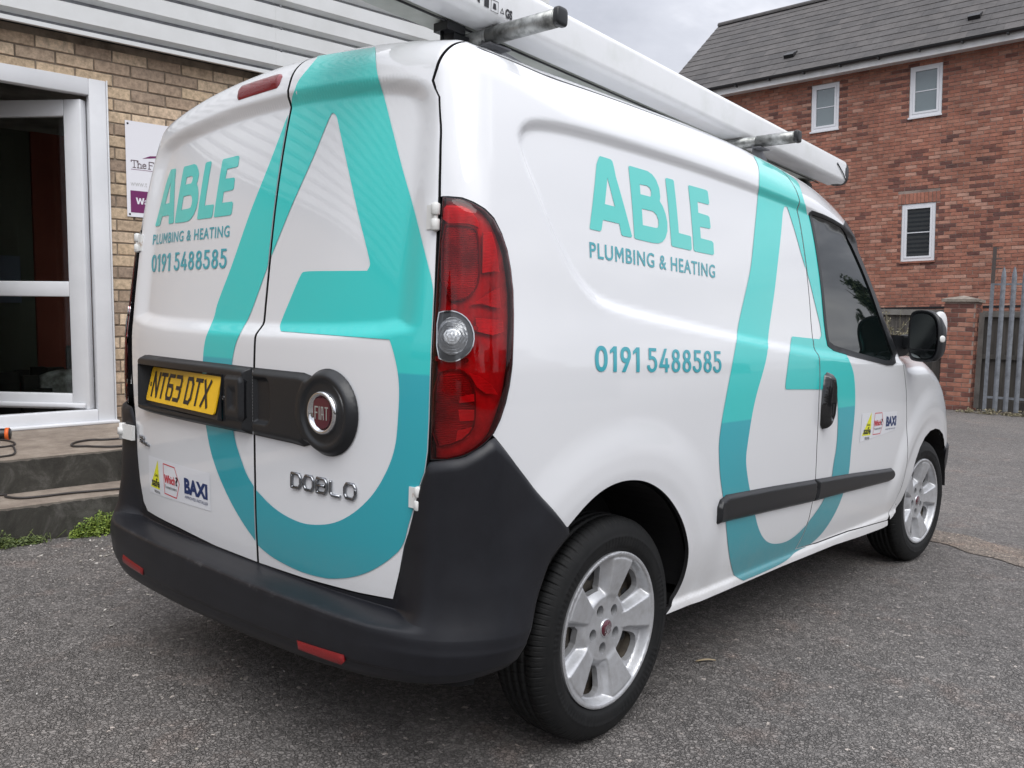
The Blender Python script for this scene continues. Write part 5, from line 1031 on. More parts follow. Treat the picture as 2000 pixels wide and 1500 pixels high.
us = np.concatenate([np.linspace(-1.18, -.82, 26)[:-1], np.linspace(-.82, -.60, 30)[:-1], np.linspace(-.60, .60, 70)[:-1], np.linspace(.60, .82, 32)[:-1], np.linspace(.82, 1.18, 30)])
vs_ = np.concatenate([np.linspace(0, .5, 16)[:-1], np.linspace(.5, 1, 3*(len(prof)-1) + 1)])
U, V_ = np.meshgrid(us, vs_, indexing='ij'); s_, t_, h_ = bump_grid(U.ravel(), V_.ravel())
BP = surf(s_, t_, h_)
nu, nv = len(us), len(vs_); bf = [(i*nv + j, i*nv + j+1, (i+1)*nv + j+1, (i+1)*nv + j) for i in range(nu-1) for j in range(nv-1)]
# returns along the arch edge
b0 = len(BP); E1 = BP[(nu-1)*nv:]; E0 = BP[:nv]
BPx = np.concatenate([BP, E1*[1, 1, 1] + [-.05, .0, 0], E0 + [.05, 0, 0]])
bf += [((nu-1)*nv + j, (nu-1)*nv + j+1, b0 + j+1, b0 + j) for j in range(nv-1)] + [(j, b0 + nv + j, b0 + nv + j+1, j+1) for j in range(nv-1)]
bumper = MB().add(BPx.tolist(), bf, 0, True).build('rear_bumper', m_plastic, van, fix=False)
for sg in (-1, 1):
    rf = [(sg*.430, .330), (sg*.592, .334), (sg*.604, .345), (sg*.600, .361), (sg*.425, .352)]
    patch('bumper_reflector', [rf], [m_redref, m_redref], bumper, h=dome(rf, .1025, .004, .0985), g=.01, rim=.006)

# ---- rubbing strips, door handle
def strip(pts, par):
    lp = np.array(pts); return patch('rubbing_strip', [lp], [m_trim, m_trim], par, h=lambda s, t: .003 + .014*sstep(0, .012, poly_sd(np.stack([s, t], -1), lp)) + .006*sstep(.56, .575, t)*0 - .004*sstep(.575, .535, t + .0000*s + .055*(s - 1.95)/1.75), g=.0065, rim=.006)
strip([(1.952, .565), (1.952, .600), (1.968, .622), (2.005, .634), (2.35, .621), (2.718, .603), (2.727, .56), (2.722, .513), (2.35, .528), (1.99, .541), (1.962, .541), (1.953, .548)], bs)
strip([(2.727, .603), (3.10, .585), (3.60, .556), (3.628, .545), (3.645, .522), (3.628, .496), (3.60, .4915), (3.1, .505), (2.730, .5125), (2.735, .56)], front_door)
hd = round_poly([(2.735, 1.005), (2.762, 1.018), (2.79, 1.005), (2.808, .965), (2.815, .90), (2.806, .845), (2.775, .805), (2.745, .797), (2.725, .815), (2.722, .87), (2.725, .95)], 10, 1)
def hh(s, t):
    d = poly_sd(np.stack([s, t], -1), hd); b = .003 + .034*(1 - (1 - np.clip(d/.03, 0, 1))**2)**.5
    return b - .012*sstep(.0, .018, poly_sd(np.stack([s, t], -1), [(2.75, .99), (2.775, .985), (2.785, .90), (2.775, .83), (2.745, .83), (2.74, .9)]))
patch('door_handle', [hd], [m_gloss, m_gloss], front_door, h=hh, g=.006, rim=.005)

# ---- wing mirrors
def superbox(c, r, e=3.2, n=28, m_=20, M=None):
    v = []; f = []
    sg = lambda x, p: math.copysign(abs(x)**p, x)
    for i in range(m_ + 1):
        ph_ = -math.pi/2 + math.pi*i/m_
        for j in range(n):
            th = 2*math.pi*j/n; p = 2/e
            v.append((c[0] + r[0]*sg(math.cos(ph_), p)*sg(math.cos(th), p), c[1] + r[1]*sg(math.cos(ph_), p)*sg(math.sin(th), p), c[2] + r[2]*sg(math.sin(ph_), p)))
    for i in range(m_):
        for j in range(n): f.append((i*n + j, i*n + (j+1) % n, (i+1)*n + (j+1) % n, (i+1)*n + j))
    return v, f
for sg in (1, -1):
    T_ = Matrix.Translation((sg*.990, 2.97, 1.170)) @ Matrix.Rotation(sg*R(-15), 4, 'Z')
    wm = bpy.data.objects.new('wing_mirror', None); col.objects.link(wm); wm.parent = van; wm.matrix_basis = T_
    outl = [(-.070, .095), (-.058, .112), (-.02, .120), (.030, .112), (.060, .085), (.073, .03), (.074, -.06), (.060, -.108), (.03, -.120), (-.045, -.118), (-.064, -.10), (-.074, -.04), (-.076, .03)]
    outl = chaikin([(sg*a, b) for a, b in outl], 2)
    n = len(outl); mb = MB(); rings_ = [(-.002, .80, 0), (-.008, .93, .0), (-.012, 1.0, .01), (.03, 1.0, .03), (.07, .86, .05), (.095, .55, .06), (.102, .1, .062)]
    v = []
    for (yy, k, _) in rings_: v += [(a*k, yy, b*k) for a, b in outl]
    f = [(i*n + j, i*n + (j+1) % n, (i+1)*n + (j+1) % n, (i+1)*n + j) for i in range(len(rings_)-1) for j in range(n)]
    hs_ = MB().add(v, f, 0, True).build('mirror_housing', m_trim, wm)
    gl_ = [(a*.88 - sg*.0, b*.88) for a, b in outl]
    up = [(a, b) for a, b in gl_ if b > -.055]; MB().prism([(a*.97, b*.98) for a, b in gl_], -.0135, -.010, 'y').build('mirror_glass', m_mirror, wm)
    MB().box(-.062, .062, -.0150, -.0136, -.066, -.060).build('mirror_divider', m_trim, wm)
    v, f = superbox((sg*.040, .048, .030), (.021, .045, .084), 2.6); MB().add(v, f, 0, True).build('mirror_cap', m_white, wm)
    v, f = superbox((sg*.072, .020, -.012), (.007, .022, .016), 2.4, 16, 12); MB().add(v, f, 0, True).build('side_indicator', m_hinge, wm)
    mb = MB(); v, f = superbox((-sg*.10, .035, -.03), (.055, .028, .034), 3.5); mb.add(v, f, 0, True); mb.build('mirror_arm', m_trim, wm)
    MB().prism([(-.115, .10), (-.125, -.10), (-.07, -.115), (.0, -.065), (.02, .01)] if False else [(-.05, -.105), (.04, -.095), (.11, -.03), (.06, .0), (-.05, .0)], -sg*.112, -sg*.150, 'x').build('mirror_base', m_trim, wm)

# ---- wheels
def hubcap_mesh(sgn=1):
    Rr = .220
    def gap(r, th): return None
    loops = [[(Rr*math.cos(a), Rr*math.sin(a)) for a in np.linspace(0, 2*math.pi, 97)[:-1]]]
    cents = [R(38 + 72*k) for k in range(5)]
    def pol_loop(c, spec): return [(r*math.cos(c + R(a)), r*math.sin(c + R(a))) for r, a in spec]
    for c in cents:
        loops.append(chaikin(pol_loop(c, [(.108, -14), (.110, 0), (.115, 13.5), (.150, 15), (.184, 14), (.199, 6), (.197, -7), (.184, -14), (.145, -15)]), 1))
    for k in range(5):
        a = R(45 + 72*k); q = (.058*math.cos(a), .058*math.sin(a))
        loops.append([(q[0] + .0160*math.cos(b), q[1] + .0180*math.sin(b)) for b in np.linspace(0, 2*math.pi, 15)[:-1]])
    V, F = tri2d(loops, None, .0036)
    def depth(x, y):
        r = np.hypot(x, y); th = np.arctan2(y, x)
        base = np.interp(r, [0, .03, .05, .085, .13, .185, .203, .210, .216, .220], [-.020, -.021, -.0225, -.022, -.015, -.007, -.005, .000, .0015, -.001])
        dth = np.min([np.abs((th - c + math.pi) % (2*math.pi) - math.pi) for c in cents], axis=0)
        sgd = np.zeros_like(th)
        for c in cents:
            d = (th - c + math.pi) % (2*math.pi) - math.pi; sgd = np.where(np.abs(d) < R(36), d, sgd)
        scoop = sstep(R(23.5), R(16.5), np.abs(sgd - R(1)))*sstep(.088, .118, r)*sstep(.2095, .198, r)
        spoke = .0045*sstep(R(30), R(27), np.abs(sgd))*0
        # raised facet down the middle of each spoke
        mid = sstep(R(19.5), R(23), np.abs(sgd)); facet = .004*mid*sstep(.075, .10, r)*sstep(.207, .197, r)
        return base - .027*scoop + facet
    d = depth(V[:, 0], V[:, 1]); e = .0006
    gx_ = (depth(V[:, 0] + e, V[:, 1]) - depth(V[:, 0] - e, V[:, 1]))/(2*e); gy_ = (depth(V[:, 0], V[:, 1] + e) - depth(V[:, 0], V[:, 1] - e))/(2*e)
    P = np.stack([d, V[:, 0], V[:, 1]], -1); Nn = np.stack([np.ones(len(d)), -gx_, -gy_], -1); Nn /= np.linalg.norm(Nn, axis=1)[:, None]
    be = boundary(F); ids = sorted({i for e_ in be for i in e_}); mp = {i: k for k, i in enumerate(ids)}
    T = {}
    for a, b in be:
        e_ = P[b] - P[a]; e_ /= np.linalg.norm(e_); o = np.cross(e_, (1, 0, 0))
        for i in (a, b): T[i] = T.get(i, 0) + o
    RN = np.array([T[i]/(np.linalg.norm(T[i]) + 1e-9) for i in ids]); n0 = len(P)
    P2 = P[ids].copy(); P3 = P[ids].copy(); rr = np.hypot(P3[:, 1], P3[:, 2])
    hole_d = np.where(rr > .215, .02, .016); P3[:, 0] -= hole_d; P3 += RN*np.where((rr < .2)[:, None], .004, 0)
    F2 = [(n0 + mp[a], n0 + len(ids) + mp[a], n0 + len(ids) + mp[b], n0 + mp[b]) for a, b in be]
    return np.concatenate([P, P2, P3]), [tuple(f) for f in F] + F2, np.concatenate([Nn, RN, RN])
hp, hf, hn = hubcap_mesh()
tp = [(-.160, .190), (-.172, .215), (-.186, .240), (-.189, .262), (-.180, .285), (-.168, .300), (-.158, .308), (-.150, .3125)]
ribs = [(-.150, .3135), (-.128, .3165), (-.1275, .3085), (-.1215, .3085), (-.121, .3170), (-.104, .3175), (-.1035, .309), (-.0965, .309), (-.096, .3178), (-.079, .3178), (-.0785, .309), (-.0715, .309), (-.071, .3175), (-.054, .3170), (-.0535, .3085), (-.0475, .3085), (-.047, .3165), (-.026, .3140)]
outw = [(-.018, .3095), (-.0105, .303), (-.0045, .294), (.0005, .284), (.0035, .275), (.0048, .268), (.0056, .2665), (.0058, .262), (.0050, .2600), (.0052, .252), (.0035, .240), (.0010, .232), (-.0004, .2305), (-.0010, .2290), (-.0035, .2245), (-.0100, .2195), (-.02, .2165)]
tprof = tp + ribs + outw
def tyre_mesh():
    n = 1260; v = []; f = []; k = len(tprof)
    for i in range(n):
        t = 2*math.pi*i/n; m7 = i % 18
        for j, (a, r) in enumerate(tprof):
            rr = r
            inrib = len(tp) <= j < len(tp) + len(ribs)
            sh = (j >= len(tp) + len(ribs) - 2 and j < len(tp) + len(ribs) + 2) or (j < len(tp) + 2 and j >= len(tp) - 2)
            if sh and m7 in (0, 1): rr -= .0045
            if sh and m7 == 9: rr -= .0018
            if inrib and not sh and r > .315 and (i + j) % 18 in (0,): rr -= .003
            if .2510 < r < .2665 and a > 0 and (i // 6) % 2 == 0 and (i // 90) % 3 != 1: a = a + .0011
            v.append((a, rr*math.cos(t), rr*math.sin(t)))
    for i in range(n):
        for j in range(k-1): f.append((i*k + j, i*k + j+1, ((i+1) % n)*k + j+1, ((i+1) % n)*k + j))
    return v, f
tv, tf = tyre_mesh()
def wheel(y, sg, steer=0., first=[None]):
    zc = .3165
    wo = bpy.data.objects.new('wheel', None); col.objects.link(wo); wo.parent = van
    wo.matrix_basis = Matrix.Translation((sg*.8735, y, zc)) @ Matrix.Rotation(steer, 4, 'Z') @ (Matrix.Rotation(math.pi, 4, 'Z') if sg < 0 else Matrix.Identity(4))
    if first[0] is None:
        a = MB().add(tv, tf, 0, True).build('tyre', m_tyre, wo)
        for p in a.data.polygons:
            q_ = p.index % (len(tprof) - 1); p.use_smooth = True
        h_ = mesh_n('hubcap', hp, hf, hn, m_hub, wo)
        rim = MB(); rim.lathe([(-.19, .05), (-.19, .19), (-.17, .205), (-.15, .195), (-.075, .190), (-.040, .198), (-.020, .212), (-.014, .222), (-.022, .2235)], (0, 0, 0), 'x', 72)
        rim.lathe([(-.070, .190), (-.068, .165), (-.060, .15), (-.057, .13), (-.064, .11), (-.070, .08), (-.06, 0)], (0, 0, 0), 'x', 72)
        b_ = rim.build('steel_rim', m_rim, wo, fix=False)
        hl = MB()
        for k in range(14):
            t = 2*math.pi*k/14; hl.lathe([(-.0565, .0135), (-.0575, 0)], (0, .152*math.cos(t), .152*math.sin(t)), 'x', 14)
        c_ = hl.build('rim_holes', m_black, wo)
        cp_ = MB().lathe([(-.021, .0235), (-.0165, .0225), (-.0155, .0), ], (0, 0, 0), 'x', 32).build('centre_cap', m_fiat, wo)
        cr_ = MB().lathe([(-.0235, .0265), (-.0175, .0255), (-.0175, .0225), (-.020, .0222)], (0, 0, 0), 'x', 32).build('cap_ring', m_silver, wo)
        rot = Matrix(((0, 0, 1, 0), (1, 0, 0, 0), (0, 1, 0, 0), (0, 0, 0, 1)))
        l_ = seg('cap_letters', fiat_glyphs(-.0135, -.0085, .0052, .017, .003), Matrix.Rotation(R(190), 4, 'X') @ rot, m_silver, wo, z=-.0148, wd=.0018)
        first[0] = [a, h_, b_, c_, cp_, cr_, l_]
    else:
        for q in first[0]:
            c = q.copy(); col.objects.link(c); c.parent = wo
    return wo
wheel(YA, 1); wheel(YA + WB, 1, -.0713); wheel(YA, -1); wheel(YA + WB, -1, -.0713)
# wheel wells and floor
for sg in (1, -1):
    for yc, r_ in ((YA, .405), (YA + WB, .40)):
        mb = MB(); pr = [(r_*math.cos(a), r_*math.sin(a)) for a in np.linspace(R(3), R(177), 30)]
        v = [(sg*x_, yc + a, ZW + .02 + b*1.0) for x_ in (.875, .62) for a, b in pr]; n = len(pr)
        f = [(i, i+1, n + i+1, n + i) for i in range(n-1)] + [tuple(range(n, 2*n))]
        mb.add(v, f, 0).build('wheel_well', m_black, van)
MB().box(-.80, .80, .16, .30, .34, .42).box(-.83, .83, 1.16, 3.06, .27, .31).box(-.62, .62, .25, 4.2, .30, .40).box(-.5, .5, YA - .04, YA + .04, .25, .33).build('underbody', m_black, van)

# ------------------------------------------------------------------ roof bars (bolted to the van) and ladder
BZ = 1.969
def roof_bar(y, xe):
    e = bpy.data.objects.new('roof_bar', None); col.objects.link(e); e.parent = van
    mb = MB(); mb.tube([(-xe, y, BZ), (xe - .004, y, BZ)], .0215, 20, ry=.0235); mb.tube([(.50, y, BZ), (xe - .012, y, BZ)], .0228, 20, ry=.0247)
    mb.build('crossbar', m_galv, e)
    for s in (-1, 1):
        m2 = MB(); v, f = superbox((s*xe, y, BZ), (.011, .0232, .0250), 4.0, 24, 10); m2.add(v, f, 0, True); m2.build('end_cap', m_trim, e)
    for s in (-1, 1):
        zr = float(topfn(np.array([.49]), np.array([y]), 0)[0][0, 2])
        poly = [(y - .02, BZ - .014), (y + .06, BZ - .020), (y + (.36 if y < 1 else .19), zr + .012), (y + (.36 if y < 1 else .19), zr - .02), (y - .012, zr - .02)]
        m3 = MB(); m3.prism(poly, s*.488, s*.494, 'x'); m3.box(min(s*.488, s*.530), max(s*.488, s*.530), y - .028, y + .060, BZ - .0305, BZ - .0255)
        pass
        m3.build('bracket', m_galv2, e)
    return e
roof_bar(.55, .757); roof_bar(2.20, .678)
m4 = MB()
m4.box(.400, .455, .43, .50, 1.968, 1.992); m4.box(.405, .450, .46, .52, 1.875, 1.968)
m4.tube([(.425, .44, 1.87), (.425, .44, 1.968)], .006, 10); m4.lathe([(-.008, 0), (-.008, .013), (.004, .013), (.004, 0)], (.425, .44, 1.93), 'z', 6)
m4.build('bar_clamp', m_trim, van)
LM = Matrix.Translation((.52, 1.0, BZ + .0255)) @ Matrix.Rotation(math.atan(.063), 4, 'Z')
ladder = empty('ladder', 'white enamelled extension ladder lying on the van roof bars', 'ladder', mat=LM)
def stile(x0, x1, z0, z1, y0, y1, r=.026):
    prof_ = []
    for cx_, cz_, a0 in ((x1 - r, z1 - r, 0), (x0 + r*.5, z1 - r*.5, 90), (x0 + r*.5, z0 + r*.5, 180), (x1 - r, z0 + r, 270)):
        rr = r if a0 in (0, 270) else r*.5
        prof_ += [(cx_ + rr*math.cos(R(a0 + 90*k/5)), cz_ + rr*math.sin(R(a0 + 90*k/5))) for k in range(6)]
    n = len(prof_); v = []; ys_ = [y0, y1]
    for y in ys_: v += [(a, y, b) for a, b in prof_]
    f = [(i, (i+1) % n, n + (i+1) % n, n + i) for i in range(n)]
    m_ = MB().add(v, f, 0, True).add(v[:n], [tuple(range(n))]).add(v[n:], [tuple(range(n))])
    return m_, prof_
sm_, pr_ = stile(-.108, 0, 0, .127, -1.28, 2.55); sm_.build('stile', m_ladder, ladder)
s2, _ = stile(-.215, -.120, .004, .10, -1.0, 2.42, .018); s2.build('stile', m_ladder_d, ladder)
rg = MB().tube([(-.20, -1.1, .062), (-.05, -1.1, .062)], .016, 12); r0 = rg.build('rung', m_ladder_d, ladder)
for k in range(1, 13):
    c = r0.copy(); col.objects.link(c); c.parent = ladder; c.location = (0, .28*k, 0)
for x0 in (-.054,):
    v, f = superbox((x0, 2.565, .0635), (.056, .070, .0665), 2.9); MB().add(v, f, 0, True).build('end_cap', m_trim, ladder)
v, f = superbox((-.17, 2.36, -.035), (.045, .07, .036), 2.8); MB().add(v, f, 0, True).build('rubber_foot', m_trim, ladder)
MB().tube([(.003, 2.40, .085), (.004, 2.50, .045), (.003, 2.55, .012), (-.05, 2.56, -.004)], .0028, 6).build('cord_and_gap_line', m_trim, ladder)
MB().tube([(-.114, -1.2, -.001), (-.114, 2.45, -.001)], .0032, 6).build('cord_and_gap_line', m_trim, ladder)  # black tube added to draw the dark gap between the two stiles
MB().lathe([(-.002, .008), (.002, .006), (.002, 0)], (0.001, 2.40, .085), 'x', 12).build('rivet', m_galv2, ladder)
# safety pictograms on the outer face
FM = Matrix(((0, 0, 1, .0012), (1, 0, 0, 0), (0, 1, 0, 0), (0, 0, 0, 1)))
st = MB()
def frame2(mb, x0, x1, y0, y1, t, z=.0): 
    for a in ((x0, x1, y0, y0 + t), (x0, x1, y1 - t, y1), (x0, x0 + t, y0 + t, y1 - t), (x1 - t, x1, y0 + t, y1 - t)): mb.add([tuple(FM @ Vector(p)) for p in ((a[0], a[2], z), (a[1], a[2], z), (a[1], a[3], z), (a[0], a[3], z))], [(0, 1, 2, 3)])
yb_ = lambda yy: yy - 1.0
frame2(st, yb_(.498), yb_(.530), .020, .052, .0015)
st.add([tuple(FM @ Vector(p)) for p in ((yb_(.506), .028, 0), (yb_(.522), .028, 0), (yb_(.519), .044, 0), (yb_(.509), .044, 0))], [(0, 1, 2, 3)])
tri = [(yb_(.538), .026), (yb_(.556), .026), (yb_(.547), .042)]; st.add([tuple(FM @ Vector((a, b, 0))) for a, b in tri + shrink(tri, .0022).tolist()], [(0, 1, 4, 3), (1, 2, 5, 4), (2, 0, 3, 5)])
cc = [(yb_(.452) + .014*math.cos(a), .040 + .014*math.sin(a)) for a in np.linspace(0, 2*math.pi, 25)[:-1]]
for q in (0, 2): st.add([tuple(FM @ Vector((a, b, 0))) for a, b in [(yb_(.452), .040)] + cc[q*6:q*6+7]], [tuple(range(8))])
st.add([tuple(FM @ Vector(p)) for p in ((yb_(.470), .024, 0), (yb_(.490), .024, 0), (yb_(.490), .054, 0), (yb_(.470), .054, 0))], [(0, 1, 2, 3)])
st.build('safety_pictograms', m_ink, ladder, fix=False)
flat_text('safety_pictograms', 'GS', yb_(.561), yb_(.592), .020, .046, FM, m_ink, ladder, z=0, bold=.05)

# ------------------------------------------------------------------ brickwork machinery
def brick_mesh(name, L_, H_, D_, seed, j=.0016):
    rr = random.Random(seed); a, b = L_/2, H_/2; c = .003
    v = []; J = lambda: rr.uniform(-j, j)
    for (x, z) in ((-a, -b), (a, -b), (a, b), (-a, b)): v.append((x + J(), D_, z + J()))
    for (x, z) in ((-a, -b), (a, -b), (a, b), (-a, b)): v.append((v[len(v)-4][0], 0 + c, v[len(v)-4][2]))
    for (x, z) in ((-a + c, -b + c), (a - c, -b + c), (a - c, b - c), (-a + c, b - c)): v.append((x + J(), J()*.6, z + J()))
    f = [(4+i, 4+(i+1) % 4, 8+(i+1) % 4, 8+i) for i in range(4)] + [(8, 9, 10, 11)] + [(i, (i+1) % 4, 4+(i+1) % 4, 4+i) for i in range(4)]
    return v, f
def brick_run(parent, M, x0, x1, z0, z1, bl, bh, jt, mats, holes=(), limit=300, zjoint=None, xoff=0., dark=None, D_=.05, proud=.002, near=None):
    """stretcher-bond bricks in the local x-z plane (front face towards -y), as parts; the rest joined"""
    variants = []
    for k in range(6):
        v, f = brick_mesh('brick', bl, bh, D_, k); me = bpy.data.meshes.new('brick'); me.from_pydata(v, [], f); me.materials.append(mats[k % len(mats)]); variants.append(me)
    px, pz = bl + jt, bh + jt; rows = int((z1 - z0)/pz) + 2; zs = (zjoint if zjoint is not None else z0)
    k0 = math.floor((z0 - zs)/pz); items = []
    for r in range(k0, k0 + rows + 1):
        zc = zs + r*pz + jt/2 + bh/2
        if zc - bh/2 < z0 - .002 or zc + bh/2 > z1 + .004: continue
        k = math.floor((x0 - xoff)/px) - 1
        while True:
            a = xoff + k*px + (px/2 if r % 2 else 0); b = a + bl; k += 1
            if a > x1: break
            segs = [(max(a, x0), min(b, x1))]
            for (hx0, hx1, hz0, hz1) in holes:
                if zc + bh*.3 > hz0 and zc - bh*.3 < hz1:
                    ns = []
                    for (p, q) in segs:
                        if q <= hx0 or p >= hx1: ns.append((p, q))
                        else:
                            if p < hx0 - .02: ns.append((p, hx0))
                            if q > hx1 + .02: ns.append((hx1, q))
                    segs = ns
            for (p, q) in segs:
                if q - p > .02: items.append(((p+q)/2, zc, q - p, dark is not None and dark((p+q)/2, zc, r)))
    items.sort(key=(near or (lambda i: abs(i[0]) + abs(i[1]))))
    st_ = MB()
    for n_, (xc, zc, ln, dk) in enumerate(items):
        pr = random.uniform(-proud, proud); tl_ = random.uniform(-.004, .004)
        if n_ < limit:
            k = random.randrange(6); me = variants[k]
            if dk: 
                kk = ('d', k)
                if kk not in brick_run.cache.setdefault(id(mats), {}):
                    m2 = me.copy(); m2.materials.clear(); m2.materials.append(mats[-1]); brick_run.cache[id(mats)][kk] = m2
                me = brick_run.cache[id(mats)][kk]
            o = bpy.data.objects.new('brick', me); col.objects.link(o); o.parent = parent
            o.matrix_basis = M @ Matrix.Translation((xc, pr, zc)) @ Matrix.Rotation(tl_, 4, 'Y') @ Matrix.Diagonal((ln/bl, 1, 1, 1))
        else:
            v, f = brick_mesh('b', ln, bh, D_, random.randrange(50))
            T_ = M @ Matrix.Translation((xc, pr, zc))
            st_.add([tuple(T_ @ Vector(q)) for q in v], f, (len(mats) - 1 if dk else random.randrange(max(1, len(mats)-1))))
    if st_.f: st_.build('brickwork', mats, parent, 'stuff')
    return len(items)
brick_run.cache = {}
def isl_rand(nt, L):
    g = N(nt, 'ShaderNodeNewGeometry'); o = N(nt, 'ShaderNodeObjectInfo')
    a = N(nt, 'ShaderNodeMath', operation='ADD'); L(g.outputs['Random Per Island'], a.inputs[0]); L(o.outputs['Random'], a.inputs[1])
    fr = N(nt, 'ShaderNodeMath', operation='FRACT'); L(a.outputs[0], fr.inputs[0]); return fr.outputs[0]
def brickmat(name, cols, rough=.85, ns=30., bump=.5, dist=.003, speck=None, stain=.3):
    def bld(nt, b, P, L):
        r = isl_rand(nt, L)
        cr = ramp(nt, [(i/(len(cols)-1), c) for i, c in enumerate(cols)]); L(r, cr.inputs[0])
        g = N(nt, 'ShaderNodeNewGeometry')
        n = N(nt, 'ShaderNodeTexNoise', i_Scale=ns, i_Detail=8., i_Roughness=.7); L(g.outputs['Position'], n.inputs['Vector'])
        v = ramp(nt, [(.3, (1 - stain*1.6,)*3), (.62, (1.12,)*3)]); L(n.outputs['Fac'], v.inputs[0])
        n2 = N(nt, 'ShaderNodeTexNoise', i_Scale=1.3, i_Detail=4.); L(g.outputs['Position'], n2.inputs['Vector'])
        v2 = ramp(nt, [(.3, (.82,)*3), (.7, (1.08,)*3)]); L(n2.outputs['Fac'], v2.inputs[0])
        L(mul(nt, L, mul(nt, L, cr.outputs[0], v.outputs[0]), v2.outputs[0]), b.inputs['Base Color'])
        n3 = N(nt, 'ShaderNodeTexNoise', i_Scale=ns*3, i_Detail=6., i_Roughness=.7); L(g.outputs['Position'], n3.inputs['Vector'])
        bp = N(nt, 'ShaderNodeBump', i_Strength=bump, i_Distance=dist); L(n3.outputs['Fac'], bp.inputs['Height']); L(bp.outputs[0], b.inputs['Normal'])
    return mat(name, cols[0], rough, build=bld)
m_bk = [brickmat('buff_brick', [(.60, .445, .29), (.64, .49, .335), (.54, .41, .275), (.68, .53, .38), (.58, .44, .31)]), brickmat('brown_buff_brick', [(.49, .365, .255), (.54, .41, .285), (.44, .335, .245)])]
m_bkd = brickmat('dark_buff_brick', [(.36, .27, .20), (.42, .31, .22)])
m_buff = [m_bk[0], m_bk[0], m_bk[1], m_bkd]
m_mort = mat('sandy_mortar', (.26, .21, .16), .95, bump=(90, .8, .006), var=(8, (.10, .08, .06), .45, .7))
m_mort2 = mat('grey_mortar', (.36, .29, .25), .95, bump=(60, .6, .01), var=(3, (.20, .15, .13), .4, .7))
m_rb1 = brickmat('red_brick', [(.33, .130, .085), (.37, .155, .105), (.28, .112, .078), (.39, .175, .12), (.34, .14, .095)], ns=9., stain=.25)
m_rb2 = brickmat('pink_brick', [(.42, .215, .155), (.38, .175, .12), (.47, .265, .20), (.40, .195, .14)], ns=9., stain=.2)
m_rb3 = brickmat('dark_red_brick', [(.15, .062, .050), (.19, .075, .055), (.12, .055, .047)], ns=9., stain=.2)
m_red = [m_rb1, m_rb1, m_rb1, m_rb2, m_rb1, m_rb3]
# ------------------------------------------------------------------ the building on the left
dn = Vector((.088, .996, .027)).normalized(); nn_ = dn.cross(Vector((0, 0, 1))).normalized(); wn = nn_.cross(dn)
BLM = Matrix(((nn_.x, dn.x, wn.x, -2.40), (nn_.y, dn.y, wn.y, .30), (nn_.z, dn.z, wn.z, 0), (0, 0, 0, 1)))
unit = empty('brick_unit', 'buff brick commercial building with a white door and ribbed cladding above', 'building', mat=BLM)
XW = -1.525
# local frame for bricks: x along the wall, front face towards +x of the building
BW = Matrix(((0, -1, 0, XW), (1, 0, 0, 0), (0, 0, 1, 0), (0, 0, 0, 1)))
def dark_left(x, z, r): return random.random() < .16
nb = brick_run(unit, BW, -.9, 2.75, .372, 2.955, .226, .0705, .0107, m_buff, holes=[(-.27, .957, .37, 2.665)], limit=290, zjoint=1.5365 - .0812*20, xoff=1.2385, dark=dark_left, near=lambda i: (i[0] - 1.0)**2 + (i[1] - 1.9)**2*.4 if i[0] > 0 else 50 + abs(i[0]), proud=.0025)
m_wallp = mat('brick_wall_far', (.36, .26, .17), .9, build=lambda nt, b, P, L: (lambda t: (L(t.outputs['Color'], b.inputs['Base Color'])))(
    (lambda t, mp: (L(P, mp.inputs[0]), L(mp.outputs[0], t.inputs['Vector']), t)[-1])(N(nt, 'ShaderNodeTexBrick', i_Scale=1.0, i_Color1=(.40, .29, .18, 1), i_Color2=(.30, .21, .14, 1), i_Mortar=(.2, .16, .12, 1)), N(nt, 'ShaderNodeMapping'))))
tb = [n for n in m_wallp.node_tree.nodes if n.type == 'TEX_BRICK'][0]; tb.inputs['Brick Width'].default_value = .237; tb.inputs['Row Height'].default_value = .0812; tb.inputs['Mortar Size'].default_value = .0055
mpn = [n for n in m_wallp.node_tree.nodes if n.type == 'MAPPING'][0]; mpn.inputs['Rotation'].default_value = (0, R(90), R(90))
mb = MB(); mb.box(-1.62, XW - .007, .957, 5.0, .0, 2.96).box(-1.62, XW - .007, -.9, -.27, 0, 2.96).box(-1.62, XW - .007, -.27, .957, 2.703, 2.96).build('mortar_bed', m_mort, unit)
MB().box(-1.62, XW - .001, 2.75, 5.0, -.2, 2.96).box(-1.62, XW - .001, -10, -.9, -.2, 2.96).build('side_wall', m_wallp, unit)
# ribbed cladding: separate sheets lapped along the wall
def upvc(nt, b, P, L):
    n = N(nt, 'ShaderNodeTexNoise', i_Scale=3., i_Detail=6., i_Roughness=.6); L(P, n.inputs['Vector'])
    r = ramp(nt, [(.35, (.66, .67, .69)), (.75, (.74, .75, .77))]); L(n.outputs['Fac'], r.inputs[0]); L(r.outputs[0], b.inputs['Base Color'])
m_clad = mat('pale_grey_cladding', (.68, .69, .69), .38, coat=.1, var=(2.2, (.60, .61, .60), .4, .75))
m_upvc = mat('white_upvc', (.7, .7, .72), .3, build=upvc)
XCL = -1.385
def cladprof(dx=0.):
    p = [(-1.55 + dx, 2.945), (XCL - .045 + dx, 2.935), (XCL - .045 + dx, 2.968)]
    z = 2.975; pt = .1635
    p = [(XCL - .06 + dx, 2.945), (XCL - .012 + dx, 2.940), (XCL - .012 + dx, 2.967), (XCL - .052 + dx, 2.972)]
    while z < 6.2:
        p += [(XCL - .052 + dx, z + .018), (XCL + dx, z + .040), (XCL + dx, z + .142), (XCL - .052 + dx, z + .1635)]
        z += pt
    return p
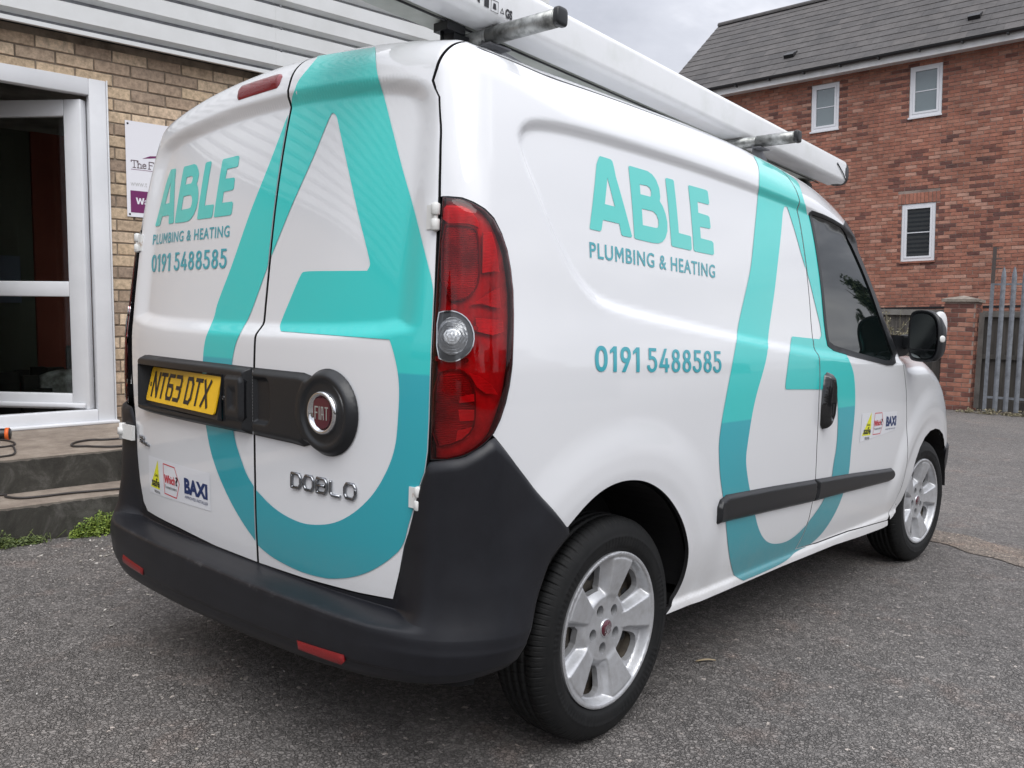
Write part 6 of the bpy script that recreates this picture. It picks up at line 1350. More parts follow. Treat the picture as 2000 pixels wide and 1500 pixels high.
for k, (ya, ybb) in enumerate(((-10.0, -5.2), (-5.22, -1.0), (-1.02, 2.148), (2.14, 5.05))):
    pp = cladprof(.002*(k % 2)); n = len(pp); v = [(a, y, b) for y in (ya, ybb) for a, b in pp]
    f = [(i, i+1, n + i+1, n + i) for i in range(n-1)]
    o = MB().add(v, f, 0, False).build('cladding_sheet', m_clad, unit, fix=False)
    o.modifiers.new('s', 'SOLIDIFY').thickness = -.002
sc_ = MB(); z = 2.975
while z < 5.5:
    for yy in (2.185, -.965): sc_.lathe([(0, .010), (.004, .010), (.007, .006), (.007, 0)], (XCL - .004, yy, z + .152), 'x', 10)
    z += .1635
sc_.build('fixing_screws', m_galv2, unit, 'stuff')
MB().box(-1.62, XCL - .05, -10, 5.0, 2.975, 6.2).box(-6.5, -1.62, 4.9, 5.0, 3.0, 6.2).box(-6.5, -1.40, -10, 5.0, 6.2, 6.3).build('upper_wall', m_galv2, unit)
# door frame
FX = -1.518
fr = empty('door_frame', None, None); fr.parent = unit
def fbox(nm, x0, x1, y0, y1, z0, z1, m=m_upvc, par=fr, b=.006): return bevel_box(nm, x0, x1, y0, y1, z0, z1, b, m, par)
fbox('frame_side', FX - .07, FX, .838, .948, .37, 2.70); fbox('frame_side', FX - .07, FX, -.262, -.152, .37, 2.70)
fbox('frame_head', FX - .069, FX - .001, -.152, .838, 2.590, 2.70); fbox('threshold', FX - .069, FX - .001, -.152, .838, .372, .470)
fbox('outer_trim', FX - .02, FX + .010, .9485, .957, .37, 2.703, b=.002); fbox('sill', FX - .05, FX + .045, -.27, .965, .3705, .392)
# glazed leaf swung inwards
th = R(49)
LMx = Matrix.Translation((FX - .045, .815, 0)) @ Matrix(((-math.sin(th), math.cos(th), 0, 0), (-math.cos(th), -math.sin(th), 0, 0), (0, 0, 1, 0), (0, 0, 0, 1)))
leaf = bpy.data.objects.new('glazed_door', None); col.objects.link(leaf); leaf.parent = unit; leaf.matrix_basis = LMx
LW = .93
# leaf local: x along the leaf from hinge, y thickness (towards outside positive), z up
def lbox(nm, a, b, c, d, e, f, m=m_upvc, bv=.007): return bevel_box(nm, a, b, c, d, e, f, bv, m, leaf)
lbox('leaf_stile', .0, .125, -.03, .035, .470, 2.56); lbox('leaf_stile', LW - .125, LW, -.03, .035, .470, 2.56)
lbox('leaf_rail', .125, LW - .125, -.029, .034, 2.45, 2.56); lbox('leaf_rail', .125, LW - .125, -.029, .034, 1.243, 1.347); lbox('leaf_rail', .125, LW - .125, -.029, .034, .470, .578)
lbox('weather_bar', .02, LW - .02, .0345, .065, .480, .515, bv=.01)
def wglass(nt, b, P, L):
    out = [n for n in nt.nodes if n.type == 'OUTPUT_MATERIAL'][0]; nt.nodes.remove(b)
    t = N(nt, 'ShaderNodeBsdfTransparent'); t.inputs[0].default_value = (.82, .86, .85, 1)
    g = N(nt, 'ShaderNodeBsdfGlossy'); g.inputs['Roughness'].default_value = .01
    f = N(nt, 'ShaderNodeFresnel'); f.inputs[0].default_value = 1.45
    m = N(nt, 'ShaderNodeMixShader'); L(f.outputs[0], m.inputs[0]); L(t.outputs[0], m.inputs[1]); L(g.outputs[0], m.inputs[2]); L(m.outputs[0], out.inputs[0])
m_wg = mat('clear_glass', (.9, .9, .9), .02, build=wglass)
for z0, z1 in ((1.347, 2.45), (.578, 1.243)): MB().box(.125, LW - .125, 0, .004, z0, z1).build('glass_pane', m_wg, leaf)
MB().box(.118, .125, -.005, .03, .585, 1.236).box(.118, .125, -.005, .03, 1.354, 2.443).build('glazing_seal', m_trim, leaf)
# room behind
m_rw = mat('room_wall_grey', (.6, .6, .55), .9, var=(2, (.26, .26, .24), .4, .7)); m_rr = mat('room_wall_red', (.46, .12, .08), .8, var=(2, (.36, .09, .06), .4, .7)); m_rf = mat('room_floor', (.2, .18, .16), .8)
MB().box(-5.6, -5.5, -3, 4.8, .3, 3.0).box(-5.5, -1.63, -3.1, -3, .3, 3).box(-5.5, -5.0, 4.7, 4.8, .3, 3).box(-5.0, -1.63, 4.7, 4.8, .3, .9).box(-5.6, -1.63, -3, 4.8, 2.9, 3.0).build('room_wall', m_rw, unit)  # end wall left partly open, an added gap that lets daylight in
MB().box(-5.5, -1.6, -3, 4.7, .30, .365).build('room_floor', m_rf, unit)
MB().box(-3.30, -3.22, .90, 3.2, .366, 2.6).build('partition', m_rr, unit)
MB().box(-3.32, -3.24, .0, .895, .366, 2.6).build('partition', mat('partition_green', (.24, .25, .20), .85), unit)
m_scr = mat('pale_board', (.30, .34, .44), .4)
MB().box(-3.23, -3.20, .36, .785, 1.20, 1.58).build('notice_board', m_scr, unit)
m_bag = mat('sack_plastic', (.75, .73, .70), .45, bump=(14, .9, .03), var=(7, (.22, .20, .18), .42, .62)); m_bagr = mat('sack_red', (.22, .03, .03), .5, bump=(14, .9, .03))
for k, (bx_, by_, bz_, s_, mm) in enumerate(((-2.60, .90, .53, .20, m_bag), (-2.42, 1.14, .50, .17, m_bag), (-2.80, .72, .48, .16, m_bagr))):
    v, f = superbox((0, 0, 0), (s_*.8, s_, s_*.75), 2.3, 30, 20)
    v = [(a*(1 + .12*math.sin(9*b + k) + .08*math.sin(17*c)), b*(1 + .1*math.sin(11*c + a*7)), max(c, -.155*s_/.21)*(1 + .1*math.sin(13*a + 5*b))) for a, b, c in v]
    P = BLM @ Vector((bx_, by_, bz_)); o = MB().add([tuple(BLM.to_3x3() @ Vector(q)) for q in v], f, 0, True).build('sack', mm); o.location = P
    tag(o, ('bulging pale sack with red print just inside the glazed door', 'smaller pale sack at the right behind the door glass', 'dark red sack at the left of the pale sacks behind the glass')[k], 'sack')
m_clut = mat('clutter_dark', (.05, .045, .04), .7); 
cl = MB(); rr = random.Random(3)
for k in range(26):
    a, b = rr.uniform(-3.1, -2.5), rr.uniform(.25, 1.2); s_ = rr.uniform(.04, .13); cl.box(a, a + s_, b, b + s_*1.3, .366, .366 + rr.uniform(.05, .5))
o = cl.build('stacked_tools', [m_clut]); o.matrix_world = BLM; tag(o, 'dim heap of tools and boxes behind the door glass', 'clutter', kind='stuff')
m_bl = mat('cable_grey', (.20, .20, .20), .5)
# ---- steps
def conc(nt, b, P, L):
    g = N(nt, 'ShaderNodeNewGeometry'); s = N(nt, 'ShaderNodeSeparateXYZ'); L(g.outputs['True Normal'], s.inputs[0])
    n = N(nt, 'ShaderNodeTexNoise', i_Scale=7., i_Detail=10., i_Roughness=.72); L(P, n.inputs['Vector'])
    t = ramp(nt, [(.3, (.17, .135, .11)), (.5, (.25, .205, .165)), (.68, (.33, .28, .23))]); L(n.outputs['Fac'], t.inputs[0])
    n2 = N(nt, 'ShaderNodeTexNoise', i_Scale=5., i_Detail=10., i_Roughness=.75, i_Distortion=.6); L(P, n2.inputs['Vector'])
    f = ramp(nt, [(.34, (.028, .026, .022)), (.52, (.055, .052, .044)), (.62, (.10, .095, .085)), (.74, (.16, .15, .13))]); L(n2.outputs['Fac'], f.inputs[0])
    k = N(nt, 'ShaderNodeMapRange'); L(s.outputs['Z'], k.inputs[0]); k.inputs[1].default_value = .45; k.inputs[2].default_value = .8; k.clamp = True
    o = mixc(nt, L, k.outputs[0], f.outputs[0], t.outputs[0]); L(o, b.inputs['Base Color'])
    n3 = N(nt, 'ShaderNodeTexNoise', i_Scale=70., i_Detail=8., i_Roughness=.75); L(P, n3.inputs['Vector'])
    bp = N(nt, 'ShaderNodeBump', i_Strength=.8, i_Distance=.006); L(n3.outputs['Fac'], bp.inputs['Height']); L(bp.outputs[0], b.inputs['Normal'])
m_conc = mat('weathered_concrete', (.25, .2, .16), .92, build=conc)
steps = empty('concrete_steps', 'two weathered concrete steps with mossy dark risers below the white door', 'steps', mat=BLM)
def rough_step(nm, x0, x1, z1, seed):
    rr = random.Random(seed); ny = 260; v = []; f = []
    ys_ = np.linspace(-3.2, 3.4, ny)
    from mathutils import noise
    for y in ys_:
        q = noise.noise(Vector((y*9, seed, 0)))*.006 + noise.noise(Vector((y*31, seed, 3)))*.004; ch = .010 + abs(noise.noise(Vector((y*22, 7, seed))))*.018
        z_ = z1 + noise.noise(Vector((y*3, seed, 5)))*.003
        v += [(x1 + q*.6, y, -.12), (x1 + q, y, z_*.5), (x1 + q, y, z_ - ch), (x1 + q - ch*.5, y, z_ - ch*.25), (x1 + q - ch*1.2, y, z_), (x0, y, z1), (x0, y, -.12)]
    for i in range(ny-1):
        for j in range(6): f.append((i*7 + j, i*7 + j+1, i*7 + 7 + j+1, i*7 + 7 + j))
    f += [tuple(range(7)), tuple(range((ny-1)*7, ny*7))]
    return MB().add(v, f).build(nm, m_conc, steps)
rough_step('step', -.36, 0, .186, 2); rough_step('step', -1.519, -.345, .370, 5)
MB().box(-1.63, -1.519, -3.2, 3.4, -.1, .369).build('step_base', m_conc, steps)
# ---- cables and tool on the steps
def cat_pts(p, n=8):
    p = [np.array(q, float) for q in p]; out = []
    for i in range(len(p)-1):
        a, b, c, d = p[max(i-1, 0)], p[i], p[i+1], p[min(i+2, len(p)-1)]
        for k in range(n):
            t = k/n; out.append(.5*((2*b) + (c-a)*t + (2*a-5*b+4*c-d)*t*t + (3*b-a-3*c+d)*t**3))
    out.append(p[-1]); return [tuple(q) for q in out]
m_cab = mat('rubber_cable', (.035, .03, .028), .55)
def cable(pts, z, r, label, nm='power_cable'):
    P = [BLM @ Vector((a, b, z + r)) for a, b in cat_pts(pts)]; o = MB().tube(P, r, 8).build(nm, m_cab); tag(o, label, 'cable'); return o
cable([(-.70, 1.6), (-.70, 1.1), (-.70, .671), (-.751, .561), (-.72, .471), (-.641, .415), (-.563, .404), (-.516, .462), (-.465, .502), (-.40, .60), (-.37, .9)], .371, .0062, 'black cable looping on the upper concrete step beside the van')
cable([(-1.25, .0), (-1.087, .143), (-.972, .177), (-.863, .171), (-.80, .132), (-.790, .05), (-.85, -.1)], .371, .0055, 'black cable curling out from under the power tool')
cable([(-.815, .139), (-.758, .139), (-.605, .113), (-.496, .084), (-.445, .043), (-.437, -.06), (-.5, -.3)], .371, .0055, 'black cable looping forward to the edge of the upper step')
cable([(-.35, -.3), (-.319, -.029), (-.245, -.017), (-.166, .031), (-.140, .121), (-.132, .266), (-.092, .441), (-.06, .7), (-.10, 1.2)], .188, .0062, 'black cable running along the lower concrete step')
TM = BLM @ Matrix.Translation((-1.23, -.08, .405)) @ Matrix.Rotation(R(-24), 4, 'Z')
tool = empty('power_tool', 'black power tool with orange rings lying in front of the door sill', 'tool', mat=TM)
MB().lathe([(-.30, 0), (-.30, .028), (-.1, .030), (.0, .034), (.20, .036), (.30, .034), (.312, .030), (.312, 0)], (0, 0, 0), 'y', 28).build('tool_body', m_trim, tool)
m_or = mat('orange_rubber', (.72, .13, .02), .5)
for y in (.285, .075): MB().lathe([(y, .034), (y, .0385), (y + .020, .0385), (y + .020, .034)], (0, 0, 0), 'y', 28).build('orange_ring', m_or, tool)
# ---- wall sign
SM = BLM @ Matrix(((0, 0, 1, XW + .006), (1, 0, 0, 0), (0, 1, 0, 0), (0, 0, 0, 1)))
sign = empty('wall_sign', 'white wall sign with purple panel fixed to the brick wall behind the van', 'sign', mat=SM)
m_sign = mat('sign_white', (.78, .78, .82), .35); m_purp = mat('sign_purple', (.16, .018, .11), .4); m_sgrey = mat('sign_grey_print', (.10, .06, .07), .4); m_slt = mat('sign_pale_print', (.52, .52, .52), .4)
MB().prism([(1.066, 1.806), (1.72, 1.806), (1.72, 2.462), (1.066, 2.462)], 0, .005, 'z').build('sign_board', m_sign, sign)
I4 = Matrix.Identity(4)
# serif capitals drawn as strokes
seg('sign_text', [(1.100, 2.146, .040, .048, [[(0, 1), (1, 1)], [(.5, 1), (.5, 0)], [(.3, 0), (.7, 0)], [(0, 1), (0, .8)], [(1, 1), (1, .8)]]),
    (1.146, 2.146, .022, .048, [[(0, 0), (0, 1)], [(0, .5), (.5, .62), (.95, .5), (.95, 0)], [(-.25, 0), (.3, 0)], [(.7, 0), (1.25, 0)]]),
    (1.178, 2.146, .022, .030, [[(0, .55), (1, .55), (.95, .85), (.5, 1), (.1, .85), (0, .5), (.15, .1), (.6, 0), (1, .15)]]),
    (1.222, 2.146, .030, .048, [[(0, 0), (0, 1), (1, 1), (1, .85)], [(0, .52), (.7, .52)], [(-.2, 0), (.3, 0)]])], I4, m_sgrey, sign, z=.0062, wd=.0052)
MB().add([(1.098, 2.131, .006), (1.40, 2.131, .006), (1.40, 2.134, .006), (1.098, 2.134, .006)], [(0, 1, 2, 3)]).add([(1.175, 2.212, .006), (1.23, 2.236, .006), (1.30, 2.245, .006), (1.30, 2.232, .006), (1.23, 2.220, .006)], [(0, 1, 2, 3, 4)]).build('sign_rule', m_purp, sign, fix=False)
flat_text('sign_text', 'www.t', 1.092, 1.205, 2.018, 2.048, I4, m_slt, sign, z=.0062)
MB().prism([(1.090, 1.836), (1.70, 1.836), (1.70, 1.987), (1.090, 1.987)], .005, .0065, 'z').build('purple_panel', m_purp, sign)
flat_text('sign_text', 'Wa', 1.125, 1.205, 1.895, 1.94, I4, m_sign, sign, z=.0075, bold=.01)
for a, b in ((1.083, 2.442), (1.083, 1.823)): MB().lathe([(.004, .008), (.008, .006), (.008, 0)], (a, b, 0), 'z', 12).build('sign_screw', m_ink, sign)

# ------------------------------------------------------------------ ground
def asphalt(nt, b, P, L):
    g = N(nt, 'ShaderNodeNewGeometry'); PP = g.outputs['Position']
    n0 = N(nt, 'ShaderNodeTexNoise', i_Scale=.55, i_Detail=6., i_Roughness=.62); L(PP, n0.inputs['Vector'])
    big = ramp(nt, [(.32, (.170, .158, .150)), (.52, (.200, .185, .174)), (.70, (.235, .212, .195))]); L(n0.outputs['Fac'], big.inputs[0])
    nr = N(nt, 'ShaderNodeTexNoise', i_Scale=3.1, i_Detail=5., i_Roughness=.65); L(PP, nr.inputs['Vector'])
    red = ramp(nt, [(.55, (1., 1., 1.)), (.75, (1.22, 1.05, .98))]); L(nr.outputs['Fac'], red.inputs[0])
    wob = N(nt, 'ShaderNodeTexNoise', i_Scale=60., i_Detail=2.); L(PP, wob.inputs['Vector'])
    add = N(nt, 'ShaderNodeMix', data_type='RGBA', blend_type='LINEAR_LIGHT'); add.inputs[0].default_value = .012; L(PP, add.inputs[6]); L(wob.outputs['Color'], add.inputs[7])
    v1 = N(nt, 'ShaderNodeTexVoronoi', i_Scale=82., i_Randomness=1.); L(add.outputs[2], v1.inputs['Vector'])
    v2 = N(nt, 'ShaderNodeTexVoronoi', i_Scale=260.); L(add.outputs[2], v2.inputs['Vector'])
    s = N(nt, 'ShaderNodeSeparateColor'); L(v1.outputs['Color'], s.inputs[0])
    cr = ramp(nt, [(0., (.62,)*3), (.45, (.92,)*3), (.8, (1.15,)*3), (.985, (1.3,)*3), (1., (2.4, 2.3, 2.2))]); L(s.outputs[0], cr.inputs[0])
    ve = N(nt, 'ShaderNodeTexVoronoi', i_Scale=82., i_Randomness=1.); ve.feature = 'DISTANCE_TO_EDGE'; L(add.outputs[2], ve.inputs['Vector'])
    nm = N(nt, 'ShaderNodeTexNoise', i_Scale=9., i_Detail=4., i_Roughness=.6); L(PP, nm.inputs['Vector']); nmr = ramp(nt, [(.34, .5), (.60, .95)]); L(nm.outputs['Fac'], nmr.inputs[0])
    e0 = ramp(nt, [(.0, .0), (.035, .25), (.16, 1.)]); L(ve.outputs['Distance'], e0.inputs[0])
    ed = N(nt, 'ShaderNodeMix', data_type='RGBA'); L(nmr.outputs[0], ed.inputs[0]); ed.inputs[6].default_value = (1, 1, 1, 1); 
    e1 = ramp(nt, [(.0, (.20,)*3), (.4, (.8,)*3), (1., (1.12,)*3)]); L(e0.outputs[0], e1.inputs[0]); L(e1.outputs[0], ed.inputs[7])  # shade in the crevices between stones is painted into the colour
    # distance scaled by cell size: Voronoi distance is in scaled units
    c = mul(nt, L, mul(nt, L, mul(nt, L, big.outputs[0], red.outputs[0]), cr.outputs[0]), ed.outputs[2]); L(c, b.inputs['Base Color'])
    m1 = N(nt, 'ShaderNodeMath', operation='MULTIPLY'); L(e0.outputs[0], m1.inputs[0]); L(nmr.outputs[0], m1.inputs[1])
    h2 = N(nt, 'ShaderNodeMath', operation='MULTIPLY_ADD'); L(v2.outputs['Distance'], h2.inputs[0]); h2.inputs[1].default_value = -.3; L(m1.outputs[0], h2.inputs[2])
    lg = N(nt, 'ShaderNodeMath', operation='MULTIPLY_ADD'); L(nr.outputs['Fac'], lg.inputs[0]); lg.inputs[1].default_value = 1.5; L(h2.outputs[0], lg.inputs[2])
    bp = N(nt, 'ShaderNodeBump', i_Strength=1., i_Distance=.0062); L(lg.outputs[0], bp.inputs['Height']); L(bp.outputs[0], b.inputs['Normal'])
m_asph = mat('worn_tarmac', (.09, .09, .09), .72, build=asphalt)
gnd = MB().add([(-400, -400, 0), (400, -400, 0), (400, 400, 0), (-400, 400, 0)], [(0, 1, 2, 3)]).build('ground', m_asph); tag(gnd, kind='structure')
def patchm(nt, b, P, L):
    asphalt(nt, b, P, L)
    c = [l for l in nt.links if l.to_node == b and l.to_socket.name == 'Base Color'][0].from_socket
    L(mul(nt, L, c, (1.40, 1.26, 1.12)), b.inputs['Base Color'])
m_tan = mat('tan_worn_patch', (.2, .17, .14), .85, build=patchm)
pts = []
for k in range(60):
    t = k/59; x = .55 + t*1.75; pts.append((x, 4.32 - .28*t + .05*math.sin(11*t) + .02*math.sin(37*t)))
for k in range(60):
    t = 1 - k/59; x = .55 + t*1.75; pts.append((x, 4.02 - .42*t + .05*math.sin(9*t + 1) + .02*math.sin(41*t)))
o = MB().add([(a, b, .004) for a, b in pts], [(i, i+1, 118 - i, 119 - i) for i in range(59)]).build('ground_patch', m_tan, fix=False); tag(o, kind='structure')

# litter: pale flakes and grit
m_flake = mat('pale_flake', (.62, .60, .56), .7, var=(30, (.4, .36, .3), .4, .6))
mb = MB(); rr = random.Random(11)
def flake(x, y, s, z=.004):
    a = rr.uniform(0, 6.28); k = rr.uniform(.25, .7); n = rr.choice((4, 5, 6)); tx, ty = rr.uniform(-.3, .3), rr.uniform(-.3, .3); top = []; bot = []
    for i in range(n):
        t = 2*math.pi*i/n; u, v_ = s*math.cos(t)*rr.uniform(.7, 1.1), s*k*math.sin(t)*rr.uniform(.7, 1.1)
        p, q = x + u*math.cos(a) - v_*math.sin(a), y + u*math.sin(a) + v_*math.cos(a); zz_ = z + tx*(p - x) + ty*(q - y); top.append((p, q, zz_ + .0015)); bot.append((p, q, zz_ - .001))
    mb.add(top + bot, [tuple(range(n)), tuple(range(2*n-1, n-1, -1))] + [(i, i+n, (i+1) % n + n, (i+1) % n) for i in range(n)])
for k in range(70): flake(rr.gauss(-1.95, .22), rr.gauss(.50, .13), rr.uniform(.003, .010))
for k in range(110): flake(rr.uniform(-2.3, .6), rr.uniform(-1.3, .5), rr.uniform(.002, .0055))
for k in range(110): flake(rr.uniform(.9, 4.5), rr.uniform(-.4, 6.), rr.uniform(.002, .006))
for (x, y, s) in ((-1.127, .167, .011), (-1.199, .369, .009), (-.938, .11, .010), (-1.9, .47, .012)): flake(x, y, s)
o = mb.build('litter_flakes', [m_flake]); tag(o, 'pale flakes and grit scattered over the tarmac', 'litter', kind='stuff')
m_twig = mat('dry_leaf', (.34, .27, .17), .7, bump=(90, .6, .002))
tw = []
for i in range(9):
    t = i/8; w_ = .008*math.sin(math.pi*min(.97, t + .05))**.7; tw.append((w_, t))
v = []; d_ = Vector((.62, .78, 0)); q_ = Vector((-.78, .62, 0))
for w_, t in tw:
    c = Vector((.785, 1.438, .004)) + d_*(t - .5)*.075 + Vector((0, 0, .006*math.sin(3.1*t))); v += [tuple(c + q_*w_), tuple(c + Vector((0, 0, .003))), tuple(c - q_*w_), tuple(c - Vector((0, 0, .002)))]
f = [(i*4 + j, i*4 + (j+1) % 4, i*4 + 4 + (j+1) % 4, i*4 + 4 + j) for i in range(8) for j in range(4)] + [(0, 1, 2, 3), (32, 33, 34, 35)]
o = MB().add(v, f, 0, True).build('dry_leaf', m_twig); tag(o, 'single dry brown leaf lying on the tarmac beside the van', 'leaf')
# weeds
def leafmat(name, a, b_):
    def bld(nt, b, P, L):
        r = isl_rand(nt, L); c = ramp(nt, [(0, a), (.5, tuple((x+y)/2 for x, y in zip(a, b_))), (1, b_)]); L(r, c.inputs[0]); L(c.outputs[0], b.inputs['Base Color'])
        b.inputs['Subsurface Weight'].default_value = 0
    return mat(name, a, .55, build=bld)
m_lf1 = leafmat('weed_green', (.10, .17, .025), (.28, .36, .06)); m_lf2 = leafmat('weed_dull_green', (.05, .075, .025), (.15, .19, .05)); m_dry = leafmat('dry_shrub', (.13, .12, .07), (.27, .23, .14))
def leaves(mb, c, r, n, size, rr, flat=.5):
    for _ in range(n):
        u = Vector((rr.gauss(0, 1), rr.gauss(0, 1), abs(rr.gauss(0, 1)))).normalized()*rr.random()**.45
        p = Vector((c[0] + u.x*r[0], c[1] + u.y*r[1], max(.004, c[2] + u.z*r[2]))); s = size*rr.uniform(.6, 1.3)
        a = Vector((rr.gauss(0, 1), rr.gauss(0, 1), rr.gauss(0, flat))).normalized(); b = a.cross(Vector((rr.gauss(0, .4), rr.gauss(0, .4), 1))).normalized()
        mb.add([p - a*s*.6, p - b*s*.35, p + a*s*.15 + Vector((0, 0, s*.15)), p + b*s*.35, p + a*s*.7], [(0, 1, 2), (0, 2, 3), (1, 4, 2), (2, 4, 3)])
rr = random.Random(5)
w2w = lambda a, b, z=0.: BLM @ Vector((a, b, z))
wd = MB(); 
for a, b, r_, h_ in ((.03, .29, .07, .10), (.03, .35, .06, .13), (.035, .24, .05, .05), (.02, .40, .05, .11), (.04, .33, .09, .05)): p = w2w(a, b); leaves(wd, (p.x, p.y, .0), (r_*.7, r_, h_), 330, .013, rr)
for k in range(24):
    p = w2w(.02 + rr.uniform(-.01, .04), .31 + rr.uniform(-.05, .08)); wd.tube([tuple(p), (p.x + rr.uniform(-.03, .04), p.y + rr.uniform(-.03, .05), rr.uniform(.05, .12))], .0015, 4)
o = wd.build('weed_clump', m_lf1); tag(o, 'bright green weed clump at the foot of the steps next to the bumper', 'weed')
wd = MB()
for k in range(20):
    b = -.40 + k*.030; h_ = .16 - .004*k if k < 12 else .03
    if k > 15: continue
    h_ *= (1, .55, .9, .35)[k % 4]; p = w2w(.03 + rr.uniform(-.01, .03), b); leaves(wd, (p.x, p.y, 0), (.05, .05, max(.035, h_*rr.uniform(.6, 1))), 180, .014, rr)
for k in range(40):
    b = rr.uniform(-.35, .26); p = w2w(rr.uniform(.0, .09), b); wd.tube([tuple(p), (p.x + rr.uniform(-.05, .07), p.y + rr.uniform(-.05, .05), rr.uniform(.01, .07))], .0015, 4)
o = wd.build('weed_clump', m_lf2); tag(o, 'straggling green weeds along the foot of the steps at the left edge', 'weed')

# ------------------------------------------------------------------ the brick house
hx = Vector((.998, .047, .030)).normalized(); hy = Vector((0, 0, 1)).cross(hx).normalized(); hz = hx.cross(hy)
HM = Matrix(((hx.x, hy.x, hz.x, -4.0), (hx.y, hy.y, hz.y, 18.0), (hx.z, hy.z, hz.z, 0), (0, 0, 0, 1)))
house = empty('brick_house', 'red brick house with dark tiled roof and small white windows', 'house', mat=HM)
WN = [(-1.93, -1.325, 5.795, 6.81), (.155, .775, 5.785, 6.825), (.07, .725, 2.77, 3.968)]
WZ = [(a - .012, b + .012, c - .012, d + .012) for a, b, c, d in WN]
def quoin(x, z, r):
    for a, b, c, d in WN:
        if c - .1 < z < d + .1 and ((a - .24 < x < a) or (b < x < b + .24)): return r % 2 == 0 and (a - .13 < x < b + .13 or random.random() < .2)
    return random.random() < (.15 if math.sin(x*2.3 + 1)*math.sin(z*3.1) > .3 else .03)
HI = Matrix.Identity(4)
holes = WZ + [(-.02, .815, 3.97, 4.20)]
brick_run(house, HI, -5.5, 6.0, -.2, 6.99, .215, .065, .0105, m_red, holes=holes, limit=280, zjoint=-.2, dark=quoin, near=lambda i: math.hypot(i[0] - .9, i[1] - 4.0), D_=.06, proud=.003)
# soldier course over the lower window
k = 0; xx = -.015
sb = MB()
while xx < .80:
    v, f = brick_mesh('b', .065, .215, .06, k); T_ = Matrix.Translation((xx + .0325, random.uniform(-.004, .001), 4.085)); o = MB().add([tuple(T_ @ Vector(q)) for q in v], f).build('brick', m_rb1, house); xx += .0755; k += 1
# wall slab behind the bricks, with real window openings
mb = MB(); xs_ = sorted({-5.5, 6.0} | {q for a in WZ for q in a[:2]}); zs_ = sorted({-.5, 7.0} | {q for a in WZ for q in a[2:]})
for i in range(len(xs_)-1):
    for j in range(len(zs_)-1):
        cx_, cz_ = (xs_[i] + xs_[i+1])/2, (zs_[j] + zs_[j+1])/2
        if any(a < cx_ < b and c < cz_ < d for a, b, c, d in WZ): continue
        mb.box(xs_[i], xs_[i+1], .010, .25, zs_[j], zs_[j+1])
mb.build('mortar_bed', m_mort2, house)
m_hw = mat('house_side_wall', (.2, .07, .05), .9, var=(3, (.12, .045, .035), .4, .7))
MB().box(-5.5, -5.3, .26, 5.6, -.5, 7.0).box(5.8, 6, .26, 5.6, -.5, 7).box(-5.5, 6, 5.6, 5.8, -.5, 7).prism([(.0, 7.0), (5.8, 7.0), (2.9, 9.4)], -5.5, -5.3, 'x').build('side_wall', m_hw, house)
m_sash = mat('window_white', (.72, .73, .76), .35); m_seal = mat('sealant', (.45, .42, .38), .8)
m_wgl = mat('house_window_glass', (.16, .20, .21), .04, spec=.8, coat=1.); m_wgd = mat('house_window_glass_dark', (.022, .027, .03), .04, spec=.8, coat=.6)
m_blind = mat('slat_blind', (.035, .038, .04), .6)
def rectring(mb, x0, x1, z0, z1, t, y0, y1):
    mb.box(x0, x1, y0, y1, z0, z0 + t).box(x0, x1, y0, y1, z1 - t, z1).box(x0, x0 + t, y0, y1, z0 + t, z1 - t).box(x1 - t, x1, y0, y1, z0 + t, z1 - t); return mb
for k, (a, b, c, d) in enumerate(WN):
    wi = bpy.data.objects.new('window', None); col.objects.link(wi); wi.parent = house
    rectring(MB(), a - .011, b + .011, c - .011, d + .011, .012, .028, .09).build('sealant', m_seal, wi)
    rectring(MB(), a, b, c, d, .055, .020, .09).build('frame', m_sash, wi)
    rectring(MB(), a + .058, b - .058, c + .058, d - .058, .042, .012, .07).build('sash', m_sash, wi)
    x0, x1, z0, z1 = a + .10, b - .10, c + .10, d - .10; zm = (z0 + z1)/2
    MB().box(x0, x1, .045, .05, z0, z1).build('glass', m_wgd if k == 2 else m_wgl, wi)
    MB().box(x0, x1, .036, .043, zm - .009, zm + .009).build('glazing_bar', m_sash, wi)
    MB().box(a - .02, b + .02, -.035, .018, c - .045, c - .012).build('sill', m_rb1 if k == 2 else m_sash, wi)
    if k == 2:
        n = 11
        for i in range(n):
            z = z0 + (i + .5)*(z1 - z0)/n
            if abs(z - zm) < .03: continue
            MB().add([(x0 + .005, .0440, z - .030), (x1 - .005, .0440, z - .030), (x1 - .005, .0385, z + .018), (x0 + .005, .0385, z + .018)], [(0, 1, 2, 3)]).build('blind_slat', m_blind, wi)
# roof
sl_a = math.atan(.82); EY, EZ = -.36, 6.985
m_tile = []
for k_, cc_ in enumerate(([(.080, .074, .073), (.094, .088, .086), (.070, .066, .066)], [(.086, .080, .078), (.102, .094, .091), (.078, .073, .072)])):
    m_tile.append(brickmat('roof_tile_%s' % ('dark', 'pale')[k_], cc_, ns=6., stain=.18, bump=.2))
RM = Matrix.Translation((0, EY, EZ + .10)) @ Matrix.Rotation(sl_a, 4, 'X')
rl = 3.28/math.cos(sl_a); gauge = .328; nrow = int(rl/gauge) + 1; tw_ = .33
tmesh = []
for k_ in range(4):
    v = []; 
    th_ = .036
    v = [(0.0015, -.04, .012), (tw_ - .0015, -.04, .012), (tw_ - .0015, gauge, 0), (.0015, gauge, 0)]; v = [(a, b, c + .0) for a, b, c in v] + [(a, b, c + th_) for a, b, c in v]
    me = bpy.data.meshes.new('roof_tile'); me.from_pydata(v, [], [(0, 3, 2, 1), (4, 5, 6, 7), (0, 1, 5, 4), (1, 2, 6, 5), (2, 3, 7, 6), (3, 0, 4, 7)]); me.materials.append(m_tile[k_ % 2]); tmesh.append(me)
its = []
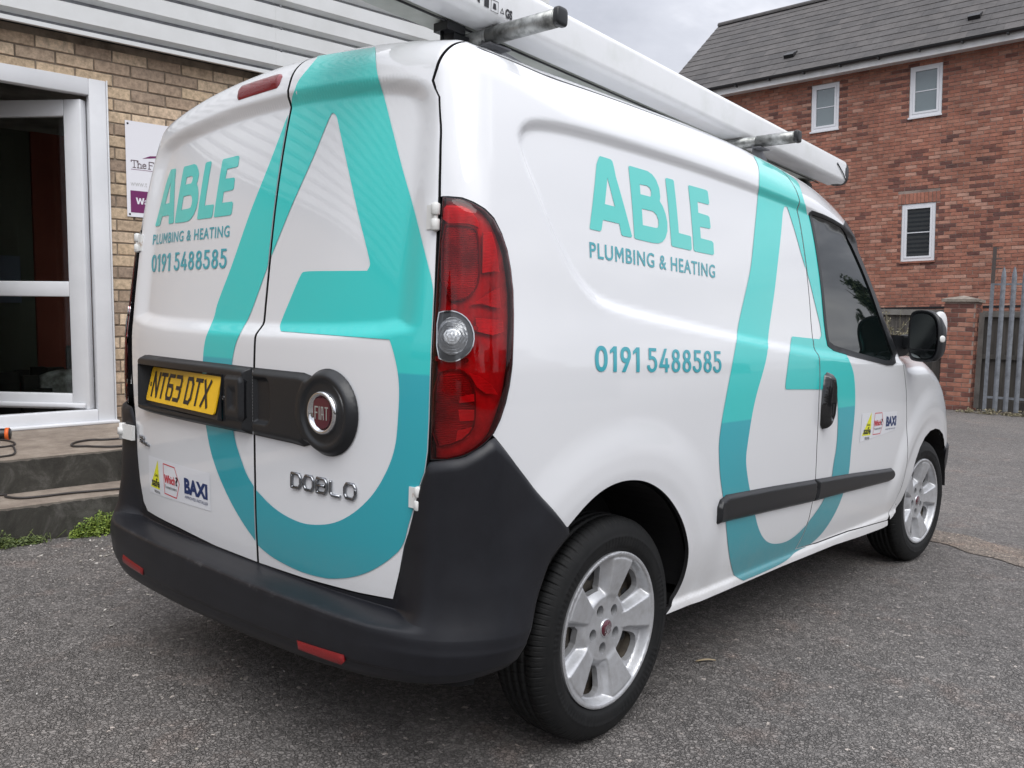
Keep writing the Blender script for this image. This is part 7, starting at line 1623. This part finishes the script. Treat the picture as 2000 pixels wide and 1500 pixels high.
for r in range(nrow):
    x = -5.66
    while x < 6.1:
        its.append((x + (tw_/2 if r % 2 else 0), r)); x += tw_
    if r % 2: its.append((-5.66 - .0, r + 1000))
its.sort(key=lambda i: math.hypot(i[0] - 0, (i[1] % 1000 - 2)*.33)); stf = MB()
for n_, (x, r) in enumerate(its):
    hf = r >= 1000; r = r % 1000
    T_ = RM @ Matrix.Translation((x, r*gauge, 0)) @ Matrix.Diagonal((.5 if hf else 1, 1, 1, 1)) @ Matrix.Rotation(random.uniform(-.006, .006), 4, 'Y')
    if n_ < 285:
        o = bpy.data.objects.new('roof_tile', random.choice(tmesh)); col.objects.link(o); o.parent = house; o.matrix_basis = T_
    else:
        me = tmesh[0]; stf.add([tuple(T_ @ q.co) for q in me.vertices], [tuple(p.vertices) for p in me.polygons], random.randrange(2))
stf.build('roof_tiles', m_tile, house, 'stuff')
MB().box(-5.55, 6., 0, rl, -.06, -.002, M=RM).build('roof_deck', m_tile[0], house)
top = RM @ Vector((0, rl, 0)); rdg = MB()
ridge0 = None; x = -5.66
RMB = Matrix.Translation((0, top.y + (top.y - EY), EZ + .10)) @ Matrix.Rotation(math.pi - sl_a, 4, 'X')
MB().box(-5.66, 6.1, -.1, rl, -.06, .0, M=RMB).build('rear_roof_slope', m_tile[0], house)
while x < 6.1:
    n = 9; pr2 = [(.125*math.cos(a), .105*math.sin(a)) for a in np.linspace(R(-8), R(188), n)]; v = [(xx, top.y + p, top.z + .005 + q) for xx in (x, x + .445) for p, q in pr2]
    o = MB().add(v, [(i, i+1, n + i+1, n + i) for i in range(n-1)] + [tuple(range(n)), tuple(range(n, 2*n))], 0).build('ridge_tile', m_tile[0], house); x += .45
m_fas = mat('fascia_white', (.66, .66, .66), .4, var=(4, (.5, .5, .49), .45, .8)); m_gut = mat('gutter_black', (.014, .014, .016), .35)
MB().box(-5.62, 6.05, -.335, -.31, 6.90, 7.06).build('fascia', m_fas, house); MB().box(-5.6, 6.0, -.31, .0, 6.94, 6.955).build('soffit', m_fas, house)
gp = [(-.055*math.cos(a), -.055*math.sin(a)) for a in np.linspace(0, math.pi, 9)]; v = [(xx, -.392 + p, 7.075 + q) for xx in (-5.66, 6.1) for p, q in gp]
o = MB().add(v, [(i, i+1, 9 + i+1, 9 + i) for i in range(8)]).build('gutter', m_gut, house, fix=False); o.modifiers.new('s', 'SOLIDIFY').thickness = .004
x = -5.2
while x < 6: MB().box(x, x + .035, -.455, -.335, 7.005, 7.03).build('gutter_bracket', m_gut, house); x += .80
for x in (-2.69, 1.17): 
    MB().prism([(0, 0), (.30, 0), (.30, .035), (.05, .10), (0, .10)], x, x + .23, 'x', M=RM @ Matrix.Translation((0, .80, .03))).build('roof_vent', m_gut, house)
MB().box(-5.45, 6, -.012, -.002, 1.755, 1.80).build('dark_strip', m_gut, house)  # thin black strip across the lower house wall
o_pole = MB().lathe([(0, 0), (0, .03), (.05, .035), (.08, .02), (.08, 0)], (2.32, -.14, 6.74), 'z', 14).build('wall_lamp', m_sash, house)

# ------------------------------------------------------------------ pier, fences
PMx = Matrix.Translation((0, 14.0, 0))
pier = empty('brick_pier', 'square red brick pier with a pale stone cap between the timber fences', 'pier', mat=Matrix.Translation((-1.985, 14.0, 0)) @ Matrix.Rotation(R(2), 4, 'Z'))
MB().box(.008, .462, .008, .45, 0, 1.765).build('mortar_core', m_mort2, pier)
random.seed(4)
dkp = lambda x, z, r: (x < .12 or x > .38) and r % 2 == 0 and random.random() < .75
brick_run(pier, Matrix.Identity(4), 0, .470, .0, 1.762, .215, .065, .0105, m_red, limit=140, dark=dkp, D_=.03)
brick_run(pier, Matrix(((0, -1, 0, .470), (1, 0, 0, 0), (0, 0, 1, 0), (0, 0, 0, 1))), .032, .46, .0, 1.762, .215, .065, .0105, m_red, limit=140, xoff=.1, dark=lambda x, z, r: r % 2 == 1 and random.random() < .5, D_=.03)
m_cap = mat('stone_cap', (.30, .26, .22), .9, bump=(40, .7, .01), var=(6, (.14, .12, .10), .4, .7))
MB().add([(-.035, -.035, 1.765), (.505, -.035, 1.765), (.505, .49, 1.765), (-.035, .49, 1.765), (-.035, -.035, 1.812), (.505, -.035, 1.812), (.505, .49, 1.812), (-.035, .49, 1.812), (.235, .225, 1.875)], [(0, 3, 2, 1), (0, 1, 5, 4), (1, 2, 6, 5), (2, 3, 7, 6), (3, 0, 4, 7), (4, 5, 8), (5, 6, 8), (6, 7, 8), (7, 4, 8)]).build('stone_cap', m_cap, pier)
m_bd = []
for k_, cc_ in enumerate((((.065, .058, .052), (.10, .09, .08), (.045, .042, .04)), ((.085, .078, .07), (.12, .108, .095)))): 
    def wood(nt, b, P, L, cc_=cc_):
        r = isl_rand(nt, L); cr = ramp(nt, [(i/(len(cc_)-1), c) for i, c in enumerate(cc_)]); L(r, cr.inputs[0])
        mp = N(nt, 'ShaderNodeMapping'); mp.inputs['Scale'].default_value = (40, 40, 2.5); L(P, mp.inputs[0])
        n = N(nt, 'ShaderNodeTexNoise', i_Scale=1., i_Detail=7., i_Roughness=.65); L(mp.outputs[0], n.inputs['Vector'])
        v = ramp(nt, [(.3, (.55,)*3), (.7, (1.25,)*3)]); L(n.outputs['Fac'], v.inputs[0]); L(mul(nt, L, cr.outputs[0], v.outputs[0]), b.inputs['Base Color'])
        bp = N(nt, 'ShaderNodeBump', i_Strength=.5, i_Distance=.004); L(n.outputs['Fac'], bp.inputs['Height']); L(bp.outputs[0], b.inputs['Normal'])
    m_bd.append(mat('fence_board_%s' % ('dark', 'pale')[k_], cc_[0], .85, build=wood))
m_rail = mat('fence_rail', (.20, .19, .175), .85, bump=(30, .5, .004), var=(5, (.13, .12, .11), .4, .7))
def timber(x0, x1, y, label, toprail=1.64):
    e = empty('timber_fence', label, 'fence', mat=Matrix.Translation((0, y, 0)))
    x = x0; k = 0
    while x < x1 - .01:
        w_ = min(.118, x1 - x); v = .004*random.random()
        b = MB().prism([(x, 0 + v), (x + w_ + .012, .012 + v), (x + w_ + .012, .022 + v), (x, .016 + v)], .04, toprail - .085, 'z').build('board', random.choice(m_bd), e); x += .118; k += 1
    MB().box(x0, x1, -.045, -.002, toprail - .095, toprail).build('top_rail', m_rail, e); MB().box(x0, x1, -.035, -.002, .855, .93).build('rail', m_bd[1], e); MB().box(x0, x1, -.03, -.002, .02, .19).build('gravel_board', m_bd[1], e)
    return e
fL = timber(-6.2, -2.03, 14.25, 'dark weathered timber fence with pale top rail, left of the brick pier')
fR = timber(-1.46, 6.0, 14.25, 'dark weathered timber fence behind the steel palisade, right of the pier', 1.625)
MB().box(-1.500, -1.425, -.07, -.046, .05, 1.60).build('fence_post', m_rail, fR)
m_pal = mat('galvanised_palisade', (.27, .29, .32), .5, metal=.55, bump=(30, .3, .003), var=(14, (.17, .18, .20), .4, .7)); m_rust = mat('rusty_steel', (.075, .06, .055), .7, bump=(60, .5, .003))
pal = empty('palisade_fence', 'tall galvanised steel palisade fence at the right edge in front of the timber fence', 'fence', mat=Matrix.Translation((0, 14.2, 0)) @ Matrix.Rotation(R(-1), 4, 'Z'))
MB().box(-1.290, -1.236, -.34, -.325, -.0, 2.05).box(-1.290, -1.275, -.325, -.30, 0, 2.05).build('post', m_pal, pal); MB().box(-1.290, -1.238, -.34, -.325, 2.05, 2.62).build('post_extension', m_rust, pal)
for z in (2.59, 2.42, 2.27): MB().box(-1.236, -1.150, -.338, -.332, z, z + .018).build('barb_arm', m_rust, pal)
x = -1.150
pv = None
while x < 2.2:
    o = MB().add([(a, b, c) for c in (.05, 2.16, 2.24) for a, b in ((0, 0), (.018, -.014), (.036, -.018), (.054, -.014), (.072, 0))][:10] + [(.018, -.006, 2.27), (.036, -.016, 2.31), (.054, -.006, 2.27)], [(i, i+1, 6+i, 5+i) for i in range(4)] + [(5, 6, 10), (6, 7, 11, 10), (7, 8, 12, 11), (8, 9, 12)], 0).build('pale', m_pal, pal) if pv is None else pv.copy()
    if pv is None: o.modifiers.new('s', 'SOLIDIFY').thickness = .003; pv = o
    else: col.objects.link(o); o.parent = pal
    o.location = (x, -.335, 0); x += .148
MB().box(-1.24, 2.3, -.325, -.29, 2.02, 2.05).build('rail', m_pal, pal); MB().box(-1.24, 2.3, -.325, -.29, .24, .275).build('rail', m_pal, pal)
# dry shrub showing above the fence behind the mirror
rr = random.Random(9); sb = MB()
for k in range(46):
    a = rr.uniform(0, 6.28); l = rr.uniform(.5, 1.15); t = rr.uniform(.15, .9); p0 = Vector((-2.62, 13.2, .45)); d1 = Vector((math.cos(a)*t, math.sin(a)*t*.6, 1)).normalized()
    p1 = p0 + d1*l*.55; p2 = p1 + (d1 + Vector((rr.gauss(0, .35), rr.gauss(0, .3), -.1))).normalized()*l*.55
    sb.tube([p0, p1, p2], [.006, .004, .0015], 5)
    for j in range(26):
        q = p1.lerp(p2, rr.random()) + Vector((rr.gauss(0, .035), rr.gauss(0, .035), rr.gauss(0, .035))); s = rr.uniform(.014, .034)
        A_ = Vector((rr.gauss(0, 1), rr.gauss(0, 1), rr.gauss(0, 1))).normalized(); B_ = A_.cross(Vector((rr.gauss(0, 1), rr.gauss(0, 1), 1))).normalized()
        sb.add([q - A_*s, q - B_*s*.35, q + A_*s, q + B_*s*.35], [(0, 1, 2, 3)])
sb.tube([(-2.62, 13.2, 0), (-2.62, 13.2, .5)], .012, 6)
o = sb.build('dry_shrub', m_dry); tag(o, 'thin dry shrub beside the windscreen pillar, in front of the timber fence', 'shrub')
# weeds along the far fence foot
wd = MB()
for k in range(60):
    x = rr.uniform(-1.6, 1.5); leaves(wd, (x, 13.72 + rr.uniform(-.08, .15), 0), (.08, .08, rr.uniform(.03, .11)), 26, .03, rr)
o = wd.build('weeds', m_dry); tag(o, 'dry weeds and litter growing along the foot of the far fence', 'weeds', kind='stuff')

# ------------------------------------------------------------------ what stands on the other side of the yard (mirrored in the van's glass and paint)
m_hill = mat('wooded_hill', (.045, .055, .035), .95, var=(.05, (.03, .035, .025), .4, .6))
hv = []; nH = 90
for i in range(nH + 1):
    a = R(-60 + 230*i/nH); d_ = 150; h = 9 + 4*math.sin(i*.21) + 1.6*math.sin(i*.83) + .8*math.sin(i*2.1)
    hv += [(d_*math.sin(a), d_*math.cos(a) - 10, -1), (d_*math.sin(a)*1.05, d_*math.cos(a)*1.05 - 10, h*.6), (d_*math.sin(a)*1.25, d_*math.cos(a)*1.25 - 10, h)]
hv = [p for p in hv]
o = MB().add(hv, [(i*3 + j, i*3 + j+1, i*3 + 3 + j+1, i*3 + 3 + j) for i in range(nH) for j in range(2)], 0, True).build('hill', m_hill, fix=False); tag(o, kind='structure')
o.rotation_euler.z = R(-90)
m_crown = leafmat('tree_leaves', (.03, .05, .018), (.075, .10, .035)); m_bark = mat('bark', (.07, .055, .04), .9, bump=(20, .8, .02))
def tree(x, y, h, r, label, n=2600, seed=1):
    rr = random.Random(seed); e = empty('tree', label, 'tree', loc=(x, y, 0)); tk = MB().tube([(0, 0, 0), (.05, .02, h*.35), (0, .05, h*.7), (.03, 0, h*.95)], [.16, .12, .07, .02], 10)
    for k in range(14):
        a = rr.uniform(0, 6.28); z = h*rr.uniform(.25, .8); tk.tube([(0, 0, z), (math.cos(a)*r*.6, math.sin(a)*r*.6, z + h*.15)], [.05, .01], 6)
    tk.build('trunk', m_bark, e); mb = MB()
    for k in range(34):
        a = rr.uniform(0, 6.28); q = rr.random()**.5*r*.85; z = h*rr.uniform(.28, 1.0); q *= (1.15 - z/h*.8); leaves(mb, (math.cos(a)*q, math.sin(a)*q, z - .3), (r*.34, r*.34, r*.5), n//34, .17, rr, 1.)
    mb.build('crown', m_crown, e)
tree(7.3, 23.5, 5.2, 1.0, 'slim tree across the yard, mirrored in the van window', seed=3)
tree(17, 3.5, 5.0, 2.2, 'round tree across the yard beyond the paint reflections', seed=4)
tree(20, -6, 5.5, 2.6, 'broad tree far across the yard behind the camera side', seed=5)
MB().tube([(26.5, 67.5, 0), (26.5, 67.5, 5.2)], .11, 10).build('telegraph_pole', m_bark); bpy.data.objects['telegraph_pole']['label'] = 'wooden telegraph pole across the yard'; bpy.data.objects['telegraph_pole']['category'] = 'pole'
m_farw = mat('far_wall', (.28, .24, .20), .9, var=(1.5, (.2, .17, .14), .4, .7)); m_farr = mat('far_roof', (.07, .065, .065), .8)
for k, (x, y, w_, d_, h) in enumerate(((30, 22, 9, 7, 4.2), (28, 2, 8, 7, 4.2), (8, -22, 10, 8, 4.8), (22, -14, 9, 8, 4.4))):
    e = empty('far_house', ('low pale house far across the yard to the north east', 'low pale house opposite the van side', 'low pale house far behind the camera', 'low pale house behind the camera on the open side')[k], 'house', loc=(x, y, 0))
    MB().box(-w_/2, w_/2, -d_/2, d_/2, 0, h).build('wall', m_farw, e); MB().prism([(-w_/2 - .3, h), (w_/2 + .3, h), (0, h + 2.2)], -d_/2 - .3, d_/2 + .3, 'y').build('roof', m_farr, e)
    for i in range(3): MB().box(-w_/2 + 1 + i*2.6, -w_/2 + 2.2 + i*2.6, -d_/2 - .02, -d_/2 + .02, 1.2, 2.4).box(-w_/2 - .02, -w_/2 + .02, -d_/2 + 1 + i*2, -d_/2 + 2 + i*2, 1.2, 2.4).build('window', m_glass, e)
e = empty('yard_fence', 'long low boundary fence across the yard facing the van', 'fence', loc=(12.5, 0, 0))
for k in range(38):
    MB().box(-.02, .02, -12 + k*.72, -12 + k*.72 + .70, 0, 1.55).build('panel', m_bd[k % 2], e)
